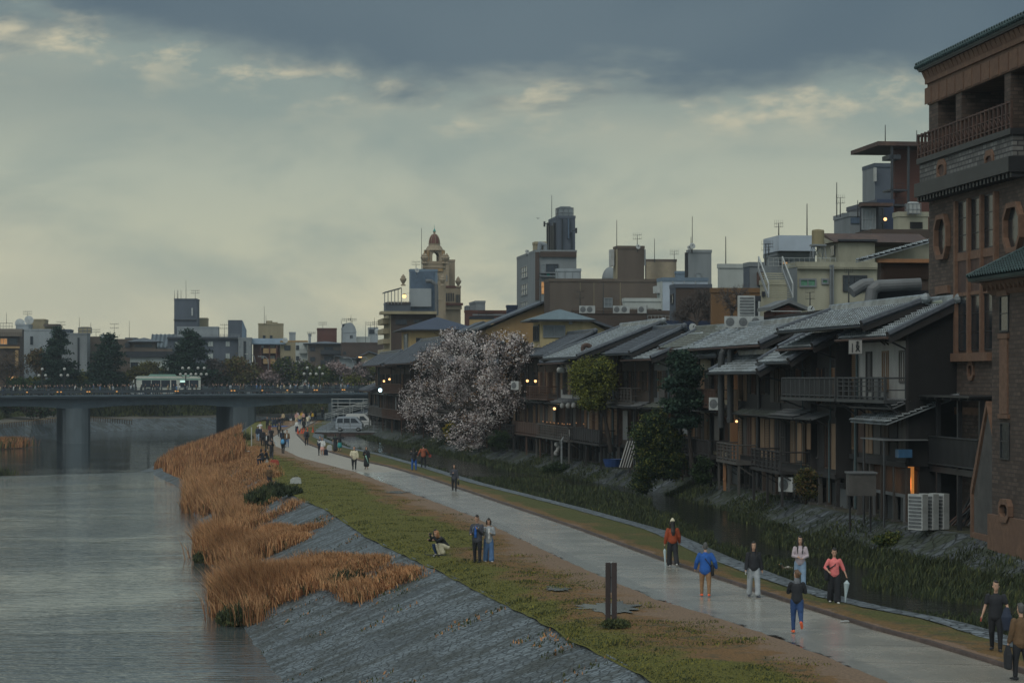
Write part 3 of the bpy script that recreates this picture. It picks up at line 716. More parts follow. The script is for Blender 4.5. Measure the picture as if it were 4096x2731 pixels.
def hexring(mb, c, w_, h_, t, x0, x1, m, mi):
    pts = lambda k: [(-w_*.45*k, 0), (-w_*.5*k, 0)]
    o = [(-.28, 1), (.28, 1), (.5, .45), (.5, -.45), (.28, -1), (-.28, -1), (-.5, -.45), (-.5, .45)]
    P_ = [(c[0]+a*w_, c[1]+b_*h_/2) for a, b_ in o]; Q_ = [(c[0]+a*(w_-2*t), c[1]+b_*(h_/2-t*1.2)) for a, b_ in o]; n = 8
    vs = [(x1, *p) for p in P_]+[(x1, *p) for p in Q_]+[(x0, *p) for p in P_]+[(x0, *p) for p in Q_]; fs = []
    for i in range(n): j = (i+1) % n; fs += [(i, j, n+j, n+i), (i, 2*n+i, 2*n+j, j), (n+i, n+j, 3*n+j, 3*n+i)]
    mb.add(vs, fs, m)
    if mi: mb.add([(x0-.0, *p) for p in Q_], [tuple(range(n))], mi)
def hexwin(b, x0, y0, x1, y1, dx=0.0):
    a0, z0 = b.lp(x0, y0); a1, z1 = b.lp(x1, y1); c = ((a0+a1)/2, (b.lp((x0+x1)/2, (y0+y1)/2)[1])); w_ = abs(a1-a0); h_ = b.lp((x0+x1)/2, y0)[1]-b.lp((x0+x1)/2, y1)[1]
    m = MB(); hexring(m, c, w_, h_, .17, -.012, -.22, m_terra, None); o = b.P('window', m)
    p = MB(); hexring(p, c, w_*.8, h_*.85, w_*.3, -.013, -.02, m_glass, m_glass); b.P('pane', p, o)
hexwin(bh, 3751, 859, 3803, 1038); hexwin(bh, 4029, 810, 4098, 1010)
# medallions on the balcony parapet
for x0, x1, yt, yb in ((3751, 3786, 643, 720), (3942, 3978, 606, 684)):
    a0, z1 = bh.lp(x0, yt, -.5); a1, z0 = bh.lp(x1, yb, -.5); m = MB()
    hexring(m, ((a0+a1)/2, (z0+z1)/2), abs(a0-a1), z1-z0, .2, -.502, -.57, m_terra, m_rust); bh.P('medallion', m, bh_bal)
# tall terracotta mullions with recessed glazing between
m = MB(); zt = bh.lp(3900, 790)[1]; z1 = bh.lp(3900, 1012)[1]; zl = bh.lp(3870, 1412)[1]
xs = [bh.lp(x)[0] for x in (3834, 3886, 3938, 3993)]
for a in xs: m.box((-.2, a-.11, zl), (-.0, a+.11, zt), m_terra)
bh.P('pilaster', m)
for i in range(3):
    a1, a0 = xs[i]-.111, xs[i+1]+.111
    winL(bh, 'L', a0, a1, z1+.1, zt-.02, m_black, m_glass, nx=1, ny=3, d=.04)
    m = MB(); m.box((-.1, a0, z1-.25), (-.0, a1, z1+.099), m_terra); m.box((-.06, a0, z1-1.6), (-.0, a1, z1-.251), m_rust); m.box((-.1, a0, z1-1.75), (0, a1, z1-1.601), m_terra); bh.P('sill', m)
    winL(bh, 'L', a0, a1, zl+.1, z1-1.751, m_black, m_glass, nx=1, ny=3, d=.04)
m = MB(); a0, a1 = bh.lp(3975)[0], bh.lp(3775)[0]; m.box((-.3, a0, zl-.35), (0, a1, zl-.001), m_terra); m.box((-.12, a0+.3, zl-2.6), (0, a1, zl-2.3), m_terra)
c = bh.lp(3888, 1483); hexring(m, c, .85, .8, .14, -.0, -.1, m_terra, m_rust); bh.P('string_course', m)
wpx(bh, 'L', 3757, 1180, 3798, 1404, m_black, m_glass, nx=1, ny=4)
m = MB(); a0, z0 = bh.lp(3751, 1178); a1, z1_ = bh.lp(3802, 1140); m.box((-.14, min(a0,a1), z0), (0, max(a0,a1), z1_), m_terra); bh.P('lintel', m)
m = MB(); a, zt_ = bh.lp(3744, 1213); m.path([(-.1, bh.lp(3796)[0], zt_), (-.22, bh.lp(3790)[0], zt_), (-.22, a, zt_), (-.22, a, bh.lp(3744, 1890)[1])], .11, mat('pale_pipe', (.30, .33, .27), .6, .2, 2), 10)
bh.P('drainpipe', m)
# lower wing toward the water
wg = Bld('brick_wing', 'lower brick wing with green tiled eave and flared terracotta base at the right edge', ((4420-CX)*.0083, F*.0083), bh.th, .9)
Lw = wg.lp(3968)[0]
zt = wg.lp(3968, 1130)[1]
m = MB(); m.box((0, 0, .9), (6, Lw, zt-.5), m_brick); wg.P('wall', m)
m = MB()
m.add([(-.03, 0, zt-.5), (-.03, Lw+.03, zt-.5), (-.4, Lw+.3, zt), (-.4, 0, zt), (6, 0, zt-.5), (6, Lw+.03, zt-.5), (6, Lw+.3, zt), (6, 0, zt)], [(0,1,2,3),(0,3,7,4),(1,5,6,2),(4,7,6,5),(0,4,5,1)], m_terra)
for k in range(30): y = Lw+.1-k*.55; m.box((-.33, y, zt-.34), (-.2, y+.06, zt-.03), m_terra)
wg.P('cornice', m)
m = MB(); tiles(m, (-.8, -1, zt+.15), (-.8, Lw+.6, zt+.15), (3.6, 0, 1.7), m_gtile, .32, .3, .06, .12); m.box((-.7, -1, zt+.002), (3, Lw+.5, zt+.1), m_black)
m.bar((-.8, Lw+.6, zt+.22), (2.8, Lw+.6, zt+1.95), .12, m_gtile); wg.P('roof', m)
for (x0, y0, x1, y1) in ((4001, 1180, 4037, 1327), (4004, 1690, 4040, 1838)): wpx(wg, 'L', x0, y0, x1, y1, m_black, m_glass, nx=1, ny=2)
hexwin(wg, 4014, 1995, 4055, 2088)
for (x0, y0, x1, y1, d) in ((3998, 1165, 4038, 1181, .12), (4000, 1335, 4038, 1352, .1), (4004, 1352, 4034, 1655, .07), (4000, 1655, 4040, 1674, .1)):
    a0, z1_ = wg.lp(x0, y0); a1, z0 = wg.lp(x1, y1); m = MB(); m.box((-d, min(a0,a1), z0), (-.0, max(a0,a1), z1_), m_terra); wg.P('terracotta_panel', m)

m = MB(); m.box((-.15, 0, -.6), (6, Lw+.1, .899), m_terra); wg.P('plinth', m)
m = MB(); zb_ = wg.lp(3968, 1830)[1]
m.prism([(Lw, zb_), (Lw+1.2, 5.0), (Lw+3.2, 1.6), (Lw+3.2, .0), (Lw, .0)], .25, 5.5, m_stucco, 'x'); m.prism([(Lw+.001, zb_+.2), (Lw+1.3, 5.2), (Lw+3.4, 1.7), (Lw+3.4, -.6), (Lw+3.22, -.6), (Lw+3.22, 1.5), (Lw+1.22, 5.0), (Lw+.001, zb_+.01)], .15, 5.6, m_terra, 'x')
m.box((.1, Lw+.101, -.6), (5.4, Lw+3.2, -.001), m_terra); wg.P('buttress', m)
# ================================================================ WOODEN TOWNHOUSES ALONG THE STREAM
m_wood = [plain('dark_wood', (.028, .026, .027)), plain('brown_wood', (.06, .043, .033)), plain('grey_wood', (.085, .08, .075)), plain('red_wood', (.075, .042, .03))]
m_lath = plain('pale_lath', (.22, .145, .09)); m_plas = plain('cream_plaster', (.30, .265, .19), st=(1,1,.5)); m_whit = plain('white_plaster', (.33, .33, .32), st=(1,1,.5))
m_oran = plain('orange_plaster', (.36, .18, .09), st=(1,1,.5)); m_sheet = plain('dark_sheet', (.045, .05, .055), .6); m_copper = plain('blue_copper', (.05, .085, .095), .6, .4)
m_bamb = plain('bamboo_blind', (.22, .14, .085)); m_greysh = plain('grey_sheet', (.14, .15, .16), .55); m_dark = mat('black_wall_and_shade', (.012, .012, .013), .95, .3, 2)  # m_dark: black walls, and painted shade behind lattices and in the rooftop opening
def front_y(x):
    lo, hi = 60.0, 400.0
    for _ in range(50):
        m = (lo+hi)/2
        if CX+F*WT(m)/m > x: lo = m
        else: hi = m
    return lo
def facade_frame(x, off):
    y = front_y(x); d = 4.0; th = math.atan2(WT(y)-WT(y+d), d)*.6+R(7)*.4
    return (WT(y)+.45+off*cos(th), y+off*sin(th)), th
KINDS = ['glass', 'lattice', 'shutter', 'pale', 'bamboo', 'paper', 'board', 'glass', 'glow']
def railing(mb, y0, y1, z, d, h, m, style=0):
    x = -d
    mb.bar((x, y0, z+h), (x, y1, z+h), .045, m, 6); mb.bar((x, y0, z+.12), (x, y1, z+.12), .035, m, 6); n = max(2, int((y1-y0)/.9))
    for k in range(n+1): y = lerp(y0, y1, k/n); mb.box((x-.05, y-.05, z), (x+.05, y+.05, z+h+.05), m)
    if style == 0:
        for k in range(1, int((y1-y0)/.16)): y = y0+k*.16; mb.box((x-.015, y-.015, z+.12), (x+.015, y+.015, z+h), m)
    elif style == 1:
        for zz in (.38, .62, .82): mb.bar((x, y0, z+zz*h), (x, y1, z+zz*h), .025, m, 5)
    else: mb.box((x-.02, y0, z+.14), (x+.02, y1, z+h-.04), m)
    for yy in (y0, y1):
        mb.bar((x, yy, z+h), (0, yy, z+h), .04, m, 6); mb.bar((x, yy, z+.45*h), (0, yy, z+.45*h), .025, m, 5)
def bay(b, y0, y1, z0, z1, kind, fm, rg, off=0):
    if kind == 'glass': return winL(b, 'L', y0, y1, z0, z1, fm, m_glass if rg.random() < .7 else m_curt, nx=2 if y1-y0 < 1.9 else 3, ny=rg.choice([1, 2]), off=off, d=.07)
    if kind == 'pale': return winL(b, 'L', y0, y1, z0, z1, fm, m_glassb, nx=3, ny=1, off=off, d=.07, fw=.09)
    if kind == 'paper': return winL(b, 'L', y0, y1, z0, z1, fm, m_curt, nx=4, ny=4, off=off, d=.06, bw=.03)
    if kind == 'lit': return winL(b, 'L', y0, y1, z0, z1, m_lath, m_litd, nx=4, ny=7, off=off, d=.08, bw=.05)
    if kind == 'glow': return winL(b, 'L', y0, y1, z0, z1, fm, m_litd, nx=3, ny=2, off=off, d=.07)
    m = MB()
    if kind == 'lattice':
        b.fb(m, 'L', y0, y1, z0, z0+.08, off, off+.09, fm); b.fb(m, 'L', y0, y1, z1-.08, z1, off, off+.09, fm)
        for k in range(int((y1-y0)/.13)+1): y = y0+k*.13; b.fb(m, 'L', y, min(y1, y+.05), z0+.08, z1-.08, off, off+.08, fm)
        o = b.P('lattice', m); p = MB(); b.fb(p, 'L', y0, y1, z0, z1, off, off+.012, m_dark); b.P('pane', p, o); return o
    if kind == 'bamboo':
        for k in range(int((z1-z0)/.09)): z = z0+k*.09; b.fb(m, 'L', y0, y1, z, z+.06, off+.02, off+.06, m_bamb)
        b.fb(m, 'L', y0, y1, z0, z1, off, off+.019, fm); return b.P('blind', m)
    if kind == 'shutter':
        n = max(1, int((y1-y0)/.45))
        for k in range(n): a = lerp(y0, y1, k/n); b.fb(m, 'L', a+.01, lerp(y0, y1, (k+1)/n)-.01, z0, z1, off, off+.05+.02*(k % 2), fm)
        return b.P('shutter', m)
    b.fb(m, 'L', y0, y1, z0, z1, off, off+.04, fm); return b.P('panel', m)
def lean_to(b, y0, y1, z, d, m, rise=.35, name='awning', tile=False):
    mb = MB()
    if tile: tiles(mb, (-d, y0, z), (-d, y1, z), (d+.1, 0, rise+.05), m, .3, .28, .045, .05)
    else:
        q = [(-d, y0, z), (-d, y1, z), (.0, y1, z+rise), (.0, y0, z+rise)]
        mb.add(q+[(x, y, zz-.05) for x, y, zz in q], [(0,1,2,3),(7,6,5,4),(0,4,5,1),(1,5,6,2),(3,2,6,7),(0,3,7,4)], m)
        for k in range(int((y1-y0)/.4)+1): mb.beam((-d, y0+k*.4, z+.03), (0, y0+k*.4, z+rise+.03), .04, .03, m)
    mb.bar((-d-.05, y0, z-.02), (-d-.05, y1, z-.02), .05, m_black, 6)
    for y in (y0+.2, y1-.2): mb.beam((0, y, z-.4), (-d*.8, y, z+.0), .06, .06, m_wood[0])
    return b.P(name, mb)
def machiya(label, xf, xn, eave, ridge, wall=0, side=None, tile=0, seed=1, off=0.0, z1=2.35, z2=5.35, up=None, dn=None, base=True, ext=1.0, depth=None, eave_far=None,
            over=.9, feats=(), fw=None, facade=True, balc=None, name='wooden_townhouse', zt_rail=None, back=None):
    rg = random.Random(seed)
    N0, th = facade_frame(xn, off); b = Bld(name, label, N0, th, ZB, 'townhouse', 'wooden townhouses along the stream')
    b.zb = ZB; Lh = b.lp(xf)[0]; wm = m_wood[wall]; sm = side or wm; tm = [m_tile, m_tile2, m_tiled][tile]
    z1 -= ZB; z2 -= ZB
    xe, ze = b.fp(*eave); xr, zr = b.fp(*ridge)
    xe = min(xe, -.35); p = (zr-ze)/max(.5, xr-xe); p = min(max(p, .28), .62); xr2 = xe+(xr-xe)*ext; zr2 = ze+p*(xr2-xe)
    zw = ze+p*(0-xe)-.12                                     # wall top at the river face
    D = depth or (xr2+ (back if back is not None else 3.5))
    # body: side outline follows the roof
    m = MB(); zr_in = ze+p*(xr2-xe)-.12
    poly = [(0, z1-.15), (0, zw), (xr2, zr_in), (D, zr_in-(D-xr2)*p), (D, z1-.15)]
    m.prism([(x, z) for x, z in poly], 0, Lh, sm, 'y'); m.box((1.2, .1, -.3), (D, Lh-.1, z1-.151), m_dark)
    b.P('wall', m)
    m = MB(); b.fb(m, 'L', 0, Lh, z1-.149, zw-.01, .0, .03, fw or wm); b.P('river_wall', m)
    # roof, both slopes, ridge, verge boards, gutter
    m = MB(); U = (xr2-xe, 0, p*(xr2-xe))
    tiles(m, (xe, -.2, ze), (xe, Lh-.15, ze), U, tm)
    if D > xr2+.5: tiles(m, (D+.5, Lh+.25, zr2-(D+.5-xr2)*p), (D+.5, -.35, zr2-(D+.5-xr2)*p), (xr2-D-.5, 0, (D+.5-xr2)*p), tm)
    r = b.P('roof', m)
    m = MB(); m.box((xr2-.16, -.4, zr2-.02), (xr2+.16, Lh+.3, zr2+.22), tm); m.bar((xr2, -.45, zr2+.27), (xr2, Lh+.32, zr2+.27), .12, tm, 8); m.ball((xr2, -.45, zr2+.2), .22, tm, 8, 5); b.P('ridge', m, r)
    for y in (-.24, Lh-.08): m = MB(); m.beam((xe-.02, y, ze-.02), (xr2, y, zr2-.02), .08, .5, m_wood[0]); m.bar((xe, y, ze+.14), (xr2, y, zr2+.14), .15, m_tiled, 6); b.P('verge_board', m, r)
    m = MB(); m.bar((xe-.07, -.35, ze-.03), (xe-.07, Lh+.25, ze-.03), .06, m_rust if rg.random() < .4 else m_black, 7)
    m.path([(xe-.05, .05, ze-.06), (-.1, .08, ze-.5), (-.1, .08, z2)], .045, m_black, 6); b.P('gutter', m, r)
    m = MB()
    for k in range(int(Lh/.45)+1): y = k*.45; m.beam((xe+.03, y, ze-.07), (.3, y, ze+p*(.3-xe)-.12), .06, .09, m_wood[0])
    b.P('rafters', m, r)
    # corner posts and floor beams
    m = MB()
    for y in (0.0, Lh): b.fb(m, 'L', max(0, y-.08), min(Lh, y+.08), z1-.15, zw-.02, .031, .1, m_wood[0])
    b.fb(m, 'L', 0, Lh, z2-.22, z2+.02, .031, .14, m_wood[0]); b.fb(m, 'L', 0, Lh, z1-.2, z1+.03, .031, .16, m_wood[0]); b.P('frame', m)
    if facade:
        nb = max(1, round(Lh/1.25)); done = [f for f in feats]
        for fl, (za, zb_) in enumerate(((z1+.25, min(z1+2.45, z2-.5)), (z2+.35, min(z2+2.15, zw-.12)))):
            if zb_-za < .6: continue
            for k in range(nb):
                a, c = lerp(0, Lh, k/nb)+.16, lerp(0, Lh, (k+1)/nb)-.16
                kind = (up if fl else dn); kind = (kind[k % len(kind)] if kind else rg.choice(KINDS))
                if kind != 'none': bay(b, a, c, za+(.0 if kind in ('shutter', 'board', 'lattice') or rg.random() < .5 else .4), zb_, kind, rg.choice([wm, m_wood[0], m_wood[1], m_lath, m_wood[2], m_wood[3]]), rg, .032)
        for k in range(rg.choice([1, 2])):
            y = rg.uniform(.2, Lh-.2); m = MB(); m.path([(-.16, y, zw-.2), (-.16, y, z2-.3), (-.2, y+.1, z2-.5), (-.2, y+.1, .3)], rg.choice([.04, .06, .1]), rg.choice([m_sheet, m_black, m_rust, m_copper]), 7); b.P('drainpipe', m)
        if Lh > 2.5:
            y = rg.uniform(.1, Lh-1.6); m = MB(); zt_ = rg.choice([z2+1.0, z2-.6]); m.box((-.5, y, zt_-rg.uniform(1.2, 2)), (-.47, y+rg.uniform(.8, 1.5), zt_), rg.choice([m_bamb, m_wood[2], m_greysh])); b.P('hanging_screen', m)
            y = rg.uniform(.1, Lh-1.2); lean_to(b, y, y+rg.uniform(.9, 1.8), zw-.25, rg.uniform(.4, .8), rg.choice([m_greysh, m_rust, m_sheet]), .2)
        # tin eave between the storeys
        y0 = rg.uniform(0, .3)*Lh
        lean_to(b, y0 if rg.random() < .4 else 0, Lh*rg.uniform(.75, 1), z2-.35, rg.uniform(.7, 1.0), rg.choice([m_tile2, m_greysh, m_sheet]), .3, tile=rg.random() < .5)
        bl = balc if balc is not None else [(1, rg.uniform(0, .15), rg.uniform(.7, 1), rg.choice([0, 1, 2]), 1.2)]
        for fl, f0, f1, st, d in bl:
            z = z1 if fl == 1 else z2; y0, y1 = Lh*f0+.05, Lh*f1-.05; m = MB(); wd = m_sheet if xf > 3250 else rg.choice(m_wood)
            m.box((-d-.08, y0, z-.14), (-.161, y1, z), wd); bo = b.P('balcony', m)
            m = MB(); railing(m, y0+.05, y1-.05, z, d, .95, wd if wd != m_wood[1] else m_wood[0], st); b.P('railing', m, bo)
            for k in range(3):
                y = lerp(y0+.1, y1-.1, k/2); m = MB()
                if fl == 1: m.box((-d+.02, y-.06, -.1), (-d+.14, y+.06, z-.141), wd); m.beam((-.2, y, z-.9), (-d, y, z-.16), .06, .06, wd)
                else: m.beam((-.1, y, z-.8), (-d, y, z-.16), .07, .07, wd)
                b.P('bracket', m, bo)
    # stilts on the ledge
    if base:
        for k in range(max(2, int(Lh/1.6))+1):
            y = lerp(.1, Lh-.1, k/max(2, int(Lh/1.6))); m = MB(); m.box((-.08, y-.08, -.05), (.1, y+.08, z1-.2), rg.choice([m_wood[0], m_wood[2], m_wood[1]])); m.box((-.16, y-.15, -.06), (.18, y+.15, .12), m_stucco); b.P('post', m)
        y = .3
        while y < Lh-1:
            q = rg.uniform(.5, 1.6)
            if rg.random() < .6: m = MB(); m.box((.5, y, 0), (.58, min(Lh, y+q), rg.uniform(.7, z1-.3)), rg.choice([m_wood[2], m_wood[1], m_sheet, m_greysh])); b.P('boarding', m)
            y += q+rg.uniform(.1, .6)
    return b
T = 'wooden_townhouse'
H = {}
H[1] = machiya('white plastered townhouse with dark corner balcony, next to the brick hall', 3435, 3592, (3546,1349), (3709,1269), wall=0, side=m_dark, seed=3, z1=3.35, z2=6.05, up=['pale','none'], dn=['shutter','board'], balc=[(2,0,1,1,1.0)], ext=1.7)
b = H[1]; m = MB(); a0 = b.lp(3592)[0]; a1 = b.lp(3435)[0]; b.fb(m, 'L', .1, a1-.1, 6.1-ZB, 8.6-ZB, .031, .05, m_whit); b.P('plaster_wall', m)
H[2] = machiya('townhouse with orange plaster gable and tall timber windows under a balcony', 3275, 3500, (3441,1304), (3608,1242), wall=1, side=m_oran, seed=5, off=1.0, z1=3.35, z2=6.05, up=['bamboo','lit','bamboo'], dn=['pale','pale','pale'], balc=[(2,.32,1,0,1.9)], ext=1.5)
H[3] = machiya('narrow townhouse with a louvred orange window between the glazed house and the balcony house', 3213, 3290, (3246,1391), (3325,1353), wall=0, seed=8, off=.3, up=['glow','shutter'], dn=['board','glass'], ext=1.7, balc=[])
H[4] = machiya('townhouse with an all-glass upper bay and steel railing over the stream', 3126, 3215, (3152,1450), (3228,1399), wall=0, seed=9, up=['pale'], dn=['glass'], ext=2.2, balc=[(1,0,1,1,1.6)])
H[5] = machiya('dark boarded townhouse with tall narrow windows beside the two black ducts', 2958, 3128, (3027,1491), (3120,1440), wall=0, seed=12, up=['board','pale','glass'], dn=['board','bamboo','shutter'], ext=1.5, balc=[(1,.55,1,1,1.3)])
H[6] = machiya('tall townhouse set back with blue copper side wall and long tiled roof', 2930, 3083, (3034,1381), (3241,1287), wall=0, side=m_copper, seed=14, off=3.4, up=['glass'], dn=['board'], balc=[], ext=1.0, base=False)
H[7] = machiya('cream walled townhouse left of the two black ducts', 2776, 2890, (2868,1427), (2978,1358), wall=2, fw=m_plas, side=m_oran, seed=15, up=['paper','glass'], dn=['glass','lattice'], balc=[(2,.0,.45,0,.9),(1,0,1,0,1.2)], ext=1.2)
H[8] = machiya('townhouse behind the riverside pine with mossy tiled roof', 2664, 2776, (2776,1390), (2924,1322), wall=1, side=m_oran, tile=1, seed=18, ext=1.1)
H[9] = machiya('townhouse with a brown tin awning left of the riverside pine', 2577, 2663, (2600,1437), (2800,1353), wall=2, tile=0, fw=m_greysh, seed=21, up=['glass','board'], dn=['glow','lattice'], ext=1.0)
H[10] = machiya('townhouse with slatted balcony and warm windows right of the pale green tree', 2449, 2577, (2515,1416), (2730,1316), wall=1, tile=2, seed=24, up=['glow','glass'], dn=['glow','glass'], balc=[(2,.2,.9,1,.8)], ext=1.0)
H[11] = machiya('townhouse with the longest pale roof and rust stained gable, behind the pale green tree', 2326, 2449, (2306,1430), (2648,1294), wall=1, side=m_rust, tile=0, seed=27, up=['glass','lattice'], dn=['lit','glow'], ext=1.0, over=.6)
H[12] = machiya('townhouse with white panels and paper lanterns left of the pale green tree', 2214, 2328, (2290,1450), (2400,1400), wall=1, fw=m_whit, side=m_whit, tile=2, seed=31, up=['lattice','paper'], dn=['glow','shutter','lattice'], balc=[(1,0,1,1,1.5)], ext=1.3)
H[13] = machiya('townhouse with two bright wall lamps beside a lit lattice door', 2097, 2214, (2194,1422), (2377,1333), wall=1, tile=2, seed=33, up=['lattice','lit','glow'], dn=['shutter','bamboo'], balc=[(2,0,.6,1,.9),(1,.1,.9,2,1.3)], ext=1.0)
H[14] = machiya('grey boarded townhouse at the right edge of the cherry tree', 2046, 2097, (2138,1437), (2168,1401), wall=2, tile=2, seed=35, up=['board'], dn=['bamboo'], ext=1.6, z1=2.0)
H[15] = machiya('dark townhouse hidden behind the right half of the cherry tree', 1936, 2046, (2010,1455), (2080,1415), wall=0, tile=2, seed=37, ext=1.4)
H[16] = machiya('dark townhouse hidden behind the middle of the cherry tree', 1830, 1936, (1900,1450), (1980,1400), wall=0, tile=2, seed=39, ext=1.4)
H[17] = machiya('dark townhouse behind the left edge of the cherry tree', 1729, 1830, (1790,1462), (1880,1415), wall=1, tile=2, seed=41, ext=1.4)
H[18] = machiya('wide eaved dark townhouse left of the cherry tree', 1630, 1729, (1645,1453), (1806,1353), wall=0, tile=2, seed=43, up=['lattice','glass'], dn=['lattice'], ext=1.0)
H[19] = machiya('narrow townhouse with a glazed balcony room, second from the bridge', 1568, 1630, (1588,1462), (1630,1440), wall=1, tile=2, seed=45, up=['pale','glass'], dn=['paper'], balc=[(2,0,1,0,1.2),(1,0,1,0,1.2)], ext=1.4)
H[20] = machiya('red brown townhouse with small lamps, last before the bridge', 1505, 1568, (1522,1461), (1591,1418), wall=3, side=m_wood[3], tile=2, seed=47, ext=1.2)
H[21] = machiya('low dark shed house standing against the end of the bridge', 1474, 1505, (1480,1565), (1520,1550), wall=0, tile=2, seed=49, z1=1.4, z2=3.3, ext=2.0, up=['board'], dn=['lattice'], balc=[])
# lanterns, lamps
m_coplamp = mat('copper_lamp', (.6, .28, .12), .4, .2, 3, emit=.25)  # lamps are unlit; a faint glow is put into the copper colour
def lamp(label, x, y, s, r=.09, name='wall_lamp', cat='lamp', group='small lamps on the townhouses', pw=1.0, colm=None):
    p = W(x, y, s); o = thing(name, label, cat, p, 0, group); m = MB(); m.ball((0, 0, 0), r, colm or m_lamp, 10, 6); m.build('bulb', o)
    m = MB(); m.lathe((0, 0, r*.9), [(r*.9, 0), (r*.3, r*.5)], m_black, 8); m.bar((0, 0, r), (r*3, r, r*1.8), .015, m_black, 5); m.build('bracket', o)
    if pw:
        l = bpy.data.lights.new('lamp_light', 'POINT'); l.energy = 1.5*pw; l.color = (1, .6, .3); l.shadow_soft_size = r; lo = bpy.data.objects.new('lamp_light', l); COL.objects.link(lo); lo.parent = o; lo.location = (-r*2.5, 0, 0)
    return o
def hz(x, y): return (2000+x/1.96, 1200+y/1.96)
def sf(x, off=0): return (front_y(x)-off*2)/F
for x, y, lb, pw in ((215,633,'left one of the two bright square lamps by the lit lattice door',3),(278,635,'right one of the two bright square lamps by the lit lattice door',3)):
    px, py = hz(x, y); lamp(lb, px, py, sf(px)*.985, .11, pw=pw)
px, py = hz(427, 850); lamp('single amber lamp on a post above the riverside dining deck', px, py, sf(px)*.985, .11, pw=2)
for i, (x, y) in enumerate(((337,950),(368,955),(395,958),(425,962),(457,965),(488,968),(503,972),(530,970),(548,972),(598,962),(656,970))):
    px, py = hz(x, y); lamp(['first','second','third','fourth','fifth','sixth','seventh','eighth','ninth','tenth','eleventh'][i]+' from the left of the small copper lamps lined along the dining deck rail', px, py, sf(px)*.98, .05, pw=0, group='deck lamps', colm=m_coplamp)
for x, y, lb in ((355,716,'left of two tiny lamps on the red brown last house'),(413,696,'right of two tiny lamps on the red brown last house')):
    px, py = 1400+x/2.613, 1250+y/2.613; lamp(lb, px, py, sf(px)*.975, .13, pw=.5)
px, py = 1400+316/2.613, 1250+810/2.613; lamp('cold white floodlight at the bridge end', px, py, sf(px)*.97, .22, pw=1, colm=mat('cold_lamp', (.6, .9, 1), .5, .05, 3, emit=6))
px, py = 2700+483/1.96, 1200+950/1.96; lamp('small orange lamp under the eave right of the two black ducts', px, py, sf(px)*.975, .07, pw=.8)
m_lantern = mat('paper_lantern', (.34, .35, .34), .8, .15, 6)
for x, y in ((463,547),(481,547),(499,547),(489,826),(535,826),(578,826)):
    px, py = hz(x, y); s = sf(px)*.975; p = W(px, py, s); o = thing('paper_lantern', {463:'left',481:'middle',499:'right',489:'left',535:'middle',578:'right'}[x]+' of three unlit round white paper lanterns under the '+('upper' if y < 600 else 'lower')+' awning', 'lantern', p, 0, 'paper lanterns on the white panelled house')
    m = MB(); m.lathe((0, 0, -.22), [(.08, 0), (.17, .08), (.2, .2), (.17, .32), (.08, .42)], m_lantern, 12); m.build('shade', o); m = MB(); m.bar((0, 0, .2), (0, 0, .5), .01, m_black, 4); m.build('cord', o)
# big black exhaust ducts
def duct(label, pts, s, r, m, name='exhaust_duct'):
    P = [W(x, y, s) for x, y in pts]; o = MB(); c = P[0]; o.path([tuple(p-c) for p in P], r, m, 14)
    for k in range(1, len(P)): 
        q = (P[k-1]+P[k])/2-c; d = (P[k]-P[k-1]).normalized()*.06; o.bar(tuple(q-d), tuple(q+d), r*1.12, m, 14)
    r_ = thing(name, label, 'duct', P[-1]); k = o.build('pipe', r_); k.location = c-P[-1]; return r_
g2 = lambda L_: [(2700+x/1.96, 1200+y/1.96) for x, y in L_]
s_ = sf(2890)*.972
duct('left thick black exhaust duct rising between two townhouses', g2([(520,330),(430,370),(395,390),(368,420),(362,500),(362,620),(362,750),(362,880),(362,1000)]), s_, .19, m_sheet)
duct('right thick black exhaust duct rising between two townhouses', g2([(610,300),(520,330),(470,350),(440,385),(434,450),(434,600),(434,750),(434,900),(434,960)]), s_*.995, .19, m_sheet)
duct('rusty hooked vent pipe on the roof beside the pale green tree', [(2000+x/1.96, 1200+y/1.96) for x, y in ((708,370),(700,358),(680,352),(660,358),(650,372),(650,470))], sf(2380)*.98, .16, m_rust, 'vent_pipe')
# signs: white box sign with brush characters on the nearest house
def strokes(m, L_, ox, oy, k, t, mt, y):
    for a, b_, c, d in L_:
        m.beam((ox+a*k, y, oy+b_*k), (ox+c*k, y, oy+d*k), t, t, mt)
g = (2700+1368/1.96, 1200+420/1.96); s = sf(3440)*.965; p = W(g[0], g[1], s)
o = thing('shop_sign', 'white box sign with dark brush characters hanging left of the white plastered house', 'sign', p)
m = MB(); wd = (1466-1368)/1.96*s; ht = 110/1.96*s; m.box((0, 0, 0), (wd, .25, ht), m_whit); m.build('sign_box', o)
m = MB(); m.box((-.02, -.02, -.02), (wd+.02, .27, -.001), m_sheet); m.box((-.02, -.02, ht+.001), (wd+.02, .27, ht+.02), m_sheet); m.build('frame', o)
m = MB(); K1 = [(0,.9,.6,.9),(.3,1.1,.3,.2),(.05,.6,.55,.6),(.0,.2,.65,.2),(.1,.4,.0,.2)]; K2 = [(.1,1,.5,1),(.1,.7,.5,.7),(.1,1,.1,.7),(.5,1,.5,.7),(.3,.7,.0,.1),(.3,.7,.65,.1),(.1,.4,.5,.4)]
strokes(m, K1, wd*.52, ht*.5, .22, .035, m_black, -.01); strokes(m, K2, wd*.5, ht*.12, .26, .04, m_black, -.01)
for k in range(5): strokes(m, [(0,.3,.3,.3),(.15,.4,.15,0),(0,.1,.3,.1)], wd*.18, ht*(.1+.13*k), .16, .018, m_black, -.01)
m.build('lettering', o)
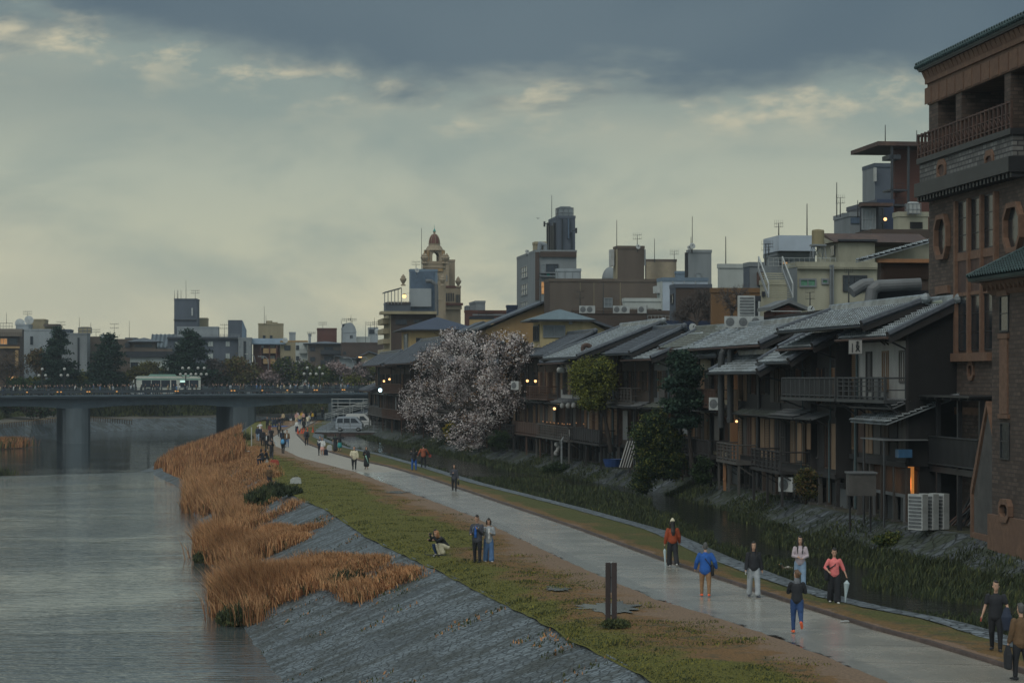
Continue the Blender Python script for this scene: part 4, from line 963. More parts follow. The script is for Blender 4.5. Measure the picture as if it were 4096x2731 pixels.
# corner deck of the brick hall: steel canopy, railing deck on posts
s0 = bh.N; 
def pz(x, y, s): return W(x, y, s)
dk = Bld('steel_deck', 'black steel riverside deck with flat canopy in front of the brick hall', ((3968-CX)*.01000, F*.01000), bh.th, ZB, 'deck')
Ld = dk.lp(3708)[0]
zr_ = dk.lp(3900, 1590)[1]; zd = dk.lp(3900, 1878)[1]; zh = dk.lp(3900, 1755)[1]
m = MB(); m.box((-1.0, -.2, zr_), (3.0, Ld+1.0, zr_+.08), m_black); 
for k in range(9): m.beam((-1.0, k*Ld/8, zr_-.06), (3.0, k*Ld/8, zr_-.06), .06, .1, m_black)
dk.P('canopy', m); m = MB(); m.box((-.5, 0, zd-.25), (2.5, Ld, zd), m_black); dk.P('deck_floor', m)
for y in (0.1, Ld*.33, Ld*.66, Ld-.1):
    m = MB(); m.box((-.5, y-.09, -.2), (-.32, y+.09, zr_-.02), m_black); dk.P('post', m)
m = MB(); m.bar((-.55, 0, zh), (-.55, Ld, zh), .05, m_black); m.bar((-.55, 0, zd+.1), (-.55, Ld, zd+.1), .04, m_black)
for k in range(int(Ld/.17)): m.box((-.57, k*.17, zd+.1), (-.53, k*.17+.07, zh), m_black)
m.bar((-.55, Ld, zh), (2.5, Ld, zh), .05, m_black); dk.P('railing', m)
# white air conditioner bank under it, bundle of poles
for i, x in enumerate((3672, 3715, 3757)):
    g = G(x, 2118-i*2, .75); ac_unit(['left','middle','right'][i]+' of the three tall white air conditioning cabinets under the steel deck', (g.x, g.y, .72), R(-55), 'tall air conditioning cabinets under the steel deck', 1.0, True)
g = G(3860, 2100, .8); o = thing('pole_bundle', 'leaning bundle of scaffold poles under the steel deck', 'poles', g); m = MB()
for k in range(12): m.bar((random.uniform(-.8,.2), random.uniform(-.4,.4), 0), (random.uniform(.5,1.6), random.uniform(-.4,.4), random.uniform(1.2, 2.2)), .045, random.choice([m_rust, m_black, m_steel]), 6)
m.build('poles', o)
# smaller lit annex between the brick hall and the nearest townhouse
an = Bld('lattice_annex', 'low annex with a dark slatted screen glowing orange from behind', ((3625-CX)*.01075, F*.01075), bh.th, ZB, 'annex')
La_ = an.lp(3497)[0]; za, zb_ = an.lp(3560, 1965)[1], an.lp(3560, 1850)[1]
m = MB(); m.box((.6, 0, za), (3.5, La_, an.lp(3560, 1700)[1]), m_dark); an.P('wall', m)
m = MB(); m.box((-.05, 0, za-.15), (.6, La_, za), m_greysh); m.box((-.05, 0, zb_), (.02, La_, zb_+.12), m_greysh)
for k in range(int(La_/.12)): m.box((-.03, k*.12, za+.001), (.01, k*.12+.055, zb_-.001), m_wood[1])
an.P('slat_screen', m)
m = MB(); m.box((.3, La_*.1, za+.15), (.34, La_*.28, za+.7), m_lamp); an.P('lit_panel', m); m = MB(); m.box((.3, La_*.36, za+.2), (.34, La_*.5, za+.75), m_lamp); an.P('lit_panel', m); m = MB(); m.box((.35, .2, za+.01), (.4, La_-.1, zb_-.05), mat('orange_glow', (.9,.34,.08), .8, .5, 2, emit=.35)); an.P('glowing_wall', m)
for k in range(4):
    m = MB(); y = lerp(.1, La_-.1, k/3); m.box((-.1, y-.06, -.2), (.02, y+.06, za-.151), m_greysh); an.P('post', m)
m = MB(); tiles(m, (-1.0, -.5, an.lp(3560,1690)[1]), (-1.0, La_+.5, an.lp(3560,1690)[1]), (3.5, 0, 1.3), m_tile); an.P('roof', m)
m = MB(); zz = an.lp(3600, 1735)[1]; m.box((-1.2, -.6, zz-.25), (.8, La_*.6, zz-.2), m_greysh); m.bar((-1.1, -.5, -.1), (-1.1, -.5, zz-.25), .06, m_sheet); m.bar((-1.1, La_*.55, -.1), (-1.1, La_*.55, zz-.25), .06, m_sheet); an.P('canopy', m)
m = MB(); a, z = an.lp(3640, 1830); m.box((-.5, -.6, z), (.1, -.05, z+.35), mat('blue_plastic', (.03, .1, .2), .5, .2)); 
o = tag(an.P('storage_crate', m), 'blue plastic crate on the annex deck rail', 'crate'); o.parent = None; o.matrix_world = Matrix.Translation((an.N[0], an.N[1], ZB)) @ Matrix.Rotation(an.th, 4, 'Z')
KIDS[an.root.name].remove(o)
# wooden lattice box platform on orange stilts, paper-lit screens
def pbox(b, mb, x0, y0, x1, y1, d0, d1, m):
    a0, za = b.lp(x0, y0); a1, zb_ = b.lp(x1, y1); b.fb(mb, 'L', min(a0, a1), max(a0, a1), min(za, zb_), max(za, zb_), d0, d1, m)
b = Bld('lattice_platform', 'small pale orange lattice box platform standing on three stilts', (lambda q: q)(facade_frame(2955, -1.3)[0]), R(10), ZB, 'platform')
a1 = b.lp(2892)[0]; zt, zm, zb_ = b.lp(2925, 1783)[1], b.lp(2925, 1845)[1], b.lp(2925, 1865)[1]
m = MB(); m.box((0, 0, zb_), (1.4, a1, zm), m_lath); b.P('floor', m); m = MB()
for k in range(6): m.box((-.02, lerp(0, a1-.07, k/5), zm), (.04, lerp(0, a1-.07, k/5)+.07, zt), m_lath)
for k in range(5): m.box((-.04, 0, lerp(zm, zt-.07, k/4)), (-.021, a1, lerp(zm, zt-.07, k/4)+.07), m_lath)
m.box((.9, .05, zm), (.95, a1, zt+.8), m_bamb); b.P('lattice', m)
for k in range(3): m = MB(); y = lerp(.05, a1-.15, k/2); m.box((0, y, -.1), (.13, y+.13, zb_-.001), m_oran); b.P('post', m)
m = MB(); m.box((-.01, .0, .5), (.1, a1, .6), m_oran); b.P('stretcher', m)
# white cloth, blue tub, leaning board on the ledge; street lamp pole with right-angle head
g = W(2240, 1865, sf(2240)*.93); 
o = thing('bent_lamp_pole', 'grey steel pole bent at the top standing in front of the dining deck', 'pole', G(2247, 1893, -.2)); h = (1893-1745)*o.location.y/F
m = MB(); m.path([(0,0,0),(0,0,h-.3),(.15,0,h-.08),(.4,0,h),(1.6,.2,h+.02)], .09, m_steel, 8); m.build('pole', o)
m = MB(); px, py = hz(470, 1220); s = sf(px)*.985; p = W(px, py, s)
for k in range(9): m.ball((random.uniform(-.3,.3), random.uniform(-.2,.2), .2+k*.17), random.uniform(.14,.26), m_whit, 8, 5)
tag(m.build('white_cloth', None, p), 'bundled white cloth hanging under the dining deck', 'cloth')
px, py = hz(887, 1305); s = sf(px)*.975; p = W(px, py, s); m = MB(); m.lathe((0,0,0), [(.55,0),(.72,.5),(.76,.52),(.68,.5),(.5,.06)], mat('blue_tub', (.02, .06, .2), .5, .2), 16); tag(m.build('blue_tub', None, p), 'round dark blue tub on the ledge under the townhouses', 'tub')
px, py = hz(985, 1310); p = W(px, py, sf(px)*.973); m = MB()
for k in range(5): m.beam((k*.17-.4, 0, 0), (k*.17+.15, .3, 1.75), .11, .03, m_whit)
tag(m.build('leaning_pallet', None, p), 'pale slatted board leaning on the bank beside the blue tub', 'pallet')
for x, y, lb in ((2700+880/1.96, 1200+1505/1.96, 'white air conditioner under the glass bay house'), (2700+325/1.96, 1200+865/1.96, 'white air conditioner on the wall beside the left black duct'), (2000+125/1.96, 1200+705/1.96, 'air conditioner on the small roof beside the cherry tree')):
    p = W(x, y, sf(x)*.97); ac_unit(lb, p, R(-40))
p = W(2700+1430/1.96, 1200+1530/1.96, sf(3430)*.955); o = thing('cloth_covered_unit', 'grey cloth covered machine hung under the tall timber windows', 'machine', p)
m = MB(); m.box((-.4,-.4,0),(.75,.7,.95), m_stucco); m.box((-.46,-.46,.951),(.8,.76,1.02), m_greysh); m.build('cover', o)
for x_ in (-.3, .6): m = MB(); m.bar((x_, .2, -1.6), (x_, .2, -.001), .05, m_black); m.build('support', o)
# dining deck posts beneath small round shades were built with the lamps; reed-screen shutters by the annex
# ================================================================ THE CITY BEHIND
def wallm(n, r, g, b_, v=.2, rough=.85, st=(1,1,.3), **k): return mat('wall_'+n, tuple(min(.75, c*1.0) for c in lin(r, g, b_)[:3]), rough, v, .35, stretch=st, **k)
WM = dict(grey=wallm('grey', 128,134,138), lgrey=wallm('lgrey', 150,158,164), blue=wallm('blue', 112,130,148), dgrey=wallm('dgrey', 84,92,104), beige=wallm('beige', 158,148,122), cream=wallm('cream', 186,170,130),
          white=wallm('white', 176,182,180), brown=wallm('brown', 96,86,78), dbrown=wallm('dbrown', 76,64,58), tan=wallm('tan', 168,138,96, col2=lin(110,92,72)[:3]), ochre=wallm('ochre', 118,90,62), stone=wallm('stone', 152,138,118),
          brick=wallm('redbrick', 96,62,54), yel=wallm('yel', 180,154,108), conc=wallm('conc', 168,166,148, .3, col2=lin(100,100,92)[:3]), dark=wallm('dark', 46,50,58), navy=wallm('navy', 40,52,78, .15, .45), pan=mat('metal_panel', lin(168,180,194)[:3], .5, .1, .6))
m_stripv = mat('ribbed_blue', lin(86,104,124)[:3], .5, .2, 2, kind='stripes', col2=lin(52,66,86)[:3], bw=(2.0,.2,.03))
m_stripb = mat('striped_brown', lin(150,138,118)[:3], .8, .1, 2, kind='stripes', col2=lin(76,70,64)[:3], bw=(.11,.2,.03))
m_win = mat('dark_window', (.03, .04, .055), .2, .3, .4, spec=.5); m_winp = mat('pale_window', (.2, .23, .25), .25, .3, .5); m_wing = mat('green_curtain', (.10, .26, .17), .6, .3, 3); m_frame = mat('window_frame', (.2, .22, .24), .5, .1, 2); m_framed = mat('window_frame_dark', (.03, .035, .045), .5, .1, 2)
PM = dict(d=m_win, p=m_winp, g=m_wing, l=m_lit, c=mat('pale_curtain', (.45,.5,.48), .5, .2, 3))
def blk(label, x0, xm, x1, ytop, s, wall='grey', th=7, zb=None, name='apartment_building', cat='building', side=None, par=.35, wins=(), yb=None, leftd=None, group=None, slab=None):
    """block with its near corner on column xm: river face out to x0, front face out to x1"""
    zb = zb if zb is not None else (CH+(HY-yb)*s if yb else ZB)
    b = Bld(name, label, at(xm, s), R(th), zb, cat, group); b.s = s
    b.L_ = leftd or (b.lp(x0)[0] if x0 < xm-2 else 9.0); b.D_ = b.fp(x1)[0]; b.H_ = CH+(HY-ytop)*s-zb
    fm = WM[wall]; sm = WM[side] if side else fm; m = MB()
    m.box((.0, .03, 0), (b.D_, b.L_, b.H_), fm); o = b.P('wall', m)
    if side: m = MB(); m.box((-.03, 0, 0), (-.001, b.L_, b.H_), sm); b.P('side_wall', m)
    if par:
        m = MB(); t = .22
        for q in (((-.06,-.05), (b.D_+.05, t)), ((-.06, b.L_-t), (b.D_+.05, b.L_+.05)), ((-.06, t+.001), (t, b.L_-t-.001)), ((b.D_-t, t+.001), (b.D_+.05, b.L_-t-.001))):
            m.box((*q[0], b.H_+.001), (*q[1], b.H_+par), WM[slab] if slab else fm)
        b.P('parapet', m)
    for w_ in wins: addw(b, *w_)
    return b
def addw(b, face, x0, y0, x1, y1, st='d', nx=2, ny=1, cols=1, rows=1, gx=.4, gy=.5, fm=None):
    for i in range(cols):
        for j in range(rows):
            wx, wy = (x1-x0)/(cols+(cols-1)*gx), (y1-y0)/(rows+(rows-1)*gy)
            a, c = x0+i*wx*(1+gx), y0+j*wy*(1+gy)
            wpx(b, face, a, c, a+wx, c+wy, fm or (m_framed if st == 'd' else m_frame), PM[st], nx=nx, ny=ny, d=.09, fw=.1, bw=.07, off=.0 if face == 'F' else .031)
def fbox(b, name, face, x0, y0, x1, y1, d, m, d0=0.0, parent=None):
    g = b.lp if face == 'L' else b.fp; a0, za = g(x0, y0); a1, zb_ = g(x1, y1); mb = MB()
    b.fb(mb, face, min(a0, a1), max(a0, a1), min(za, zb_), max(za, zb_), d0, d, m); return b.P(name, mb, parent)
def frail(b, x0, x1, y0, y1, d=.05, m=None, name='railing', face='F', st=.5):
    g = b.lp if face == 'L' else b.fp; a0, za = g(x0, y0); a1, zb_ = g(x1, y1); a0, a1 = min(a0, a1), max(a0, a1); z0, z1 = min(za, zb_), max(za, zb_); mb = MB(); m = m or m_steel; t = b.s*.8
    pt = (lambda a, z: (a, -d, z)) if face == 'F' else (lambda a, z: (-d, a, z))
    for z in (z1, (z0+z1)/2, z0+.05): mb.bar(pt(a0, z), pt(a1, z), t, m, 4)
    for k in range(int((a1-a0)/st)+1): mb.bar(pt(a0+k*st, z0), pt(a0+k*st, z1), t*.8, m, 4)
    return b.P(name, mb)
def hip(b, y_e, y_r, m, ov=.7, name='roof', inset=None, gab=None, tile=False, pf=.5):
    """hipped or gabled roof over the block; eave at H, ridge height from a pixel row"""
    z0 = b.H_+.02; z1 = z0+(y_e-y_r)*b.s; x0, x1, y0, y1 = -ov, b.D_+ov, -ov, b.L_+ov; mb = MB()
    if gab == 'x':            # ridge runs away from the camera, gable toward it
        xm = lerp(x0, x1, pf); th_ = .22
        for sg, xa in ((1, x0), (-1, x1)):
            if tile: A, B_ = ((xa, y0, z0), (xa, y1, z0)); tiles(mb, A, B_, (xm-xa, 0, z1-z0), m, .45, .45, .06, .12)
            else: mb.prism([(xa, z0), (xm, z1), (xm, z1+th_), (xa, z0+th_)], y0, y1, m, 'y')
        r = b.P(name, mb); g = MB(); g.prism([(0, b.H_-.01), (b.D_, b.H_-.01), (lerp(0, b.D_, pf), z1-.12)], .031, b.L_-.05, b.gm, 'y'); b.P('gable', g); return r
    i = inset if inset is not None else min(b.D_, b.L_)/2
    xa, xb, ym = x0+i, x1-i, (y0+y1)/2
    if b.D_ < b.L_: vs_r = [((x0+x1)/2, y0+i, z1), ((x0+x1)/2, y1-i, z1)]; fs = [(0,1,4),(1,2,5,4),(2,3,5),(3,0,4,5)]
    else: vs_r = [(xa, ym, z1), (xb, ym, z1)]; fs = [(0,1,5,4),(1,2,5),(2,3,4,5),(3,0,4)]
    mb.add([(x0,y0,z0),(x1,y0,z0),(x1,y1,z0),(x0,y1,z0)]+vs_r, fs+[(3,2,1,0)], m); mb.box((x0-.02, y0-.02, z0-.14), (x1+.02, y1+.02, z0-.001), m_framed)
    for v in vs_r[:1]:
        for c in ((x0,y0,z0),(x1,y0,z0)): pass
    return b.P(name, mb)
zC = lambda x, y: (1400+x/2.412, 850+y/2.412)
zD = lambda x, y: (2000+x/2.24, 700+y/2.24)
zE = lambda x, y: (2700+x/2.24, 800+y/2.24)
# ---------- mid distance, behind the townhouses (right to left)
b = blk('dark brick tower with flat projecting canopy behind the brick hall', 3573, 3580, 3760, 597, .0205, 'brick', par=0)
fbox(b, 'canopy', 'F', 3479, 577, 3760, 597, 2.5, m_rust, d0=-6); 
for x in (3535, 3600): fbox(b, 'column', 'F', x, 597, x+8, 920, 2.2, m_framed, d0=2.0)
fbox(b, 'landing', 'F', 3527, 628, 3573, 646, 2.2, m_framed, d0=.1); frail(b, 3535, 3590, 742, 765, 2.1, m_black); fbox(b, 'landing', 'F', 3530, 765, 3600, 772, 2.2, m_framed, d0=.1)
frail(b, 3535, 3590, 800, 825, 2.1, m_black); fbox(b, 'landing', 'F', 3530, 825, 3600, 832, 2.2, m_framed, d0=.1)
b = blk('grey ribbed office block with vertical antenna panel left of the dark brick tower', 3451, 3500, 3580, 668, .0225, 'dgrey', side='grey'); fbox(b, 'antenna_panel', 'F', 3490+3, 672, 3502, 727, .4, m_white)
b = blk('glass fronted stair block with tall white framed panes below the ribbed office block', 3439, 3446, 3514, 827, .019, 'dark', th=5, wins=(('F',3446,832,3503,920,'p',4,2),)); fbox(b, 'cornice', 'F', 3440, 815, 3560, 828, 1.0, m_rust, d0=-.5)
b = blk('dark blue steel stairwell with an orange lamp beside the glass stair block', 3508, 3510, 3575, 815, .0192, 'navy', wins=(('F',3512,830,3535,920,'d',1,3),)); 
lamp('small orange lamp on the dark blue stairwell', 3541, 877, .0189, .13, pw=0)
b = blk('cream rooftop block carrying a white water tank', 3573, 3595, 3713, 866, .0183, 'conc'); fbox(b, 'recess_shade', 'F', 3640, 888, 3690, 915, .03, m_dark, d0=.001)  # dark panel on the face, painted in as the shade of a recess
def tank(label, x0, x1, y0, y1, s, kind='box', mm=None, legs=None, group=None):
    p = W((x0+x1)/2, y1, s); w_ = (x1-x0)*s; h = (y1-y0)*s; o = thing('water_tank', label, 'water tank', p, R(8), group); mm = mm or m_white; m = MB()
    if kind == 'box':
        m.box((-w_/2+.05, -w_/2+.05, .15), (w_/2-.05, w_/2-.05, h*.86), mm); m.prism([(-w_/2+.05, h*.86+.001), (w_/2-.05, h*.86+.001), (w_*.3, h), (-w_*.3, h)], -w_*.3, w_*.3, mm, 'y'); m.build('tank', o); m = MB()
        for i in range(4): m.bar((lerp(-w_/2, w_/2, i/3), -w_/2, 0), (lerp(-w_/2, w_/2, i/3), -w_/2, h*.86), s*1.2, m_frame, 4); m.bar((-w_/2, lerp(-w_/2, w_/2, i/3), 0), (-w_/2, lerp(-w_/2, w_/2, i/3), h*.86), s*1.2, m_frame, 4)
        for z in (.1, h*.43, h*.86): m.bar((-w_/2, -w_/2, z), (w_/2, -w_/2, z), s*1.2, m_frame, 4); m.bar((-w_/2, -w_/2, z), (-w_/2, w_/2, z), s*1.2, m_frame, 4)
        m.build('frame', o)
    else: m.lathe((0, 0, 0), [(w_/2, .0), (w_/2, h*.88), (w_/2*.9, h*.95), (w_*.1, h)], mm, 16); m.build('tank', o)
    if legs:
        z = -(legs-y1)*s; m = MB(); pts = [(-w_/2, -w_/2), (w_/2, -w_/2), (w_/2, w_/2), (-w_/2, w_/2)]
        for i, (a, c) in enumerate(pts):
            m.bar((a*1.1, c*1.1, z), (a*.8, c*.8, 0), s*1.6, m_frame, 5); d, e = pts[(i+1) % 4]; m.bar((a*1.1, c*1.1, z), (d*.8, e*.8, 0), s*.9, m_frame, 4); m.bar((d*1.1, e*1.1, z), (a*.8, c*.8, 0), s*.9, m_frame, 4)
        m.box((-w_*.55, -w_*.55, -.12), (w_*.55, w_*.55, -.001), m_frame); m.build('stand', o)
    return o
tank('white panelled water tank in a steel frame, highest on the right', 3627, 3677, 808, 862, .0183)
b = blk('light steel clad penthouse with a row of black tanks on its roof', 3336, 3400, 3440, 866, .0195, 'grey', wins=()); fbox(b, 'louvre', 'F', 3402, 870, 3437, 894, .06, m_stripv, d0=.001)
tank('low black drum tank row on the steel clad penthouse', 3365, 3410, 852, 866, .0198, 'drum', m_black)
b = blk('pale metal clad upper storeys with open deck beneath, left of the water tank on legs', 3053, 3115, 3262, 941, .0185, 'pan', yb=1003, par=0)
b = blk('grey lower storeys with lit rooms behind a roof railing', 3056, 3112, 3262, 1022, .0186, 'grey', wins=(('F',3118,1042,3165,1063,'d',4),('F',3190,1045,3240,1064,'d',4)))
for x0, x1 in ((3130,3148),(3198,3212)): fbox(b, 'lit_window', 'F', x0, 1048, x1, 1056, .13, m_lit, d0=.11)
m = MB(); 
for x in range(3118, 3262, 14): a, z = b.fp(x, 1022); m.box((a-.08, .2, z), (a+.08, .36, z+19*b.s), m_frame)
b.P('deck_column', m)
tank('rust stained round water tank on tall steel legs', 3247, 3297, 917, 978, .0172, 'drum', wallm('tank', 142,132,104,.3), legs=1036)
b = blk('cream gabled penthouse with dark brown metal roof', 3303, 3354, 3500, 963, .0172, 'conc', side='conc', par=0, leftd=6); fbox(b, 'roof_edge', 'F', 3350, 958, 3505, 966, .35, m_framed)
L0 = b.L_; mb = MB(); z0 = b.H_; h = 40*b.s; mb.prism([(-.3, z0-.1), (L0/2, z0+h), (L0+.3, z0-.1)], -.35, b.D_+4, m_rust, 'x'); b.P('roof', mb)
mb = MB(); mb.prism([(0, z0+.001-.1), (L0/2, z0+h-.25), (L0, z0-.1)], -.4, -.351, WM['conc'], 'x'); b.P('gable', mb); fbox(b, 'door', 'L', 3329, 985, 3343, 1022, .12, m_win, d0=.031)
b = blk('long dark brown roofed extension behind the cream penthouse', 3500, 3502, 3720, 930, .0178, 'conc', par=0); fbox(b, 'roof', 'F', 3480, 918, 3720, 964, .5, WM['dbrown'], d0=-4)
b = blk('stained cream concrete block with green curtained windows', 3150, 3189, 3508, 1068, .0165, 'conc', side='grey', wins=(('F',3197,1114,3265,1148,'g',2),('F',3285,1114,3314,1137,'g',1),('F',3371,1101,3468,1167,'d',2)))
fbox(b, 'string_course', 'F', 3189, 1071, 3508, 1077, .25, WM['conc']); 
for x in (3316, 3322, 3328): fbox(b, 'drainpipe', 'F', x, 1060, x+3, 1260, .3, m_frame, d0=.1)
frail(b, 3080, 3350, 1030, 1066, -.5, m_white, st=.35)
# outside stair
st = thing('outside_stair', 'grey steel outside stair with white handrails climbing the stained cream block', 'stair', W(3120, 1190, .0162), R(7)); m = MB(); hS = 110*.0162
for k in range(12): m.box((-.75-.0*k, .22*k, hS*k/12), (.75, .22*k+.3, hS*k/12+.06), WM['conc'])
for x in (-.8, .8): m.beam((x, 0, .1), (x, 2.7, hS+.1), .06, .25, m_frame)
m.build('steps', st); m = MB()
for x in (-.8, .8): m.bar((x, -.2, .9), (x, 2.7, hS+1.0), .05, m_white); m.bar((x, -.2, .0), (x, -.2, .9), .05, m_white); m.bar((x, 2.7, hS), (x, 2.7, hS+1.0), .05, m_white)
m.build('handrail', st)
b = blk('low grey concrete block with roof units left of the outside stair', 2975, 2998, 3090, 1066, .0195, 'grey', side='dgrey'); fbox(b, 'louvre', 'F', 3027, 1088, 3059, 1140, .3, m_rust)
b = blk('pale concrete parapet block with black drum tanks on top', 2871, 2876, 2975, 1072, .0205, 'white')
for i in range(3): tank(['left','middle','right'][i]+' of three low black drum tanks on the pale parapet block', 2906+i*26, 2928+i*26, 1062, 1072, .0208, 'drum', m_black)
b = blk('ochre rendered wall behind the bare trees', 2842, 2845, 3040, 1170, .0185, 'ochre', wins=())
b = blk('low cream block beside the ochre wall', 3040, 3045, 3160, 1140, .018, 'conc', wins=(('F',3047,1166,3060,1185,'d',1),))
b = blk('dark rendered block behind the left bare tree', 2680, 2703, 2846, 1151, .0225, 'dbrown', side='dgrey', slab='dgrey', wins=(('L',2686,1175,2697,1215,'d',1),))
b = blk('pale blue clad low building with white pipes above the townhouses', 2629, 2650, 2832, 1124, .0245, 'pan', side='white', slab='blue'); fbox(b, 'wall_unit', 'L', 2632, 1146, 2642, 1172, .5, m_white, d0=.04)
for x in (2690, 2735, 2780): fbox(b, 'drainpipe', 'F', x, 1124, x+2, 1215, .2, m_white)
b = blk('grey concrete stair tower with satellite dishes on its left edge', 2747, 2754, 2846, 1011, .0285, 'grey', wins=(('F',2781,1091,2805,1121,'p',1),)); fbox(b, 'pipe_bundle', 'L', 2749, 1011, 2752, 1120, .3, m_black, d0=.04)
aerial('tall mast beside the satellite dishes on the grey stair tower', 2769, 865, 1011, .0285); aerial('short mast on the left edge of the grey stair tower', 2764, 948, 1011, .0284)
dish('big round dish on the grey stair tower', 2768, 985, .0284, .36); dish('small dish on the left edge of the grey stair tower', 2756, 992, .0284, .26)
b = blk('vertically striped brown and beige block', 2580, 2584, 2706, 1047, .033, 'brown'); fbox(b, 'striped_cladding', 'F', 2585, 1047, 2705, 1135, .05, m_stripb, d0=.001)
aerial('thin mast on the striped block', 2618, 955, 1047, .033); aerial('short aerial on the right of the striped block', 2697, 1005, 1047, .033, 'yagi')
b = blk('blue tinted low roof between the striped block and the grey stair tower', 2700, 2706, 2760, 1095, .031, 'blue')
b = blk('big plain brown block behind the yellow lookout house', 2177, 2199, 2660, 1126, .0285, 'brown', side='dbrown', wins=(('F',2415,1191,2450,1231,'p',2,2),))
for x in (2320, 2375, 2480): fbox(b, 'expansion_joint', 'F', x, 1130, x+1.5, 1240, .02, WM['beige'], d0=.001)
b = blk('brown lift tower rising from the big plain brown block', 2454, 2470, 2577, 995, .0288, 'brown', side='beige'); fbox(b, 'antenna_panel', 'L', 2456, 1000, 2464, 1065, .6, m_white, d0=.2); fbox(b, 'side_pipe', 'F', 2577, 998, 2581, 1062, .3, m_frame)  # beige side wall paints the light falling on the tower's left face
aerial('thin mast on the brown lift tower', 2467, 880, 995, .0288); aerial('branched TV aerial on the brown lift tower', 2549, 940, 996, .0288, 'yagi'); dish('small dark dish on the brown lift tower', 2551, 988, .0287, .28)
tank('low round tank on the brown lift tower', 2483, 2545, 986, 995, .0291, 'drum', WM['conc'])
o = W(2440, 1120, .031); m = MB(); r_ = 33*.031; m.lathe((0,0,0), [(r_*cos(t*pi/16), 2.1*r_*.75*sin(t*pi/16)) for t in range(8)]+[(.1, 1.58*r_)], WM['grey'], 20)
dm = thing('observatory_dome', 'pale ribbed dome standing left of the brown lift tower', 'dome', o); m.build('dome', dm, smooth=True); m = MB(); m.lathe((0,0,-1.2), [(r_*1.15, 0), (r_*1.15, 1.0), (r_, 1.199)], m_frame, 20); m.build('base_ring', dm)
b = blk('tall grey building with paired windows and a dark rooftop tower', 2068, 2141, 2306, 1010, .033, 'grey', side='grey', wins=(('L',2086,1065,2112,1113,'p',3,2),('L',2086,1135,2112,1182,'p',3,2),('L',2086,1205,2112,1228,'p',3,1),('F',2184,1056,2233,1090,'d',3),('F',2162,1056,2182,1088,'p',1)))
fbox(b, 'corner_shaft', 'F', 2141, 1008, 2157, 1200, .12, WM['dbrown']); fbox(b, 'parapet_band', 'F', 2160, 1006, 2305, 1029, .3, WM['dbrown']); fbox(b, 'balcony', 'F', 2160, 1090, 2222, 1094, .9, m_frame); fbox(b, 'balcony', 'F', 2160, 1104, 2222, 1108, .9, m_frame)
fbox(b, 'turquoise_screen', 'F', 2187, 1094, 2198, 1103, .2, mat('turquoise', (.05, .35, .3), .6, .1)); fbox(b, 'lit_window', 'F', 2166, 1128, 2176, 1175, .1, m_lit, d0=.02)
b = blk('rooftop tower of the tall grey building covered in pipes and antenna panels', 2195, 2230, 2301, 873, .0335, 'dgrey', side='dgrey', yb=1008)
for x in (2197, 2204, 2214, 2222): fbox(b, 'riser_pipe', 'L', x, 880+(x%5)*6, x+3, 1000, .4, m_black, d0=.05)
for x in (2247, 2270, 2276): fbox(b, 'riser_pipe', 'F', x, 876, x+(6 if x == 2270 else 2), 1000-(x-2247)*2, .35, m_stripv if x == 2270 else m_black, d0=.02)
for k in range(9): fbox(b, 'rung', 'F', 2282, 930+k*8, 2290, 932+k*8, .2, m_black, d0=.02)
for x, y in ((2177,886),(2304,912)): 
    p = W(x, y, .0333); o = thing('antenna', ('left' if x < 2200 else 'right')+' white antenna panel bracketed off the rooftop tower', 'antenna', p); m = MB(); m.box((-.1,-.1,-.7), (.16,.1,.0), m_black); m.build('panel', o); m = MB(); m.bar((0,0,-.3), (1.0 if x < 2200 else -.5, .3, -.35), .05, m_black); m.build('bracket', o)
tank('caged block of round faced water tanks on the rooftop tower', 2227, 2289, 827, 873, .0338, 'box', m_winp); aerial('tall mast left of the caged water tanks', 2207, 780, 878, .0335)
b = blk('rooftop duct housing on the tall grey building', 2131, 2140, 2186, 977, .0332, 'beige', yb=1008, name='duct_housing', cat='duct housing'); m = MB(); p = b.fp(2155, 990); m.path([(p[0], -.5, p[1]-.4), (p[0]+.1, -.5, p[1]+.5), (p[0]+.8, -.5, p[1]+.3), (p[0]+.8, -.5, p[1]-.4)], .3, m_frame, 10); b.P('duct', m)
dish('little dish on the tall grey building roof edge', 2108, 1008, .0333, .3)
b = blk('rusty pale corrugated annex in front of the tall grey building', 2222, 2229, 2324, 1085, .0315, 'lgrey'); 
for k in range(4): fbox(b, 'seam', 'F', 2229+k*30, 1086, 2231+k*30, 1124, .05, m_frame)
b = blk('white metal shed with pipes on the roof terrace', 2490, 2500, 2650, 1206, .0245, 'white', yb=1236, name='roof_shed'); b = blk('rust brown roof terrace wall with railing above the townhouses', 2285, 2290, 2700, 1255, .0243, 'dbrown'); frail(b, 2290, 2620, 1232, 1254, -.3, m_rust, st=.4)
frail(b, 2590, 2690, 1262, 1290, .2, m_white, st=.35)
for i, x in enumerate((2335, 2362, 2470, 2500, 2568)): g = W(x, 1254, .0240); ac_unit(['first','second','third','fourth','last'][i]+' air conditioner from the left on the roof terrace behind the yellow lookout house', g, R(5), 'air conditioners on the roof terrace')
for i, x in enumerate((2925, 2977, 3027)): g = W(x, 1312, .0150); ac_unit(['left','middle','right'][i]+' of the three big air conditioners lined on the tiled roof', g, R(5), 'three big air conditioners on the tiled roof', .95)
g = W(2985, 1268, .0152); ac_unit('tall white upright air conditioner behind the three big ones', (g.x, g.y, g.z-.5), R(5), None, 1.2, True)
b = blk('white framed dark glass screen box on the roofs behind the three air conditioners', 2985, 3008, 3040, 1205, .0158, 'dark', yb=1275, name='roof_cabin', cat='roof cabin'); fbox(b, 'frame', 'F', 3032, 1205, 3038, 1275, .1, m_white)
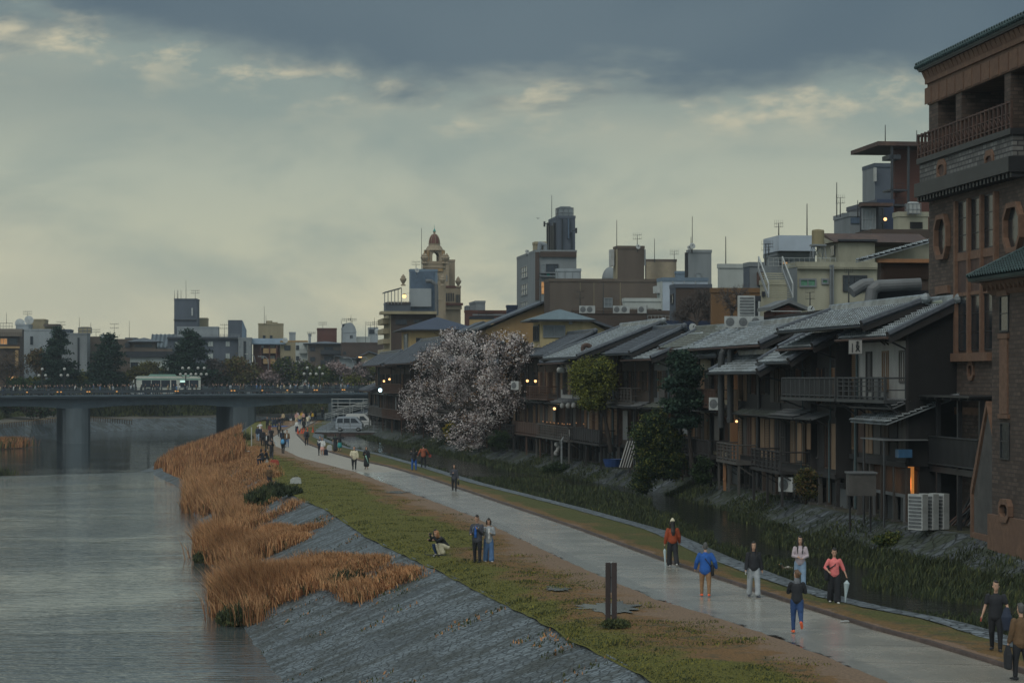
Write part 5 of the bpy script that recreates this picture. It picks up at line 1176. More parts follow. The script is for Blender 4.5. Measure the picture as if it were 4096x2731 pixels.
b = blk('small brown tin rooftop hut with low gable roof', 3074, 3100, 3203, 1243, .0152, 'brick', yb=1290, par=0, name='rooftop_hut', cat='hut', leftd=3); b.gm = WM['brick']; hip(b, 1243, 1213, m_greysh, .35, gab='x'); fbox(b, 'pipe', 'F', 3080, 1243, 3200, 1247, .4, m_white, d0=.2)
dish('dish on a pole right of the rooftop hut', 3242, 1240, .0150, .25); dish('large see-through dish on the roofs below the bare trees', 2770, 1312, .0182, .33)
b = blk('navy curved metal roof behind the long tiled roofs', 2640, 2650, 2850, 1300, .0195, 'navy', name='navy_roofed_house')
b = blk('upper lattice storey of a tiled house left of the brick hall', 3510, 3524, 3716, 1043, .0125, 'dbrown', th=6, par=0, name='lattice_storey_house'); 
m = MB(); x0, z0 = b.fp(3490, 1037)[0], b.H_; tiles(m, (-1.0, -.5, z0), (-1.0, b.L_+.5, z0), (3.6, 0, 1.0), m_tile); b.P('roof', m); fbox(b, 'fascia', 'F', 3505, 1036, 3716, 1052, .3, m_oran); 
m = MB()
for k in range(13): z = b.fp(3600, 1056+k*5)[1]; b.fb(m, 'F', .1, b.D_, z, z+.03, .04, .09, m_wood[3])
b.P('slats', m)
b = blk('black box plant room with big curved grey ducts left of the brick hall', 3500, 3504, 3716, 1160, .0122, 'dark', th=6, par=0, name='plant_room', cat='plant room'); m = MB(); a0, z = b.fp(3480, 1145); m.path([(a0-.1, -.4, z-.85), (a0, -.4, z-.2), (a0+.3, -.4, z), (a0+2.4, -.4, z+.1)], .3, m_greysh, 14); m.path([(a0-1.0, -.3, z-.3), (a0-.4, -.2, z+.05), (a0+.1, -.2, z+.1)], .3, m_greysh, 12); b.P('duct', m)
# ---------- yellow lookout house and gables in the middle
b = blk('yellow lookout house with hipped metal roof above the wooden roofs', 2133, 2163, 2330, 1279, .0212, 'cream', wins=(('F',2172,1300,2261,1350,'p',2),('L',2137,1300,2158,1365,'d',3))); hip(b, 1279, 1236, mat('blue_grey_roof', lin(92,110,120)[:3], .4, .15, 2, bump=.02), 1.0); fbox(b, 'vent_box', 'F', 2275, 1285, 2287, 1297, .3, m_white)
b = blk('yellow gabled rear part of the lookout house', 2318, 2320, 2430, 1325, .0222, 'cream', par=0, leftd=7); b.gm = WM['cream']; hip(b, 1325, 1262, m_tiled, .9, gab='x', pf=.05)
b = blk('long tan gable wall with tiled verges and dark stains', 1905, 1943, 2490, 1318, .029, 'tan', par=0, leftd=10); b.gm = WM['tan']; hip(b, 1318, 1208, m_tiled, .9, gab='x', pf=.44)
b = blk('grey gable with tiled roof behind the cherry tree', 1800, 1850, 2010, 1345, .0305, 'grey', par=0, leftd=8); b.gm = WM['dgrey']; hip(b, 1345, 1292, m_tiled, .9, gab='x', pf=.5)
b = blk('bright yellow house with navy metal hipped roof and white framed window', 1607, 1638, 1880, 1318, .0325, 'yel', par=0, wins=(('F',1664,1351,1688,1384,'d',1),('F',1690,1352,1766,1383,'d',1),('L',1618,1335,1632,1400,'p',1)))
fbox(b, 'window_surround', 'F', 1662, 1384, 1768, 1387, .12, m_white); b_ = hip(b, 1318, 1265, WM['navy'], 1.2, inset=5)
b = blk('yellow rear wall between the navy roof and the tan gable', 1877, 1880, 1975, 1276, .0335, 'yel', slab='dark'); b = blk('red tin roofed terrace with pergola behind the yellow wall', 1858, 1863, 2045, 1250, .036, 'brick', wins=(('F',1890,1256,2040,1262,'p',8),)); frail(b, 1912, 1972, 1243, 1270, .3, m_black, st=1.2)
b = blk('small grey penthouse behind the red tin roof', 1902, 1903, 1941, 1212, .037, 'grey'); tank('open steel tank frame left of the small grey penthouse', 1859, 1880, 1222, 1250, .0368, 'box', m_greysh)
b = blk('blue solar roof at the foot of the tall grey building', 2025, 2028, 2070, 1230, .034, 'navy')
# ---------- dark tiled block with terrace, corrugated tower, domed baroque hall at the bridge end
b = blk('dark brown tiled block with flat overhanging roof at the bridge end', 1536, 1564, 1745, 1256, .0365, 'dbrown', side='beige', wins=(('F',1582,1277,1628,1298,'d',2),('F',1655,1278,1690,1290,'d',2)))
fbox(b, 'roof_slab', 'F', 1524, 1245, 1745, 1257, 1.0, WM['beige'], d0=-4)
for y in (1280, 1320, 1360, 1400): fbox(b, 'balcony', 'L', 1537, y, 1560, y+14, 1.0, WM['beige'], d0=.04)
b = blk('grey ribbed metal tower with a fat duct beside the domed hall', 1637, 1642, 1750, 1085, .0372, 'blue', yb=1256); fbox(b, 'ribbed_cladding', 'F', 1642, 1085, 1738, 1244, .08, m_stripv, d0=.001); fbox(b, 'pale_screen', 'F', 1638, 1154, 1724, 1227, .6, WM['lgrey'], d0=.1)
m = MB(); P_ = [b.fp(x, y) for x, y in ((1700,1125),(1722,1125),(1742,1140),(1744,1170),(1744,1262))]; m.path([(p[0], -.9, p[1]) for p in P_], .28, m_greysh, 12); b.P('duct', m)
aerial('flat TV aerial on the ribbed tower', 1664, 1048, 1085, .0372, 'yagi'); dish('dark dish on the ribbed tower', 1667, 1082, .0371, .35); aerial('tall guyed mast beside the dome', 1686, 912, 1080, .0375)
b = blk('open roof terrace with slanting awning and lamp left of the ribbed tower', 1536, 1545, 1642, 1218, .0368, 'dgrey', side='dgrey', name='roof_terrace', cat='roof terrace', yb=1247); frail(b, 1548, 1640, 1206, 1218, .1, m_rust, st=.4)
m = MB(); a0, z0 = b.fp(1537, 1172); a1, z1 = b.fp(1604, 1154); m.prism([(a0, z0), (a1, z1), (a1, z1+.15), (a0, z0+.15)], -1, 4, m_greysh, 'y')
for k in range(6): a = lerp(a0, a1, k/5); m.bar((a, -.9, b.H_), (a, -.9, lerp(z0, z1, k/5)), .06, m_frame, 4)
b.P('awning', m); lamp('warm shaded lamp on the roof terrace', 1617, 1185, .0366, .3, pw=0)
def urn(label, x, y, s, k=1.0, group='stone urns of the domed hall'):
    p = W(x, y, s); o = MB(); o.lathe((0,0,0), [(.3*k,0),(.3*k,.12*k),(.12*k,.22*k),(.38*k,.65*k),(.42*k,.85*k),(.25*k,1.0*k),(.3*k,1.05*k),(.05*k,1.4*k)], WM['stone'], 10); return tag(o.build('stone_urn', None, p), label, 'urn', group)
b = blk('pale stone baroque hall with domed corner turret at the bridge end', 1752, 1775, 1843, 1151, .0432, 'stone', name='domed_hall', slab='brick')
for k in range(5): x = 1784+k*7; wpx(b, 'F', x, 1172, x+3.5, 1205, m_framed, m_win, nx=1, off=.0)
for k in range(3): x = 1823+k*6; wpx(b, 'F', x, 1178, x+3.5, 1210, m_framed, m_win, nx=1, off=.0)
fbox(b, 'cornice', 'F', 1770, 1212, 1850, 1222, 1.0, WM['brick'], d0=-.2); fbox(b, 'cornice', 'F', 1772, 1223, 1846, 1238, .6, WM['stone'])
b2 = blk('square stone base of the domed turret', 1689, 1765, 1796, 1056, .044, 'stone', name='stone_tower', cat='tower', leftd=6, wins=(('F',1785,1100,1789,1125,'l',1),)); 
b2 = blk('pale stone flue block right of the domed turret', 1790, 1793, 1820, 1046, .0445, 'stone', name='flue_block', cat='tower'); 
b3 = blk('front stone shaft of the domed hall below the turret', 1689, 1692, 1783, 1056, .0425, 'stone', name='stone_tower', cat='tower', par=.5, wins=(('F',1748,1102,1753,1122,'l',1),))
fbox(b3, 'string_course', 'F', 1690, 1068, 1783, 1072, .3, WM['stone']); fbox(b3, 'carved_panel', 'F', 1700, 1074, 1770, 1085, .25, WM['tan'])
p = W(1737.5, 1054, .0445); tr = thing('domed_turret', 'open arched belfry with a red tiled dome and green finial', 'turret', p, R(12)); s = .0445; hw = 33*s
m = MB(); hb = 50*s
for a in (-1, 1):
    for c in (-1, 1): m.box((a*hw, c*hw, 0), (a*hw*.42, c*hw*.42, hb*.62), WM['stone']); m.bar((a*hw*.95, c*hw*.95, 0), (a*hw*.95, c*hw*.95, hb), .28, WM['tan'], 8)
n = 10
for sy in (-1, 1):        # arches on all four sides
    for ax in ('y', 'x'):
        pts = [(-hw*.95, hb*.55), (-hw*.95, hb), (hw*.95, hb), (hw*.95, hb*.55), (hw*.42, hb*.55)]+[(hw*.42*cos(pi*t/n), hb*.55+hw*.5*sin(pi*t/n)) for t in range(1, n)]+[(-hw*.42, hb*.55)]
        t0, t1 = sy*hw*.93, sy*hw*.55
        for q in range(len(pts)-5):
            pass
        up_ = pts[4:]; 
        for i in range(len(up_)-1):
            (xa, za), (xb, zb_) = up_[i], up_[i+1]; m.prism([(xa, za), (xb, zb_), (xb, hb), (xa, hb)], min(t0, t1), max(t0, t1), WM['stone'], ax)
        m.prism([(-hw*.95, hb*.55), (-hw*.42, hb*.55), (-hw*.42, hb), (-hw*.95, hb)], min(t0, t1), max(t0, t1), WM['stone'], ax)
        m.prism([(hw*.42, hb*.55), (hw*.95, hb*.55), (hw*.95, hb), (hw*.42, hb)], min(t0, t1), max(t0, t1), WM['stone'], ax)
m.build('belfry', tr)
m = MB(); m.lathe((0,0,hb+.001), [(hw*1.28,0),(hw*1.28,.15),(hw*1.1,.2),(hw*1.0,.4),(hw*.85,.8),(hw*.75,.85),(hw*.68,1.15),(hw*.74,1.2),(hw*.74,1.3)], WM['stone'], 12); m.build('drum', tr)
m = MB(); m.lathe((0,0,hb+1.3), [(hw*.66*cos(t*pi/18), 1.75*sin(t*pi/18)) for t in range(9)], mat('red_dome_tile', lin(104,60,50)[:3], .6, .35, 3), 16); d_ = m.build('dome', tr, smooth=False)
m = MB()
for k in range(8):
    a = 2*pi*k/8
    for t in range(7): m.bar((hw*.67*cos(t*pi/18)*cos(a), hw*.67*cos(t*pi/18)*sin(a), hb+1.3+1.78*sin(t*pi/18)), (hw*.67*cos((t+1)*pi/18)*cos(a), hw*.67*cos((t+1)*pi/18)*sin(a), hb+1.3+1.78*sin((t+1)*pi/18)), .05, WM['stone'], 5)
m.build('ribs', tr, smooth=False)
m = MB(); m.lathe((0,0,hb+2.95), [(.3,0),(.2,.08),(.2,.4),(.3,.45),(.28,.5)], WM['stone'], 8); m.build('lantern', tr); m = MB(); m.lathe((0,0,hb+3.45), [(.28,0),(.2,.2),(.07,.5),(.03,.6),(.025,1.2)], mat('verdigris', (.05, .3, .26), .6, .2), 8); m.build('finial', tr)
for i, (x, y) in enumerate(((1694,1054),(1702,1054),(1776,1054),(1787,1054))): urn(['outermost left','inner left','inner right','outermost right'][i]+' urn at the foot of the belfry', x, y, .0425, 1.25)
urn('urn on the right roof corner of the domed hall', 1833, 1150, .043, 1.35); urn('urn on the left pier of the roof terrace', 1613, 1143, .0365, 1.2); urn('urn post beside the duct of the domed hall', 1770, 1143, .0424, 1.3)
b4 = blk('stone pier of the domed hall with pointed cap beside the duct', 1752, 1755, 1772, 1200, .0421, 'stone', name='stone_pier', cat='pier')
# ---------- across the river beyond the bridge
ST = 3.5
def far(label, x0, xm, x1, yt, s, wall, wins=(), **k): k.setdefault('leftd', 8.0); return blk(label, x0, xm, x1, yt, s, wall, th=k.pop('th', 5), zb=k.pop('zb', ST), wins=wins, **k)
A = lambda x, y: (x/2.24, 1100+y/2.24)
Bz = lambda x, y: (600+x/2.24, 1100+y/2.24)
b = far('dark restaurant building with curved striped awning at the left picture edge', -60, -50, 78, 1322, .0515, 'dbrown', (('F',0,1352,30,1378,'l',2),('F',34,1352,70,1378,'d',2)), name='restaurant'); m = MB(); z = b.H_
m.prism([(-1.2, z-1.2), (-1.1, z-.3), (-.6, z+.2), (.3, z+.4), (.3, z-1.2)], -.5, b.D_+.6, mat('bronze_awning', lin(98,88,76)[:3], .5, .2, 4, kind='stripes', col2=lin(48,42,40)[:3], bw=(.7,.2,.03)), 'x'); b.P('awning', m); frail(b, 0, 50, 1292, 1318, -.5, m_black, st=.6)
fbox(b, 'cornice', 'F', 0, 1385, 80, 1393, .8, WM['tan']); fbox(b, 'column', 'F', 62, 1400, 74, 1470, .5, WM['tan']); fbox(b, 'lit_shopfront', 'F', 38, 1505, 70, 1528, .1, m_lit, d0=.02)
far('pale grey panelled building with one dark window, far left', 62, 64, 203, 1322, .053, 'lgrey', (('F',121,1345,132,1378,'d',1),('F',121,1400,133,1425,'d',1))); far('taller pale left part of the panelled building', 62, 63, 114, 1302, .0535, 'lgrey')
far('beige roof house on the panelled building', 104, 106, 178, 1282, .0545, 'beige'); b = far('brown canopied roof room right of the beige roof house', 178, 180, 235, 1306, .054, 'beige'); fbox(b, 'roof', 'F', 176, 1296, 238, 1305, 1.0, WM['brown'], d0=-3)
far('grey ribbed building with outside pipes between the first two pines', 239, 241, 348, 1338, .053, 'grey', (('F',310,1350,318,1480,'d',1),), side='lgrey'); far('dark roof room of the ribbed building', 239, 240, 280, 1323, .0535, 'dgrey'); tank('railed tank on legs above the ribbed building', 315, 367, 1307, 1335, .0525, 'box', WM['beige'])
far('brown house between the first two pines', 348, 350, 430, 1352, .054, 'brown'); far('tan house right of the second pine', 430, 440, 530, 1362, .053, 'brown', (('F',500,1370,520,1390,'d',1),))
b = far('small tiled gable house with wooden balcony across the river', 500, 530, 620, 1366, .0525, 'brown', (('F',540,1378,610,1388,'d',5),), par=0); hip(b, 1366, 1350, m_tiled, 1.2)
far('tiled gable roof behind the small balcony house', 490, 500, 545, 1350, .0545, 'dgrey', par=0)
b = far('long white walled restaurant with navy roof band', 505, 520, 700, 1428, .0515, 'white', (('F',522,1448,552,1472,'d',3),('F',603,1450,612,1458,'d',1)), par=0); fbox(b, 'roof', 'F', 503, 1405, 700, 1429, .8, WM['dark'], d0=-5); fbox(b, 'tent', 'F', 583, 1395, 690, 1410, .5, WM['brown'], d0=-1)
b = far('big grey tiled temple roof beside the dark tower', 615, 618, 700, 1390, .0555, 'grey', par=0); m = MB(); tiles(m, (-1, -1, b.H_), (b.D_, -1, b.H_), (0, 8, 5.5*.55), mat('pale_temple_tile', lin(110,122,132)[:3], .5, .2, 3), .9, .6, .12, .2); b.P('roof', m)
b = far('dark grey square tower with antennas, tallest across the river', 694, 697, 787, 1200, .0565, 'dgrey', th=3, side='dgrey'); fbox(b, 'band', 'F', 694, 1278, 787, 1281, .3, m_black); fbox(b, 'panel', 'F', 766, 1232, 772, 1262, .3, m_white)
aerial('long mast on the dark square tower', 744, 1120, 1198, .0565); aerial('TV aerial on the right of the dark square tower', 781, 1162, 1198, .0565, 'yagi')
for i, x in enumerate((698, 709, 712, 724)): aerial(['first','second','third','fourth'][i]+' short whip antenna on the left of the dark square tower', x, 1160, 1198, .0565)
far('thin beige chimney block right of the dark tower', 790, 792, 829, 1277, .0575, 'beige'); b = far('pale roof storey of the long slate blue building', 706, 708, 873, 1312, .0555, 'lgrey')
b = far('long slate blue apartment building with three rows of windows', 670, 951, 1004, 1355, .053, 'dgrey', (('F',956,1364,962,1388,'c',1),('F',975,1364,984,1440,'d',2,6),('F',997,1364,1003,1388,'c',1),('F',956,1412,962,1436,'c',1),('F',997,1412,1003,1436,'c',1)), side='dgrey', th=60) if False else far('long slate blue apartment building with three rows of windows', 668, 671, 952, 1353, .0532, 'dgrey', (('F',831,1364,853,1386,'c',2),('F',902,1364,920,1386,'c',2),('F',831,1412,853,1435,'c',2),('F',902,1412,920,1435,'c',2),('F',700,1366,718,1386,'c',2)))
fbox(b, 'roof_edge', 'F', 668, 1350, 954, 1356, .7, m_framed); frail(b, 668, 960, 1337, 1350, -1, m_frame, st=.8)
b = far('pale grey end wall of the slate blue building', 951, 953, 1006, 1356, .0531, 'grey', (('F',956,1364,962,1386,'c',1),('F',974,1364,984,1440,'d',2,6),('F',997,1364,1003,1386,'c',1),('F',956,1412,962,1434,'c',1),('F',997,1412,1003,1434,'c',1)))
b = far('dark wedge shaped roof block', 910, 912, 968, 1280, .0545, 'dgrey', par=0); m = MB(); m.prism([(b.D_+.001, b.H_), (b.D_+.8, b.H_-2), (b.D_+.8, b.H_-6), (b.D_+.001, b.H_-6)], .05, b.L_, WM['blue'], 'y'); b.P('sloping_side', m)
b = far('beige cube building with two dark windows and roof tanks', 1031, 1033, 1133, 1299, .0555, 'beige', (('F',1051,1341,1062,1359,'d',1),('F',1079,1341,1090,1359,'d',1))); tank('round roof tank on the beige cube building', 1065, 1090, 1282, 1298, .0556, 'drum', WM['beige']); aerial('mast on the left of the beige cube building', 1057, 1225, 1298, .0555); aerial('short pole on the beige cube building', 1064, 1262, 1298, .0554)
tank('low tank pair on the right of the beige cube building', 1090, 1111, 1288, 1298, .0557, 'drum', WM['beige'])
b = far('brown apartment block with salmon balconies and tiled shed roof', 1007, 1012, 1120, 1374, .0535, 'brick', (('F',1040,1380,1056,1392,'c',2),('F',1080,1380,1100,1392,'c',2),('F',1040,1422,1056,1435,'c',2),('F',1080,1422,1100,1435,'c',2)), par=0)
for y in (1393, 1435):
    for x0, x1 in ((1053, 1077), (1081, 1106)): fbox(b, 'balcony', 'F', x0, y, x1, y+20, 1.1, WM['tan'])
for x in (1040, 1076, 1104): fbox(b, 'pier', 'F', x, 1374, x+5, 1475, 1.2, WM['brick'])
m = MB(); m.prism([(-1.6, b.H_-.2), (-1.6, b.H_), (5, b.H_+1.2), (5, b.H_+1.0)], -.5, b.D_+1.2, WM['blue'], 'x'); b.P('roof', m)
b = far('beige three storey house with dark framed windows', 1118, 1122, 1182, 1368, .0535, 'beige', (('F',1137,1381,1162,1401,'d',2),('F',1137,1424,1162,1444,'d',2)), slab='tan')
b = far('white three storey house with corner balconies', 1178, 1182, 1231, 1368, .0533, 'white', (('F',1184,1381,1196,1399,'d',2),('F',1184,1424,1196,1440,'d',2)), slab='tan')
for y in (1393, 1435): fbox(b, 'balcony', 'F', 1197, y, 1228, y+20, 1.1, WM['white'])
b = far('grey box room on the white three storey house', 1155, 1157, 1182, 1334, .0545, 'lgrey'); dish('two white dishes on the beige three storey house', 1140, 1362, .0534, .6)
b = far('brown house with dark balcony and hipped tile roof across the river', 1228, 1232, 1366, 1374, .0528, 'brown', (('F',1240,1387,1261,1404,'d',2),('F',1240,1427,1261,1444,'d',2),('F',1296,1387,1332,1408,'d',3),('F',1296,1425,1332,1450,'d',3)), par=0); hip(b, 1374, 1364, m_tiled, 1.0)
for y in (1400, 1440): fbox(b, 'balcony', 'F', 1282, y, 1368, y+16, 1.2, m_framed)
b = far('dark brown roof block behind the hipped tile roof', 1267, 1269, 1347, 1318, .055, 'brick'); far('small pale cube between the roof blocks', 1232, 1234, 1244, 1341, .054, 'lgrey')
b = far('pale tower with barrel roof and telecom racks', 1366, 1370, 1425, 1330, .0545, 'lgrey', (('F',1400,1340,1404,1352,'d',1),('F',1406,1340,1410,1352,'d',1))); far('upper stage of the barrel roofed tower', 1366, 1368, 1405, 1316, .055, 'lgrey')
m = MB(); m.prism([(b.D_*(.5+.5*cos(pi*t/10)), b.H_+2.2*sin(pi*t/10)) for t in range(11)], .05, b.L_, WM['lgrey'], 'y'); b.P('barrel_roof', m); tank('dark telecom rack on the barrel roofed tower', 1370, 1411, 1294, 1316, .0552, 'box', m_black)
for x in (1365, 1386, 1404, 1409): aerial(f'{ {1365:"leftmost",1386:"second",1404:"tallest",1409:"rightmost"}[x]} thin antenna above the telecom rack', x, 1258 if x == 1404 else 1276, 1296, .055, 'yagi' if x in (1386,1409) else 'rod')
b = far('long brown windowless building near the bridge end', 1362, 1366, 1535, 1376, .0515, 'dbrown', (('F',1372,1405,1385,1418,'d',1),)); far('distant white house block above the long brown building', 1425, 1428, 1480, 1352, .056, 'white'); far('distant dark topped white block near the baroque hall', 1474, 1476, 1512, 1315, .057, 'lgrey', (('F',1476,1318,1498,1335,'d',1),))
for i, (x, y0, y1, s) in enumerate(((1462,1285,1378,.0555),(1498,1270,1315,.057),(1507,1288,1315,.057),(1482,1290,1320,.0565),(1291,1290,1318,.055),(1245,1330,1345,.054),(898,1298,1350,.054),(457,1295,1352,.0545),(517,1285,1350,.0545),(384,1318,1352,.0545),(244,1288,1325,.0535),(317,1268,1308,.053),(363,1290,1308,.053),(26,1250,1292,.052),(110,1246,1282,.0545))):
    aerial(['thin pole near the baroque hall','short pole near the baroque hall','yagi by the bridge end dish','yagi on the distant white block','yagi on the dark brown roof block','small yagi on the hipped roof house','aerial beside the dark wedge block','yagi over the second pine','tall rod on the small gable house','yagi left of the second pine','yagi on the dark roof room','tall rod on the railed tank','short rod on the railed tank','rod on the curved awning building','wide yagi on the beige roof house'][i], x, y0, y1, s, 'rod' if i in (0,1,8,11,12,13) else 'yagi')
dish('dark dish on the beige roof house at far left', 115, 1282, .0543, 1.0); dish('dark dish left of the beige roof house', 79, 1296, .054, 1.1); dish('white dish above the second pine', 412, 1350, .054, .7); dish('dark dish near the bridge end', 1507, 1325, .0565, .6)
b = far('small grey gabled house among the trees by the bridge', 1355, 1358, 1426, 1440, .051, 'lgrey', (('F',1411,1465,1418,1475,'d',1),), par=0); b.gm = WM['lgrey']; hip(b, 1440, 1424, m_tiled, 1.0, gab='x', pf=.0)
b = far('ochre gabled house near the bridge end', 1428, 1445, 1530, 1432, .0505, 'beige', (('F',1450,1450,1458,1468,'d',1),), par=0); b.gm = WM['beige']; hip(b, 1432, 1408, m_tiled, 1.0, gab='x', pf=.4)
# rods above the nearer roofs
for lb, x, y0, y1, s, k in (('tall thin rod over the pale metal clad storeys', 3228, 815, 940, .0186, 'rod'),('cross shaped aerial over the pale metal clad storeys', 3115, 893, 943, .0186, 'yagi'),('rod over the low concrete blocks', 2903, 946, 1070, .0206, 'rod'),('rod on the steel clad penthouse', 3347, 730, 866, .0195, 'rod'),('TV aerial on the steel clad penthouse', 3361, 790, 866, .0195, 'yagi'),('rod on the dark brick tower canopy', 3541, 500, 578, .0205, 'rod'),('second rod on the dark brick tower canopy', 3667, 522, 578, .0205, 'rod'),('rod beside the glass stair block', 3431, 802, 866, .0195, 'rod'),('aerial on the low pale block', 3075, 976, 1020, .0185, 'yagi'),('rust coloured pole on the roof terrace', 2413, 1130, 1254, .0243, 'rod'),('crooked aerial behind the lookout house', 2320, 1165, 1258, .0243, 'yagi'),('aerial at the foot of the tall grey building', 2163, 1120, 1210, .0288, 'yagi'),('aerial above the rooftop hut', 3240, 1168, 1260, .0152, 'yagi'),('white pole by the terrace railing', 2588, 1220, 1290, .0240, 'rod'),('leaning aerial before the stained cream block', 3395, 1085, 1240, .0150, 'yagi'),('aerial before the outside stair', 3063, 975, 1060, .0184, 'yagi')):
    aerial(lb, x, y0, y1, s, k)
# ================================================================ BRIDGE
BL, BR = Vector((-80.9, 382, 0)), Vector((-22.5, 396.5, 0)); bd = (BR-BL).normalized(); BO = BL-bd*35; bth = math.atan2(bd.y, bd.x)
BLEN = (BR-BO).length+2
def bx_(x, dy=0.0):                      # pixel column -> position along the bridge (dy metres behind the near edge)
    o = BO+Vector((-bd.y, bd.x, 0))*dy; a = x-CX; return (a*o.y-F*o.x)/(F*bd.x-a*bd.y)
def bz(t): return 4.15+(t-35)/60*.38
BW = 23.0
m_conc = mat('bridge_concrete', lin(88,98,104)[:3], .9, .25, .4, stretch=(1,1,.3), col2=lin(60,68,74)[:3]); m_girder = mat('painted_girder', lin(80,94,104)[:3], .6, .2, .5); m_gird2 = mat('girder_dark', lin(54,62,70)[:3], .7, .2, .5)
br = thing('road_bridge', 'long dark girder bridge on two thick piers crossing the river with crowds and a bus', 'bridge', BO, bth)
def bl_(mb, x0, x1, y0, y1, za, zb_, m, n=40):       # box that follows the camber
    vs = []; fs = []
    for k in range(n+1):
        x = lerp(x0, x1, k/n); z = bz(x); a = za(x) if callable(za) else za
        for y, zz in ((y0, a), (y1, a), (y1, zb_), (y0, zb_)): vs.append((x, y, z+zz))
    for k in range(n):
        for i in range(4): fs.append((4*k+i, 4*k+(i+1) % 4, 4*k+4+(i+1) % 4, 4*k+4+i))
    fs += [(0,1,2,3), (4*n+3,4*n+2,4*n+1,4*n)]; mb.add(vs, fs, m)
piers = [bx_(311), bx_(980)]
def haunch(x):
    d = min(abs(x-p) for p in piers); return -1.62-.5*math.exp(-(d/5.5)**2)
m = MB(); bl_(m, 0, BLEN, 0, BW, -.42, 0, m_gird2); m.build('deck_slab', br)
m = MB(); bl_(m, 0, BLEN, -.12, -.001, -.16, .06, m_girder); m.build('deck_edge', br)
for yy in (1.6, 8, 15, 21.4):
    m = MB(); bl_(m, 0, BLEN, yy, yy+.25, haunch, -.421, m_girder, 90)
    for k in range(int(BLEN/2)) if yy < 2 else (): x = k*2.0; m.box((x, yy-.14, bz(x)+haunch(x)+.05), (x+.09, yy-.001, bz(x)-.43), m_girder)
    m.build('girder', br)
for p in piers:
    m = MB(); w_ = 2.15; prof = [(p-w_, 2.6), (p-w_*.8, 1.5), (p-w_*.3, 1.0), (p+w_*.3, 1.0), (p+w_*.8, 1.5), (p+w_, 2.6), (p+w_, 20.5), (p+w_*.3, 22), (p-w_*.3, 22), (p-w_, 20.5)]
    m.prism(prof, -4.6, bz(p)+haunch(p)+.02, m_conc, 'z'); m.build('pier', br)
m_rail = mat('bridge_rail', lin(70,86,90)[:3], .6, .2, 2)
for yy, nm in ((.15, 'near'), (BW-.3, 'far')):
    m = MB(); bl_(m, 0, BLEN, yy, yy+.12, 1.0, 1.1, m_rail); bl_(m, 0, BLEN, yy-.15, yy+.2, .36, .82, m_gird2)
    for k in range(int(BLEN/2)): x = k*2.0; m.box((x, yy-.02, bz(x)), (x+.12, yy+.14, bz(x)+1.0), m_rail)
    m.build('parapet', br)
m_amber = mat('amber_marker', (.9, .42, .1), .5, .1, 2, emit=.5)
for x in (108,230,244,349,358,467,702,712,926,938,1049,1149,1258,1268,1370,1378): 
    t = bx_(x); m = MB(); m.box((t-.12, -.06, bz(t)+.5), (t+.12, -.001, bz(t)+.66), m_amber); m.build('marker_light', br)
m_globe = mat('lamp_globe', (.42, .42, .4), .35, .15, 2)
def globe_lamp(label, x, kind, yo=.8):
    t = bx_(x); p = BO+bd*t+Vector((-bd.y, bd.x, 0))*yo; z = bz(t); o = thing('bridge_lamp', label, 'street lamp', (p.x, p.y, z), bth, 'globe lamps on the bridge')
    H_ = 4.2; m = MB(); m.bar((0,0,0), (0,0,H_-.3 if kind == 3 else H_-.6), .09, m_black, 8); 
    G_ = [(0,H_)]+[(-.52,H_-1.0),(.52,H_-1.0)] if kind == 3 else [(-.5,H_+.05),(.5,H_+.05),(-.85,H_-.95),(0,H_-.95),(.85,H_-.95)]
    for a, c in G_: m.bar((a, 0, c-.22), (a*.5, 0, c-.45), .04, m_black, 5); m.bar((a*.5, 0, c-.45), (0, 0, c-.45), .04, m_black, 5)
    m.build('pole', o)
    for a, c in G_: g_ = MB(); g_.ball((a, 0, c), .24, m_globe, 12, 8); g_.build('globe', o, smooth=True)
globe_lamp('three globe lamp nearest the left picture edge on the bridge', 170, 3); globe_lamp('three globe lamp second from the left on the bridge', 259, 3)
globe_lamp('five globe lamp in front of the middle of the bus', 745, 5); globe_lamp('five globe lamp at the rear of the bus', 807, 5)
globe_lamp('three globe lamp left of the pair before the bridge end', 1232, 3); globe_lamp('three globe lamp right of the pair before the bridge end', 1281, 3)
def on_bridge(x, yo): t = bx_(x, yo); p = BO+bd*t+Vector((-bd.y, bd.x, 0))*yo; return Vector((p.x, p.y, bz(t)+.01))
# ---- bus, facing left
m_busw = mat('bus_cream', (.55, .56, .5), .4, .08, 2); m_busg = mat('bus_green', (.2, .33, .28), .4, .08, 2); m_tyre = mat('tyre', (.02, .02, .022), .8, .2, 3)
p = on_bridge(674, 8.0); bus = thing('city_bus', 'pale green and cream city bus crossing the bridge', 'bus', p, bth); bw = 263*.0404/2
m = MB(); m.prism([(-bw, .35), (-bw-.0, 1.2), (-bw+.12, 2.75), (-bw+.4, 2.95), (bw-.2, 2.95), (bw, 2.75), (bw, .35)], 0, 2.4, m_busw, 'y'); m.build('body', bus)
m = MB(); m.box((-bw+.35, .2, 2.951), (bw-.2, 2.2, 3.0), m_busg); m.prism([(-bw+2.2, 3.001), (-bw+2.5, 3.3), (-bw+6.4, 3.3), (-bw+6.7, 3.001)], .4, 2.0, m_busg, 'y'); m.box((bw-3, .6, 3.001), (bw-1.8, 1.8, 3.2), m_busg); m.box((-bw+.1, -.03, 2.35), (bw-.05, -.001, 2.6), m_busg); m.build('roof', bus)
for k in range(6):
    x0 = -bw+1.0+k*1.55
    if k == 3: continue
    m = MB(); m.box((x0, -.03, 1.15), (x0+1.45, -.001, 2.3), m_win); m.build('window', bus)
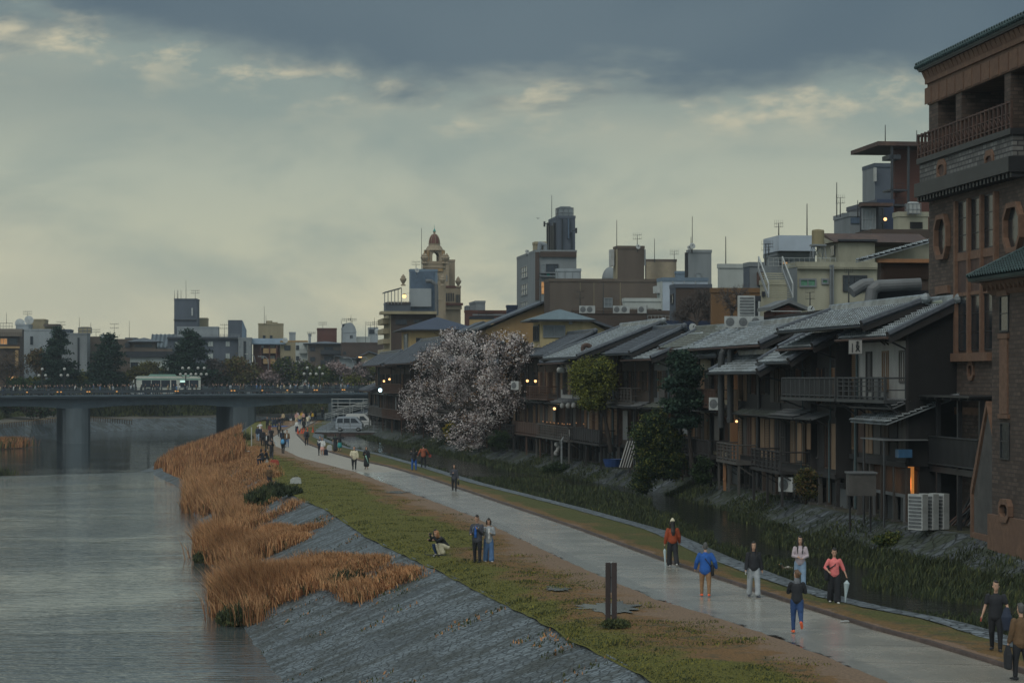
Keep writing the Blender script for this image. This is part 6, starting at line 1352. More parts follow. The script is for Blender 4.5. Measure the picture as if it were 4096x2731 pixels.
m = MB(); m.box((-bw+.02, .15, 1.0), (-bw-.0+.1, 2.25, 2.6), m_win); m.add([(-bw-.02, .1, 1.1), (-bw-.02, 2.3, 1.1), (-bw+.1, 2.3, 2.65), (-bw+.1, .1, 2.65)], [(0,1,2,3)], m_win); m.build('windscreen', bus)
m = MB(); m.box((-bw+5.65, -.04, .4), (-bw+6.7, -.001, 2.45), m_busw); m.box((-bw+5.75, -.05, .5), (-bw+6.6, -.041, 2.35), m_win); m.build('door', bus)
m = MB(); m.box((-bw+7.2, -.05, 1.95), (-bw+8.0, -.031, 2.3), mat('led_white', (.7, 1, .9), .5, .1, 2, emit=.5)); m.build('route_display', bus)
for x in (-bw+2.0, bw-2.6): m = MB(); m.bar((x, -.02, .48), (x, .3, .48), .48, m_tyre, 16); m.bar((x, -.04, .48), (x, -.021, .48), .25, m_steel, 12); m.build('wheel', bus)
m = MB(); m.bar((-bw+.2, -.1, 2.5), (-bw-.35, -.15, 2.4), .04, m_black); m.box((-bw-.45, -.25, 1.9), (-bw-.3, -.05, 2.4), m_busw); m.build('mirror', bus)
def car(label, loc, rz, prof, w_, col, wins, name, cat, wheels, r=.32, hl=None, group=None):
    o = thing(name, label, cat, loc, rz, group); m = MB(); m.prism(prof, 0, w_, col, 'y'); m.build('body', o)
    for q in wins:
        m = MB(); m.prism(q, -.015, w_+.015, m_win, 'y'); m.build('window', o)
    for x in wheels:
        for y0, y1 in ((-.03, .2), (w_-.2, w_+.03)): m = MB(); m.bar((x, y0, r), (x, y1, r), r, m_tyre, 16); m.bar((x, y0-.01 if y0 < 0 else y1+.01, r), (x, y0-.001 if y0 < 0 else y1+.001, r), r*.55, m_steel, 10); m.build('wheel', o)
    if hl:
        for y in (.12, w_-.32): m = MB(); m.box((hl[0], y, hl[1]), (hl[0]+.06, y+.2, hl[1]+.2), m_glassb); m.build('headlight', o)
    return o
p = on_bridge(248, 7.5); car('black minivan among the crowd at the left of the bridge', p, bth, [(-1.6,.3),(-2.25,.35),(-2.3,.75),(-1.5,1.05),(-.9,1.62),(1.6,1.68),(2.2,1.1),(2.25,.35)], 1.75, mat('black_paint', (.02,.02,.025), .3, .1, 2), [[(-1.3,1.05),(-.85,1.52),(.1,1.55),(.1,1.05)],[(.2,1.05),(.2,1.55),(1.45,1.55),(1.85,1.08)]], 'minivan', 'car', (-1.5, 1.4))
p = on_bridge(1010, 9.5); car('dark car behind the crowd in the middle of the bridge', p, bth, [(-2.1,.3),(-2.1,.8),(-1.2,.95),(-.7,1.4),(.9,1.42),(1.5,.95),(2.0,.9),(2.1,.3)], 1.7, mat('dark_paint', (.03,.035,.045), .3, .1, 2), [[(-1.05,.95),(-.65,1.33),(.0,1.35),(.0,.95)],[(.1,.95),(.1,1.35),(.85,1.34),(1.25,.95)]], 'parked_car', 'car', (-1.3, 1.3))
# ---- steel deck with two vans over the stream
sv = .0314; pv = W(1395, 1725, sv); zv = pv.z
m_van = mat('silver_blue_paint', (.33, .38, .44), .35, .08, 2, coat=.4); m_vanw = mat('white_paint', (.6, .62, .62), .35, .08, 2, coat=.4)
vp = [(-1.62,.28),(-1.68,.5),(-1.66,1.1),(-1.52,1.72),(-1.35,1.86),(.75,1.86),(.98,1.78),(1.58,1.1),(1.7,.95),(1.72,.4),(1.66,.28)]
vw = [[(-1.5,1.08),(-1.42,1.62),(-.75,1.64),(-.75,1.08)],[(-.62,1.08),(-.62,1.64),(.12,1.64),(.12,1.08)],[(.25,1.08),(.25,1.64),(.78,1.64),(1.28,1.1)]]
v = car('silver blue box minivan parked on the steel deck beside the path', (pv.x, pv.y, zv), R(-3), vp, 1.47, m_van, vw, 'minivan', 'van', (-1.12, 1.2), .27, (1.68, .75))
m = MB(); m.add([(.97,.08,1.74),(.97,1.39,1.74),(1.56,1.42,1.1),(1.56,.05,1.1)], [(0,1,2,3)], m_win); m.build('windscreen', v); m = MB(); m.box((.17,-.02,.4),(.18,-.001,1.7),m_black); m.box((-.68,-.02,.4),(-.67,-.001,1.7),m_black); m.box((.0,-.03,.95),(.12,-.001,1.0),m_black); m.box((-.62,-.03,.95),(-.5,-.001,1.0),m_black); m.build('door_seams', v)
for l_ in v.children: pass
p2 = W(1437, 1722, .0332); car('white box van parked behind the silver blue minivan', (p2.x-.2, p2.y, zv), R(-3), [(a*1.04, c*1.04) for a, c in vp], 1.47, m_vanw, vw[2:], 'minivan', 'van', (-1.12, 1.2), .27)
sd = thing('steel_deck_bridge', 'temporary steel deck with railings carrying the parked vans over the stream', 'platform', (pv.x, pv.y, zv), R(-3)); xl, xr_ = (1262-1395)*sv, (1500-1395)*sv
m = MB(); m.box((xl, -1.2, -.12), (xr_+2, 6.5, -.01), m_steel); m.build('floor_plate', sd)
for y in (-1.1, 2.5, 6.2): m = MB(); m.box((xl, y, -.5), (xr_+2, y+.15, -.121), m_rust); m.box((xl, y-.1, -.56), (xr_+2, y+.25, -.501), m_rust); m.build('beam', sd)
for k in range(4): m = MB(); x = lerp(xl+1, xr_, k/3); m.bar((x, -.9, -1.3), (x, -.9, -.501), .15, m_rust); m.build('post', sd)
for y in (-1.15, 6.4):
    m = MB()
    for z in (.35, .7, 1.05): m.bar((xl, y, z), (xr_+1.5, y, z), .03, m_steel, 5)
    for k in range(7): x = lerp(xl, xr_+1.5, k/6); m.bar((x, y, -.01), (x, y, 1.1), .035, m_steel, 5)
    m.build('railing', sd)
# ---- scaffold and ramp at the bridge end
sc_ = thing('scaffold', 'open steel scaffold standing against the bridge end behind the vans', 'scaffold', W(1405, 1700, .0385), R(0)); s = .0385
def q(x, y): return ((x-1405)*s, (1700-y)*s)
m = MB(); V_ = [1326, 1350, 1398, 1452, 1483]
for yy in (0, 1.6):
    for x in V_: a, c = q(x, 1592); m.bar((a, yy, -1.0), (a, yy, c), .05, m_steel, 5)
m.build('uprights', sc_); m = MB()
for yy in (0, 1.6):
    for y in (1596, 1611, 1624, 1655): a, c = q(1326, y); a2, _ = q(1485, y); m.bar((a, yy, c), (a2, yy, c), .045, m_white, 5)
    for (x0,y0,x1,y1) in ((1330,1645,1484,1598),(1330,1638,1484,1606),(1398,1690,1484,1640)): a, c = q(x0,y0); a2, c2 = q(x1,y1); m.bar((a, yy, c), (a2, yy, c2), .045, m_white, 5)
m.build('ledgers', sc_); m = MB(); a, c = q(1398, 1670); m.box((a, .1, c), (q(1484,1670)[0], 1.5, c+.06), m_steel); m.build('platform', sc_)
rp = thing('ramp', 'sloping concrete ramp with pipe handrails climbing to the bridge end', 'ramp', W(1300, 1685, .0405), 0); s = .0405; m = MB(); 
m.prism([(0, -1.5), (0, .1), (7.4, 2.1), (7.4, -1.5)], 0, 2.5, WM['dgrey'], 'y'); m.build('slab', rp); m = MB()
for z in (.45, .75, 1.05): m.bar((0, 0, z+.1), (7.4, 0, z+2.1), .04, m_white, 5)
for k in range(6): m.bar((7.4*k/5, 0, .1+2*k/5), (7.4*k/5, 0, 1.15+2*k/5), .04, m_white, 5)
m.build('handrail', rp)
ab = thing('bridge_abutment', 'concrete abutment wall carrying the right end of the bridge', 'abutment', W(1440, 1700, .0418), bth); m = MB(); m.box((-2, 0, -1.5), (14, 20, 4.2), m_conc); m.build('wall', ab); m = MB(); m.box((-2.1, -.1, 4.201), (14, 20, 4.5), m_girder); m.build('coping', ab)
# ---- cones and barrier
m_cone = mat('cone_orange', (.62, .09, .03), .6, .1, 3); m_yb = mat('yellow_stripe', (.5, .38, .04), .5, .1, 3)
def cone(label, x, y):
    g = G(x, y, .03); o = thing('traffic_cone', label, 'traffic cone', g, 0, 'orange cones by the steel deck'); m = MB(); m.lathe((0,0,.03), [(.16,0),(.13,.1),(.035,.66),(.03,.67)], m_cone, 12); m.build('cone', o); m = MB(); m.box((-.19,-.19,0), (.19,.19,.029), m_cone); m.build('base', o)
for i, (x, y) in enumerate(((842,470),(893,465),(924,463),(975,460),(1050,447))): cone(['leftmost','second','third','fourth','rightmost'][i]+' orange cone of the five by the steel deck', 950+x/3.484, 1600+y/3.484)
g1, g2_ = G(1206, 1733, .7), G(1262, 1726, .7)
def bar_(label, x0, y0, x1, y1):
    a, c = G(x0, y0, .03), G(x1, y1, .03); o = thing('barrier_bar', label, 'barrier', a); d = c-a; m = MB()
    for k in range(10): m.bar((d.x*k/10, d.y*k/10, .6), (d.x*(k+1)/10, d.y*(k+1)/10, .6), .03, m_yb if k % 2 else m_black, 6)
    m.build('bar', o); return o
bar_('yellow and black barrier bar resting across the left cones', 1204, 1733, 1232, 1731); bar_('yellow and black barrier bar between the right cones and the deck', 1234, 1730, 1262, 1727)
# ---- white marker posts, signboard, bags and other small things
m_post = mat('post_white', (.45, .47, .46), .6, .15, 2); m_sign = mat('sign_brown', (.045, .03, .03), .6, .25, 3)
for lb, x, y, h, r_ in (('white marker post on the lawn edge near the standing group', 950+196/3.484, 1600+640/3.484, 1.95, .06), ('thin grey post in the grass behind the white marker post', 950+115/3.484, 1600+525/3.484, 1.75, .05)):
    g = G(x, y, 0); o = thing('marker_post', lb, 'post', g); m = MB(); m.bar((0,0,-.1), (0,0,h), r_, m_post if 'white' in lb[:6] else m_greysh, 8); m.build('post', o); m = MB(); m.bar((0,0,h), (0,0,h+.08), r_*1.2, m_greysh, 8); m.build('cap', o)
s = 7/(2505-HY); g = G(2441, 2505, 0); sb = thing('signboard', 'brown steel signboard on two posts at the lawn edge, seen edge on', 'sign', g, R(-6))
for i, (x, y, yt) in enumerate(((2428,2498,2244),(2459,2508,2251))):
    gg = G(x, y, 0); l = (gg-g); m = MB(); m.box((l.x-.07, l.y*.3-.05, -.1), (l.x+.07, l.y*.3+.05, (y-yt)*s), m_sign); m.build('post', sb)
a = G(2428,2498,0)-g; c = G(2459,2508,0)-g; m = MB(); m.box((a.x+.071, a.y*.3-.02, .95), (c.x-.071, a.y*.3+.03, 1.78), m_greysh); pn = m.build('panel', sb); m = MB(); m.box((a.x+.071, a.y*.3-.04, 1.78), (c.x-.071, a.y*.3+.05, 1.82), m_white); m.box((a.x+.071, a.y*.3-.03, 1.36), (c.x-.071, a.y*.3-.021, 1.39), m_sign); m.build('trim', pn)
# puddle on the worn grass behind the sign
m_pud = mat('puddle_water', (.14, .14, .13), .14, .1, 2); 
def puddle(x, y, rx, ry, z=.035):
    g = G(x, y, z); n = 60; m = MB(); vs = []
    for i in range(n): a = 2*pi*i/n; k = 1+.6*nz(cos(a)*1.3+x, sin(a)*1.3, 1.0)+.6*nz(cos(a)*4, sin(a)*4+y, 1.0); vs.append((g.x+rx*k*cos(a), g.y+ry*k*sin(a), z+.01))
    m.add(vs, [tuple(range(n))], m_pud); structure(m.build('puddle'))
for q_ in ((2440,2430,.95,1.9),(1590,1968,.7,1.5),(2230,2350,.35,1.2)): puddle(*q_)
def bag(label, x, y, w_, h, mats, name='bag', z=0, rz=0, straps=True):
    g = G(x, y, z); o = thing(name, label, 'bag', g, rz); m = MB(); m.prism([(-w_/2, 0), (w_/2, 0), (w_*.42, h*.8), (w_*.2, h), (-w_*.25, h*.95), (-w_*.45, h*.7)], -w_*.25, w_*.25, mats[0], 'y'); m.build('bag_body', o)
    if straps: m = MB(); m.path([(-w_*.2, 0, h*.9), (-w_*.1, 0, h*1.25), (w_*.1, 0, h*1.25), (w_*.2, 0, h*.9)], .015, mats[1], 5); m.build('strap', o)
    return o
m_bl = mat('cloth_black', (.018, .02, .026), .85, .2, 5); m_bag = mat('plastic_bag', (.45, .47, .47), .4, .2, 5); m_red = mat('cloth_red', (.42, .07, .05), .8, .2, 5)
bag('white and black backpack lying alone on the lawn', 950+813/3.484, 1600+1160/3.484, .75, .42, (m_bag, m_bl))
bag('red bag on the grass beside the seated pair in black', 950+512/3.484, 1600+900/3.484, .8, .42, (m_red, m_bl)); bag('small white plastic bag between the seated pair and the red bag', 950+410/3.484, 1600+905/3.484, .3, .38, (m_bag, m_bag))
bag('bouquet wrapped in white paper standing on the verge beside the suitcase', 950+1282/3.484, 1600+705/3.484, .55, .6, (m_bag, m_red), 'bouquet', straps=False); bag('dark blue travel bag standing at the feet of the girl in the pink skirt', 950+1224/3.484, 1600+765/3.484, .5, .55, (mat('cloth_navy', (.02,.03,.06), .8, .2, 5), m_bl), 'travel_bag')
g = G(1370, 1737, .3)
m = MB(); g = G(2990+330/1, 2425, 0)
g = G(2300+2115/1.96, 2000+955/1.96, .0); m = MB(); m.box((-.12,-.08,0),(.12,.1,.02), m_bag); m.box((-.02,-.09,.021),(.1,.05,.035), m_bag); tag(m.build('paper_scrap', None, (g.x, g.y, .02)), 'scrap of white paper on the wet path near the kerb', 'litter')
# fence on the far left bank, sticks in the water
fe = thing('timber_fence', 'low timber post and rail fence on the far bank under the bridge', 'fence', at(330, .0455)+(-1.4,)); o = fe.location
m1 = MB(); m2 = MB(); prev = None
for k in range(58):
    x = -20+k*9.6; y = lerp(1702, 1668, min(1, k/34)) if k < 34 else lerp(1668, 1686, (k-34)/24); sK = lerp(.0435, .049, k/58); p = W(x, y, sK)-Vector(o)
    m1.box((p.x-.09, p.y-.09, p.z-.6), (p.x+.09, p.y+.09, p.z+.35), WM['brown'])
    if prev is not None: m2.beam(prev+Vector((0,0,.3)), p+Vector((0,0,.3)), .1, .12, WM['tan'])
    prev = p
m1.build('posts', fe); m2.build('rail', fe)
# near bank left of the pier
m = MB(); P_ = [W(-40,1765,.0440), W(120,1752,.0450), W(255,1735,.0478)]
for p in P_: p.z = -3.6
T_ = [p+Vector((-1, 7, 2.6)) for p in P_]; U_ = [p+Vector((-2, 26, 3.4)) for p in P_]
m.add(P_+T_, [(0,1,4,3),(1,2,5,4)], m_slope); m.add([t+Vector((0,0,.004)) for t in T_]+U_, [(0,1,4,3),(1,2,5,4)], m_walk); structure(m.build('left_bank'))
# ================================================================ TREES
def leaf_cloud(name, cl, n_per, rad, size, mats, parent, flat=.6, probs=None, droop=0.0):
    cl = np.asarray(cl, float); k = len(cl); n = k*n_per
    c = np.repeat(cl, n_per, 0)+rng.normal(0, 1, (n, 3))*np.array([rad, rad, rad*flat]); c[:, 2] -= droop*np.abs(rng.normal(0, 1, n))*rad
    a = rng.normal(0, 1, (n, 3)); a /= np.linalg.norm(a, axis=1)[:, None]; b_ = rng.normal(0, 1, (n, 3)); b_ -= (b_*a).sum(1)[:, None]*a; b_ /= np.linalg.norm(b_, axis=1)[:, None]
    sz = size*rng.uniform(.55, 1.25, n)[:, None]; v = np.stack([c-a*sz*.5, c+b_*sz*.38, c+a*sz*.5, c-b_*sz*.38], 1)
    me = bpy.data.meshes.new(name); me.vertices.add(4*n); me.vertices.foreach_set('co', v.reshape(-1)); me.loops.add(4*n); me.loops.foreach_set('vertex_index', np.arange(4*n, dtype=np.int32))
    me.polygons.add(n); me.polygons.foreach_set('loop_start', (np.arange(n)*4).astype(np.int32))
    for m in mats: me.materials.append(m)
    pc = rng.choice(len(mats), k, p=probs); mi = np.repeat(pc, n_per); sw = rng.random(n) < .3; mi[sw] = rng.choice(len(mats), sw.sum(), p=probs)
    me.polygons.foreach_set('material_index', mi.astype(np.int32)); me.update(calc_edges=True); me.validate()
    o = bpy.data.objects.new(name, me); COL.objects.link(o); o.parent = parent; KIDS.setdefault(parent.name, []).append(o); return o
def tree(name, label, base, blobs, s, mats, nclus, nper, crad, lsize, trunk=.25, bark=None, cat='tree', group=None, twigs=0, shell=.25, flat=.6, probs=None, sfun=None, dz=None, droop=0.0, lean=0):
    """blobs: crown lobes (x, y, rx, ry) in photograph pixels; base: (x, y) pixel of the foot or a point"""
    B_ = W(base[0], base[1], s) if len(base) == 2 else Vector(base)
    o = thing(name, label, cat, B_, 0, group); C_ = []; tot = sum(b[2]*b[3] for b in blobs); bark = bark or m_bark
    cl = []; ends = []
    for (x, y, rx, ry) in blobs:
        ss = sfun(x) if sfun else s; c = W(x, y, ss)-B_; ax, az_ = rx*ss, ry*ss; ay = dz or (ax+az_)/2; C_.append((c, ax, ay, az_))
        for _ in range(max(2, int(nclus*rx*ry/tot))):
            while True:
                v = Vector((random.uniform(-1,1), random.uniform(-1,1), random.uniform(-1,1))); r = v.length
                if r > 1 or r < shell*random.random(): continue
                if mn.noise(Vector((v.x*1.6+c.x, v.y*1.6, v.z*1.6+c.z)))+.30 < random.random()*.75: continue
                break
            cl.append((c.x+v.x*ax, c.y+v.y*ay, c.z+v.z*az_))
    if nper: leaf_cloud('crown', cl, nper, crad, lsize, mats, o, flat, probs, droop=droop)
    m = MB(); top = sum((c[0] for c in C_), Vector())/len(C_); fork = Vector((top.x*.35+lean, top.y*.35, max(.6, top.z*.45)))
    m.bar((0,0,-.3), fork*.5, trunk*1.25, bark, 8, trunk); m.bar(fork*.5, fork, trunk, bark, 8, trunk*.85)
    for c, ax, ay, az_ in C_:
        mid = (fork+c)*.5+Vector((random.uniform(-.1,.1)*ax, 0, .1*az_)); m.bar(fork, mid, trunk*.7, bark, 6, trunk*.45); m.bar(mid, c, trunk*.45, bark, 6, trunk*.25)
        for _ in range(5+twigs):
            v = Vector((random.gauss(0,1), random.gauss(0,1), random.gauss(.3,.8))).normalized(); e = c+Vector((v.x*ax*.85, v.y*ay*.85, v.z*az_*.85)); k1 = c.lerp(e, .5)+Vector((0,0,.06*az_)); t_ = trunk*.22
            st_ = mid.lerp(c, random.random()); m.bar(st_, k1, t_, bark, 4, t_*.6); m.bar(k1, e, t_*.6, bark, 4, t_*.25)
            for _ in range(4 if twigs else 2):
                w_ = Vector((random.gauss(0,1), random.gauss(0,1), random.gauss(.3,1))).normalized()*(.35*(ax+az_)/2); f = k1.lerp(e, random.random()); m.bar(f, f+w_, t_*.35, bark, 3, t_*.12)
                if twigs:
                    for _ in range(3): w2 = Vector((random.gauss(0,1), random.gauss(0,1), random.gauss(.4,1))).normalized()*(.2*(ax+az_)/2); g_ = f+w_*random.random(); m.bar(g_, g_+w2, t_*.2, bark, 3, t_*.08)
    m.build('trunk', o); return o
m_bark = mat('bark', (.035, .028, .024), .95, .3, 4); m_barkg = mat('grey_bark', (.10, .085, .08), .95, .3, 4)
LF = lambda n, c, v=.35: mat('leaf_'+n, c, .8, v, .8, spec=.2)
pineM = [LF('pine', (.018,.042,.032)), LF('pine_light', (.035,.065,.042)), LF('pine_dark', (.012,.028,.024))]
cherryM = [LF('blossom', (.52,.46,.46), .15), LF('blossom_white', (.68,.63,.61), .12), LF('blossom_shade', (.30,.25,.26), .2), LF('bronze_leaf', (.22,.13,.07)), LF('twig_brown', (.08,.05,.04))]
greenM = [LF('lime', (.22,.23,.045)), LF('olive', (.13,.14,.035)), LF('mid', (.06,.08,.025))]; deepM = [LF('deep', (.03,.055,.025)), LF('deep2', (.05,.08,.03)), LF('deep3', (.018,.032,.018))]
yelM = [LF('yellowgreen', (.17,.18,.035)), LF('yellowolive', (.12,.12,.035))]; brnM = [LF('brown', (.13,.085,.04)), LF('olivebrown', (.10,.085,.04))]; pnkM = [LF('farblossom', (.34,.27,.27), .2), LF('farpink', (.26,.19,.18), .2)]
greyM = [LF('greytwig', (.10,.09,.09)), LF('greybrown', (.09,.07,.06))]
kd = 4096/2352
sfc = lambda x: front_y(min(max(x, 1600), 2060))/F*.965
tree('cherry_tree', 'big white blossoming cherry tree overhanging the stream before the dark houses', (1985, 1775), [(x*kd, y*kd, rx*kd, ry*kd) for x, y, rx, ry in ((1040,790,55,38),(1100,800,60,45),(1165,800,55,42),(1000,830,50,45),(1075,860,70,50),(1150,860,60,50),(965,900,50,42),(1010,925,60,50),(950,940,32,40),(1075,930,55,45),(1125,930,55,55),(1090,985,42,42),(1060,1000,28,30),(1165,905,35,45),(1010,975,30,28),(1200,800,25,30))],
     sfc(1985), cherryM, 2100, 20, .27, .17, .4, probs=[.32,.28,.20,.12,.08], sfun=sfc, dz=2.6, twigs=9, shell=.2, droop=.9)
s = sf(2390)*.955
tree('deciduous_tree', 'pale green leafy tree with a slanting dark trunk in front of the paper lantern house', (2444, 1790), [(2372,1480,62,55),(2330,1530,48,50),(2410,1530,50,55),(2370,1590,60,45),(2320,1480,30,35),(2420,1465,30,40)], s, greenM, 620, 24, .26, .14, .14, sfun=None, dz=1.3)
s = sf(2740)*.955
tree('pine_tree', 'sparse dark riverside pine before the brown awning townhouse', (2768, 1850), [(2728,1440,45,40),(2750,1490,60,40),(2715,1540,60,40),(2760,1600,55,35),(2700,1620,50,30),(2745,1680,45,35)], s, pineM[:2], 420, 26, .22, .2, .13, dz=1.2, flat=.35)
tree('shrub_tree', 'large bushy green shrub tree reaching from the stone wall to the balconies', (2660, 1900), [(2625,1690,55,50),(2570,1730,40,45),(2660,1760,65,60),(2610,1800,65,60),(2680,1850,60,60),(2600,1870,50,50),(2570,1930,30,40)], sf(2650)*.935, [greenM[1], deepM[0], deepM[1], deepM[2]], 1300, 26, .2, .15, .12, cat='shrub', dz=1.1)
tree('autumn_bush', 'small reddish yellow bush on the ledge under the glass bay house', (3223, 1990), [(3223,1915,40,42),(3230,1955,36,35)], sf(3223)*.935, [brnM[0], yelM[1], deepM[2]], 260, 24, .12, .09, .05, cat='bush', dz=.5)
for lb, x, y, rx, ry, M_ in (('climbing green bush on the ledge left of the lattice platform', 2810, 1880, 38, 55, deepM), ('green bush hanging from the ledge beside the cherry trunk', 2000, 1760, 45, 40, deepM), ('yellow flowering bush under the cherry tree', 1800, 1720, 24, 34, [mat('yellow_flower', (.5,.36,.03), .8, .2, 3), deepM[0], deepM[1]]), ('leafy bush at the foot of the flared brick wing', 3935, 2150, 24, 55, deepM), ('dark bush below the black steel deck', 3770, 2190, 70, 34, deepM), ('green shrub on the wall under the dining deck', 2230, 1880, 60, 28, deepM), ('pale flowering bush on the wall below the annex', 3560, 2160, 55, 24, [deepM[1], greenM[1]])):
    tree('bush', lb, (x, y+ry*.8), [(x, y, rx, ry)], sf(min(x, 3800))*(.95 if x < 3500 else .97) if x < 3700 else .0104, M_, int(rx*ry*.09)+60, 20, .12, .11, .04, cat='bush', dz=.6)
tree('bare_tree', 'left bare tree with dense grey twigs above the tiled roofs', (2790, 1330), [(2760,1230,60,55),(2810,1200,60,60),(2720,1270,45,40),(2830,1260,40,45)], .0188, [], 10, 0, 0, 0, .14, m_barkg, twigs=60)
tree('bare_tree', 'right bare tree standing before the ochre wall', (2925, 1300), [(2900,1190,50,55),(2960,1180,50,55),(2930,1230,45,45)], .0176, [], 10, 0, 0, 0, .12, m_barkg, twigs=26)
FT = 'trees beyond the bridge'
def ft(name, label, bl, mats, s=.048, n=300, per=18, cr=.5, ls=.45, **k): 
    x = sum(b[0] for b in bl)/len(bl); return tree(name, label, (x, HY+(CH-3.5)/s), bl, s, mats, n, per, cr, ls, k.pop('trunk', .25), group=FT, **k)
def pine(label, cx, top, bot, hw, s=.0475, n=420):
    bl = []; k = 6
    for i in range(k): t = i/(k-1); y = lerp(top+12, bot-12, t); w_ = hw*(.28+.72*t**.7); bl.append((cx+random.uniform(-.2,.2)*hw*t, y, w_*random.uniform(.75,1), (bot-top)/k*.62)); bl.append((cx+random.choice((-1,1))*w_*.5, y+8, w_*.5, (bot-top)/k*.45))
    return ft('pine_tree', label, bl, pineM, s, n, 26, .5, .42, trunk=.35, flat=.4, shell=.1)
pine('leftmost of the three big dark pines beyond the bridge', 232, 1318, 1540, 92); pine('middle one of the three big dark pines beyond the bridge', 430, 1340, 1540, 88); pine('right of the three big dark pines, spreading above the bus', 757, 1324, 1500, 118)
ft('bare_tree', 'bare brownish tree at the far left beyond the bridge', [(30,1450,45,45),(60,1480,50,40),(-10,1490,40,40)], greyM+brnM[:1], n=260, per=10, cr=.6, ls=.3, twigs=8)
for lb, bl, M_, nm in (('rust brown tree left of the first pine', [(150,1440,38,38),(185,1470,35,35)], brnM, 'deciduous_tree'), ('yellow green bushy tree between the first two pines', [(325,1515,45,24),(375,1520,50,22),(290,1525,30,18)], yelM, 'deciduous_tree'), ('low yellow green shrub left of the first lamp pair', [(150,1530,30,18)], yelM, 'shrub'),
    ('pale willow left of the bus front', [(540,1500,35,25),(600,1480,45,28),(640,1500,30,25)], [yelM[1], brnM[1]], 'willow_tree'), ('grey leafless tree behind the rear of the bus', [(850,1475,35,38),(890,1490,40,32)], greyM, 'bare_tree'), ('olive brown round tree right of the bus', [(945,1465,40,36),(990,1490,42,34),(960,1505,45,28)], [brnM[1], brnM[0], yelM[1]], 'deciduous_tree'),
    ('dull pink cherry tree low behind the bridge crowd', [(1070,1508,30,18),(1110,1512,26,16)], pnkM, 'cherry_tree'), ('grey green tree before the beige houses', [(1140,1470,42,36),(1180,1495,46,32),(1210,1475,30,30)], [deepM[1], greyM[0], greenM[1]], 'deciduous_tree'),
    ('dark green round tree by the globe lamp pair', [(1265,1505,38,32),(1310,1500,40,34)], [deepM[1], greenM[1], greenM[2]], 'deciduous_tree'), ('pale blossoming tree above the dark green tree', [(1340,1470,30,20),(1372,1485,26,18)], pnkM, 'cherry_tree'), ('bright yellow green bush before the bridge end', [(1405,1515,34,24),(1440,1522,26,18)], yelM, 'deciduous_tree'),
    ('dull blossoming tree beside the last townhouse', [(1455,1480,26,30),(1440,1500,24,24)], pnkM+greyM[:1], 'cherry_tree'), ('weeping willow beside the last townhouse', [(1484,1490,14,36)], [greenM[1], greyM[0]], 'willow_tree'), ('dark undergrowth tree between the bus and the olive brown tree', [(880,1520,60,20),(820,1520,40,18)], [deepM[0], greyM[0]], 'shrub'), ('dark green undergrowth left of the bus', [(470,1530,60,18),(90,1530,60,18)], [deepM[0], deepM[1]], 'shrub'), ('dark undergrowth behind the middle of the bridge crowd', [(1040,1530,50,14),(1150,1528,60,14)], [deepM[0], greyM[0]], 'shrub'), ('bushy hedge at the left end of the ivy bank', [(60,1620,70,22),(160,1640,60,25)], [deepM[0], deepM[1], greyM[1]], 'hedge')):
    ft(nm, lb, bl, M_, s=.0478 if nm != 'hedge' else .0462, n=int(sum(b[2]*b[3] for b in bl)*.09)+40, twigs=3 if nm == 'bare_tree' else 0)
for lb, x, y, yb in (('curved street lamp beside the brown apartment block', 1020, 1415, 1540), ('curved street lamp in front of the salmon balconies', 1073, 1425, 1540), ('curved street lamp near the bridge end gables', 1412, 1430, 1540), ('curved street lamp before the ochre gabled house', 1475, 1428, 1540)):
    p = W(x, yb, .049); o = thing('street_lamp', lb, 'street lamp', p, 0, 'curved street lamps beyond the bridge'); h = (yb-y)*.049; m = MB(); m.path([(0,0,0),(0,0,h*.8),(-.2,0,h*.93),(-.7,0,h*.99),(-1.4,0,h)], .07, m_frame, 6); m.build('pole', o); m = MB(); m.box((-2.0,-.15,h-.08),(-1.35,.15,h+.06), m_lamp if x == 1475 else m_white); m.build('lamp_head', o)
# bird
p = W(2152, 874, .05); m = MB(); m.ball((0,0,0), .09, m_black, 8, 5, (2.4,1,1)); m.add([(-.05,0,.03),(.12,0,.03),(.1,-.3,.16),(-.1,-.45,.08)], [(0,1,2,3)], m_black); m.add([(-.05,0,.03),(.12,0,.03),(.1,.3,.16),(-.1,.45,.08)], [(0,1,2,3)], m_black); m.add([(-.2,0,0),(-.42,.1,.02),(-.42,-.1,.02)], [(0,1,2)], m_black)
tag(m.build('bird', None, p, R(60)), 'dark bird gliding in the sky left of the rooftop tower', 'bird')
# haze
m = bpy.data.materials.new('haze'); m.use_nodes = True; t_ = m.node_tree; t_.nodes.clear(); v_ = t_.nodes.new('ShaderNodeVolumePrincipled'); v_.inputs['Density'].default_value = .0002; v_.inputs['Color'].default_value = (.75, .86, .95, 1); v_.inputs['Anisotropy'].default_value = .2
o_ = t_.nodes.new('ShaderNodeOutputMaterial'); t_.links.new(v_.outputs[0], o_.inputs['Volume'])
b = MB(); b.box((-760, -60, -6), (760, 760, 48), m); tag(b.build('haze'), None, None, None, 'stuff')
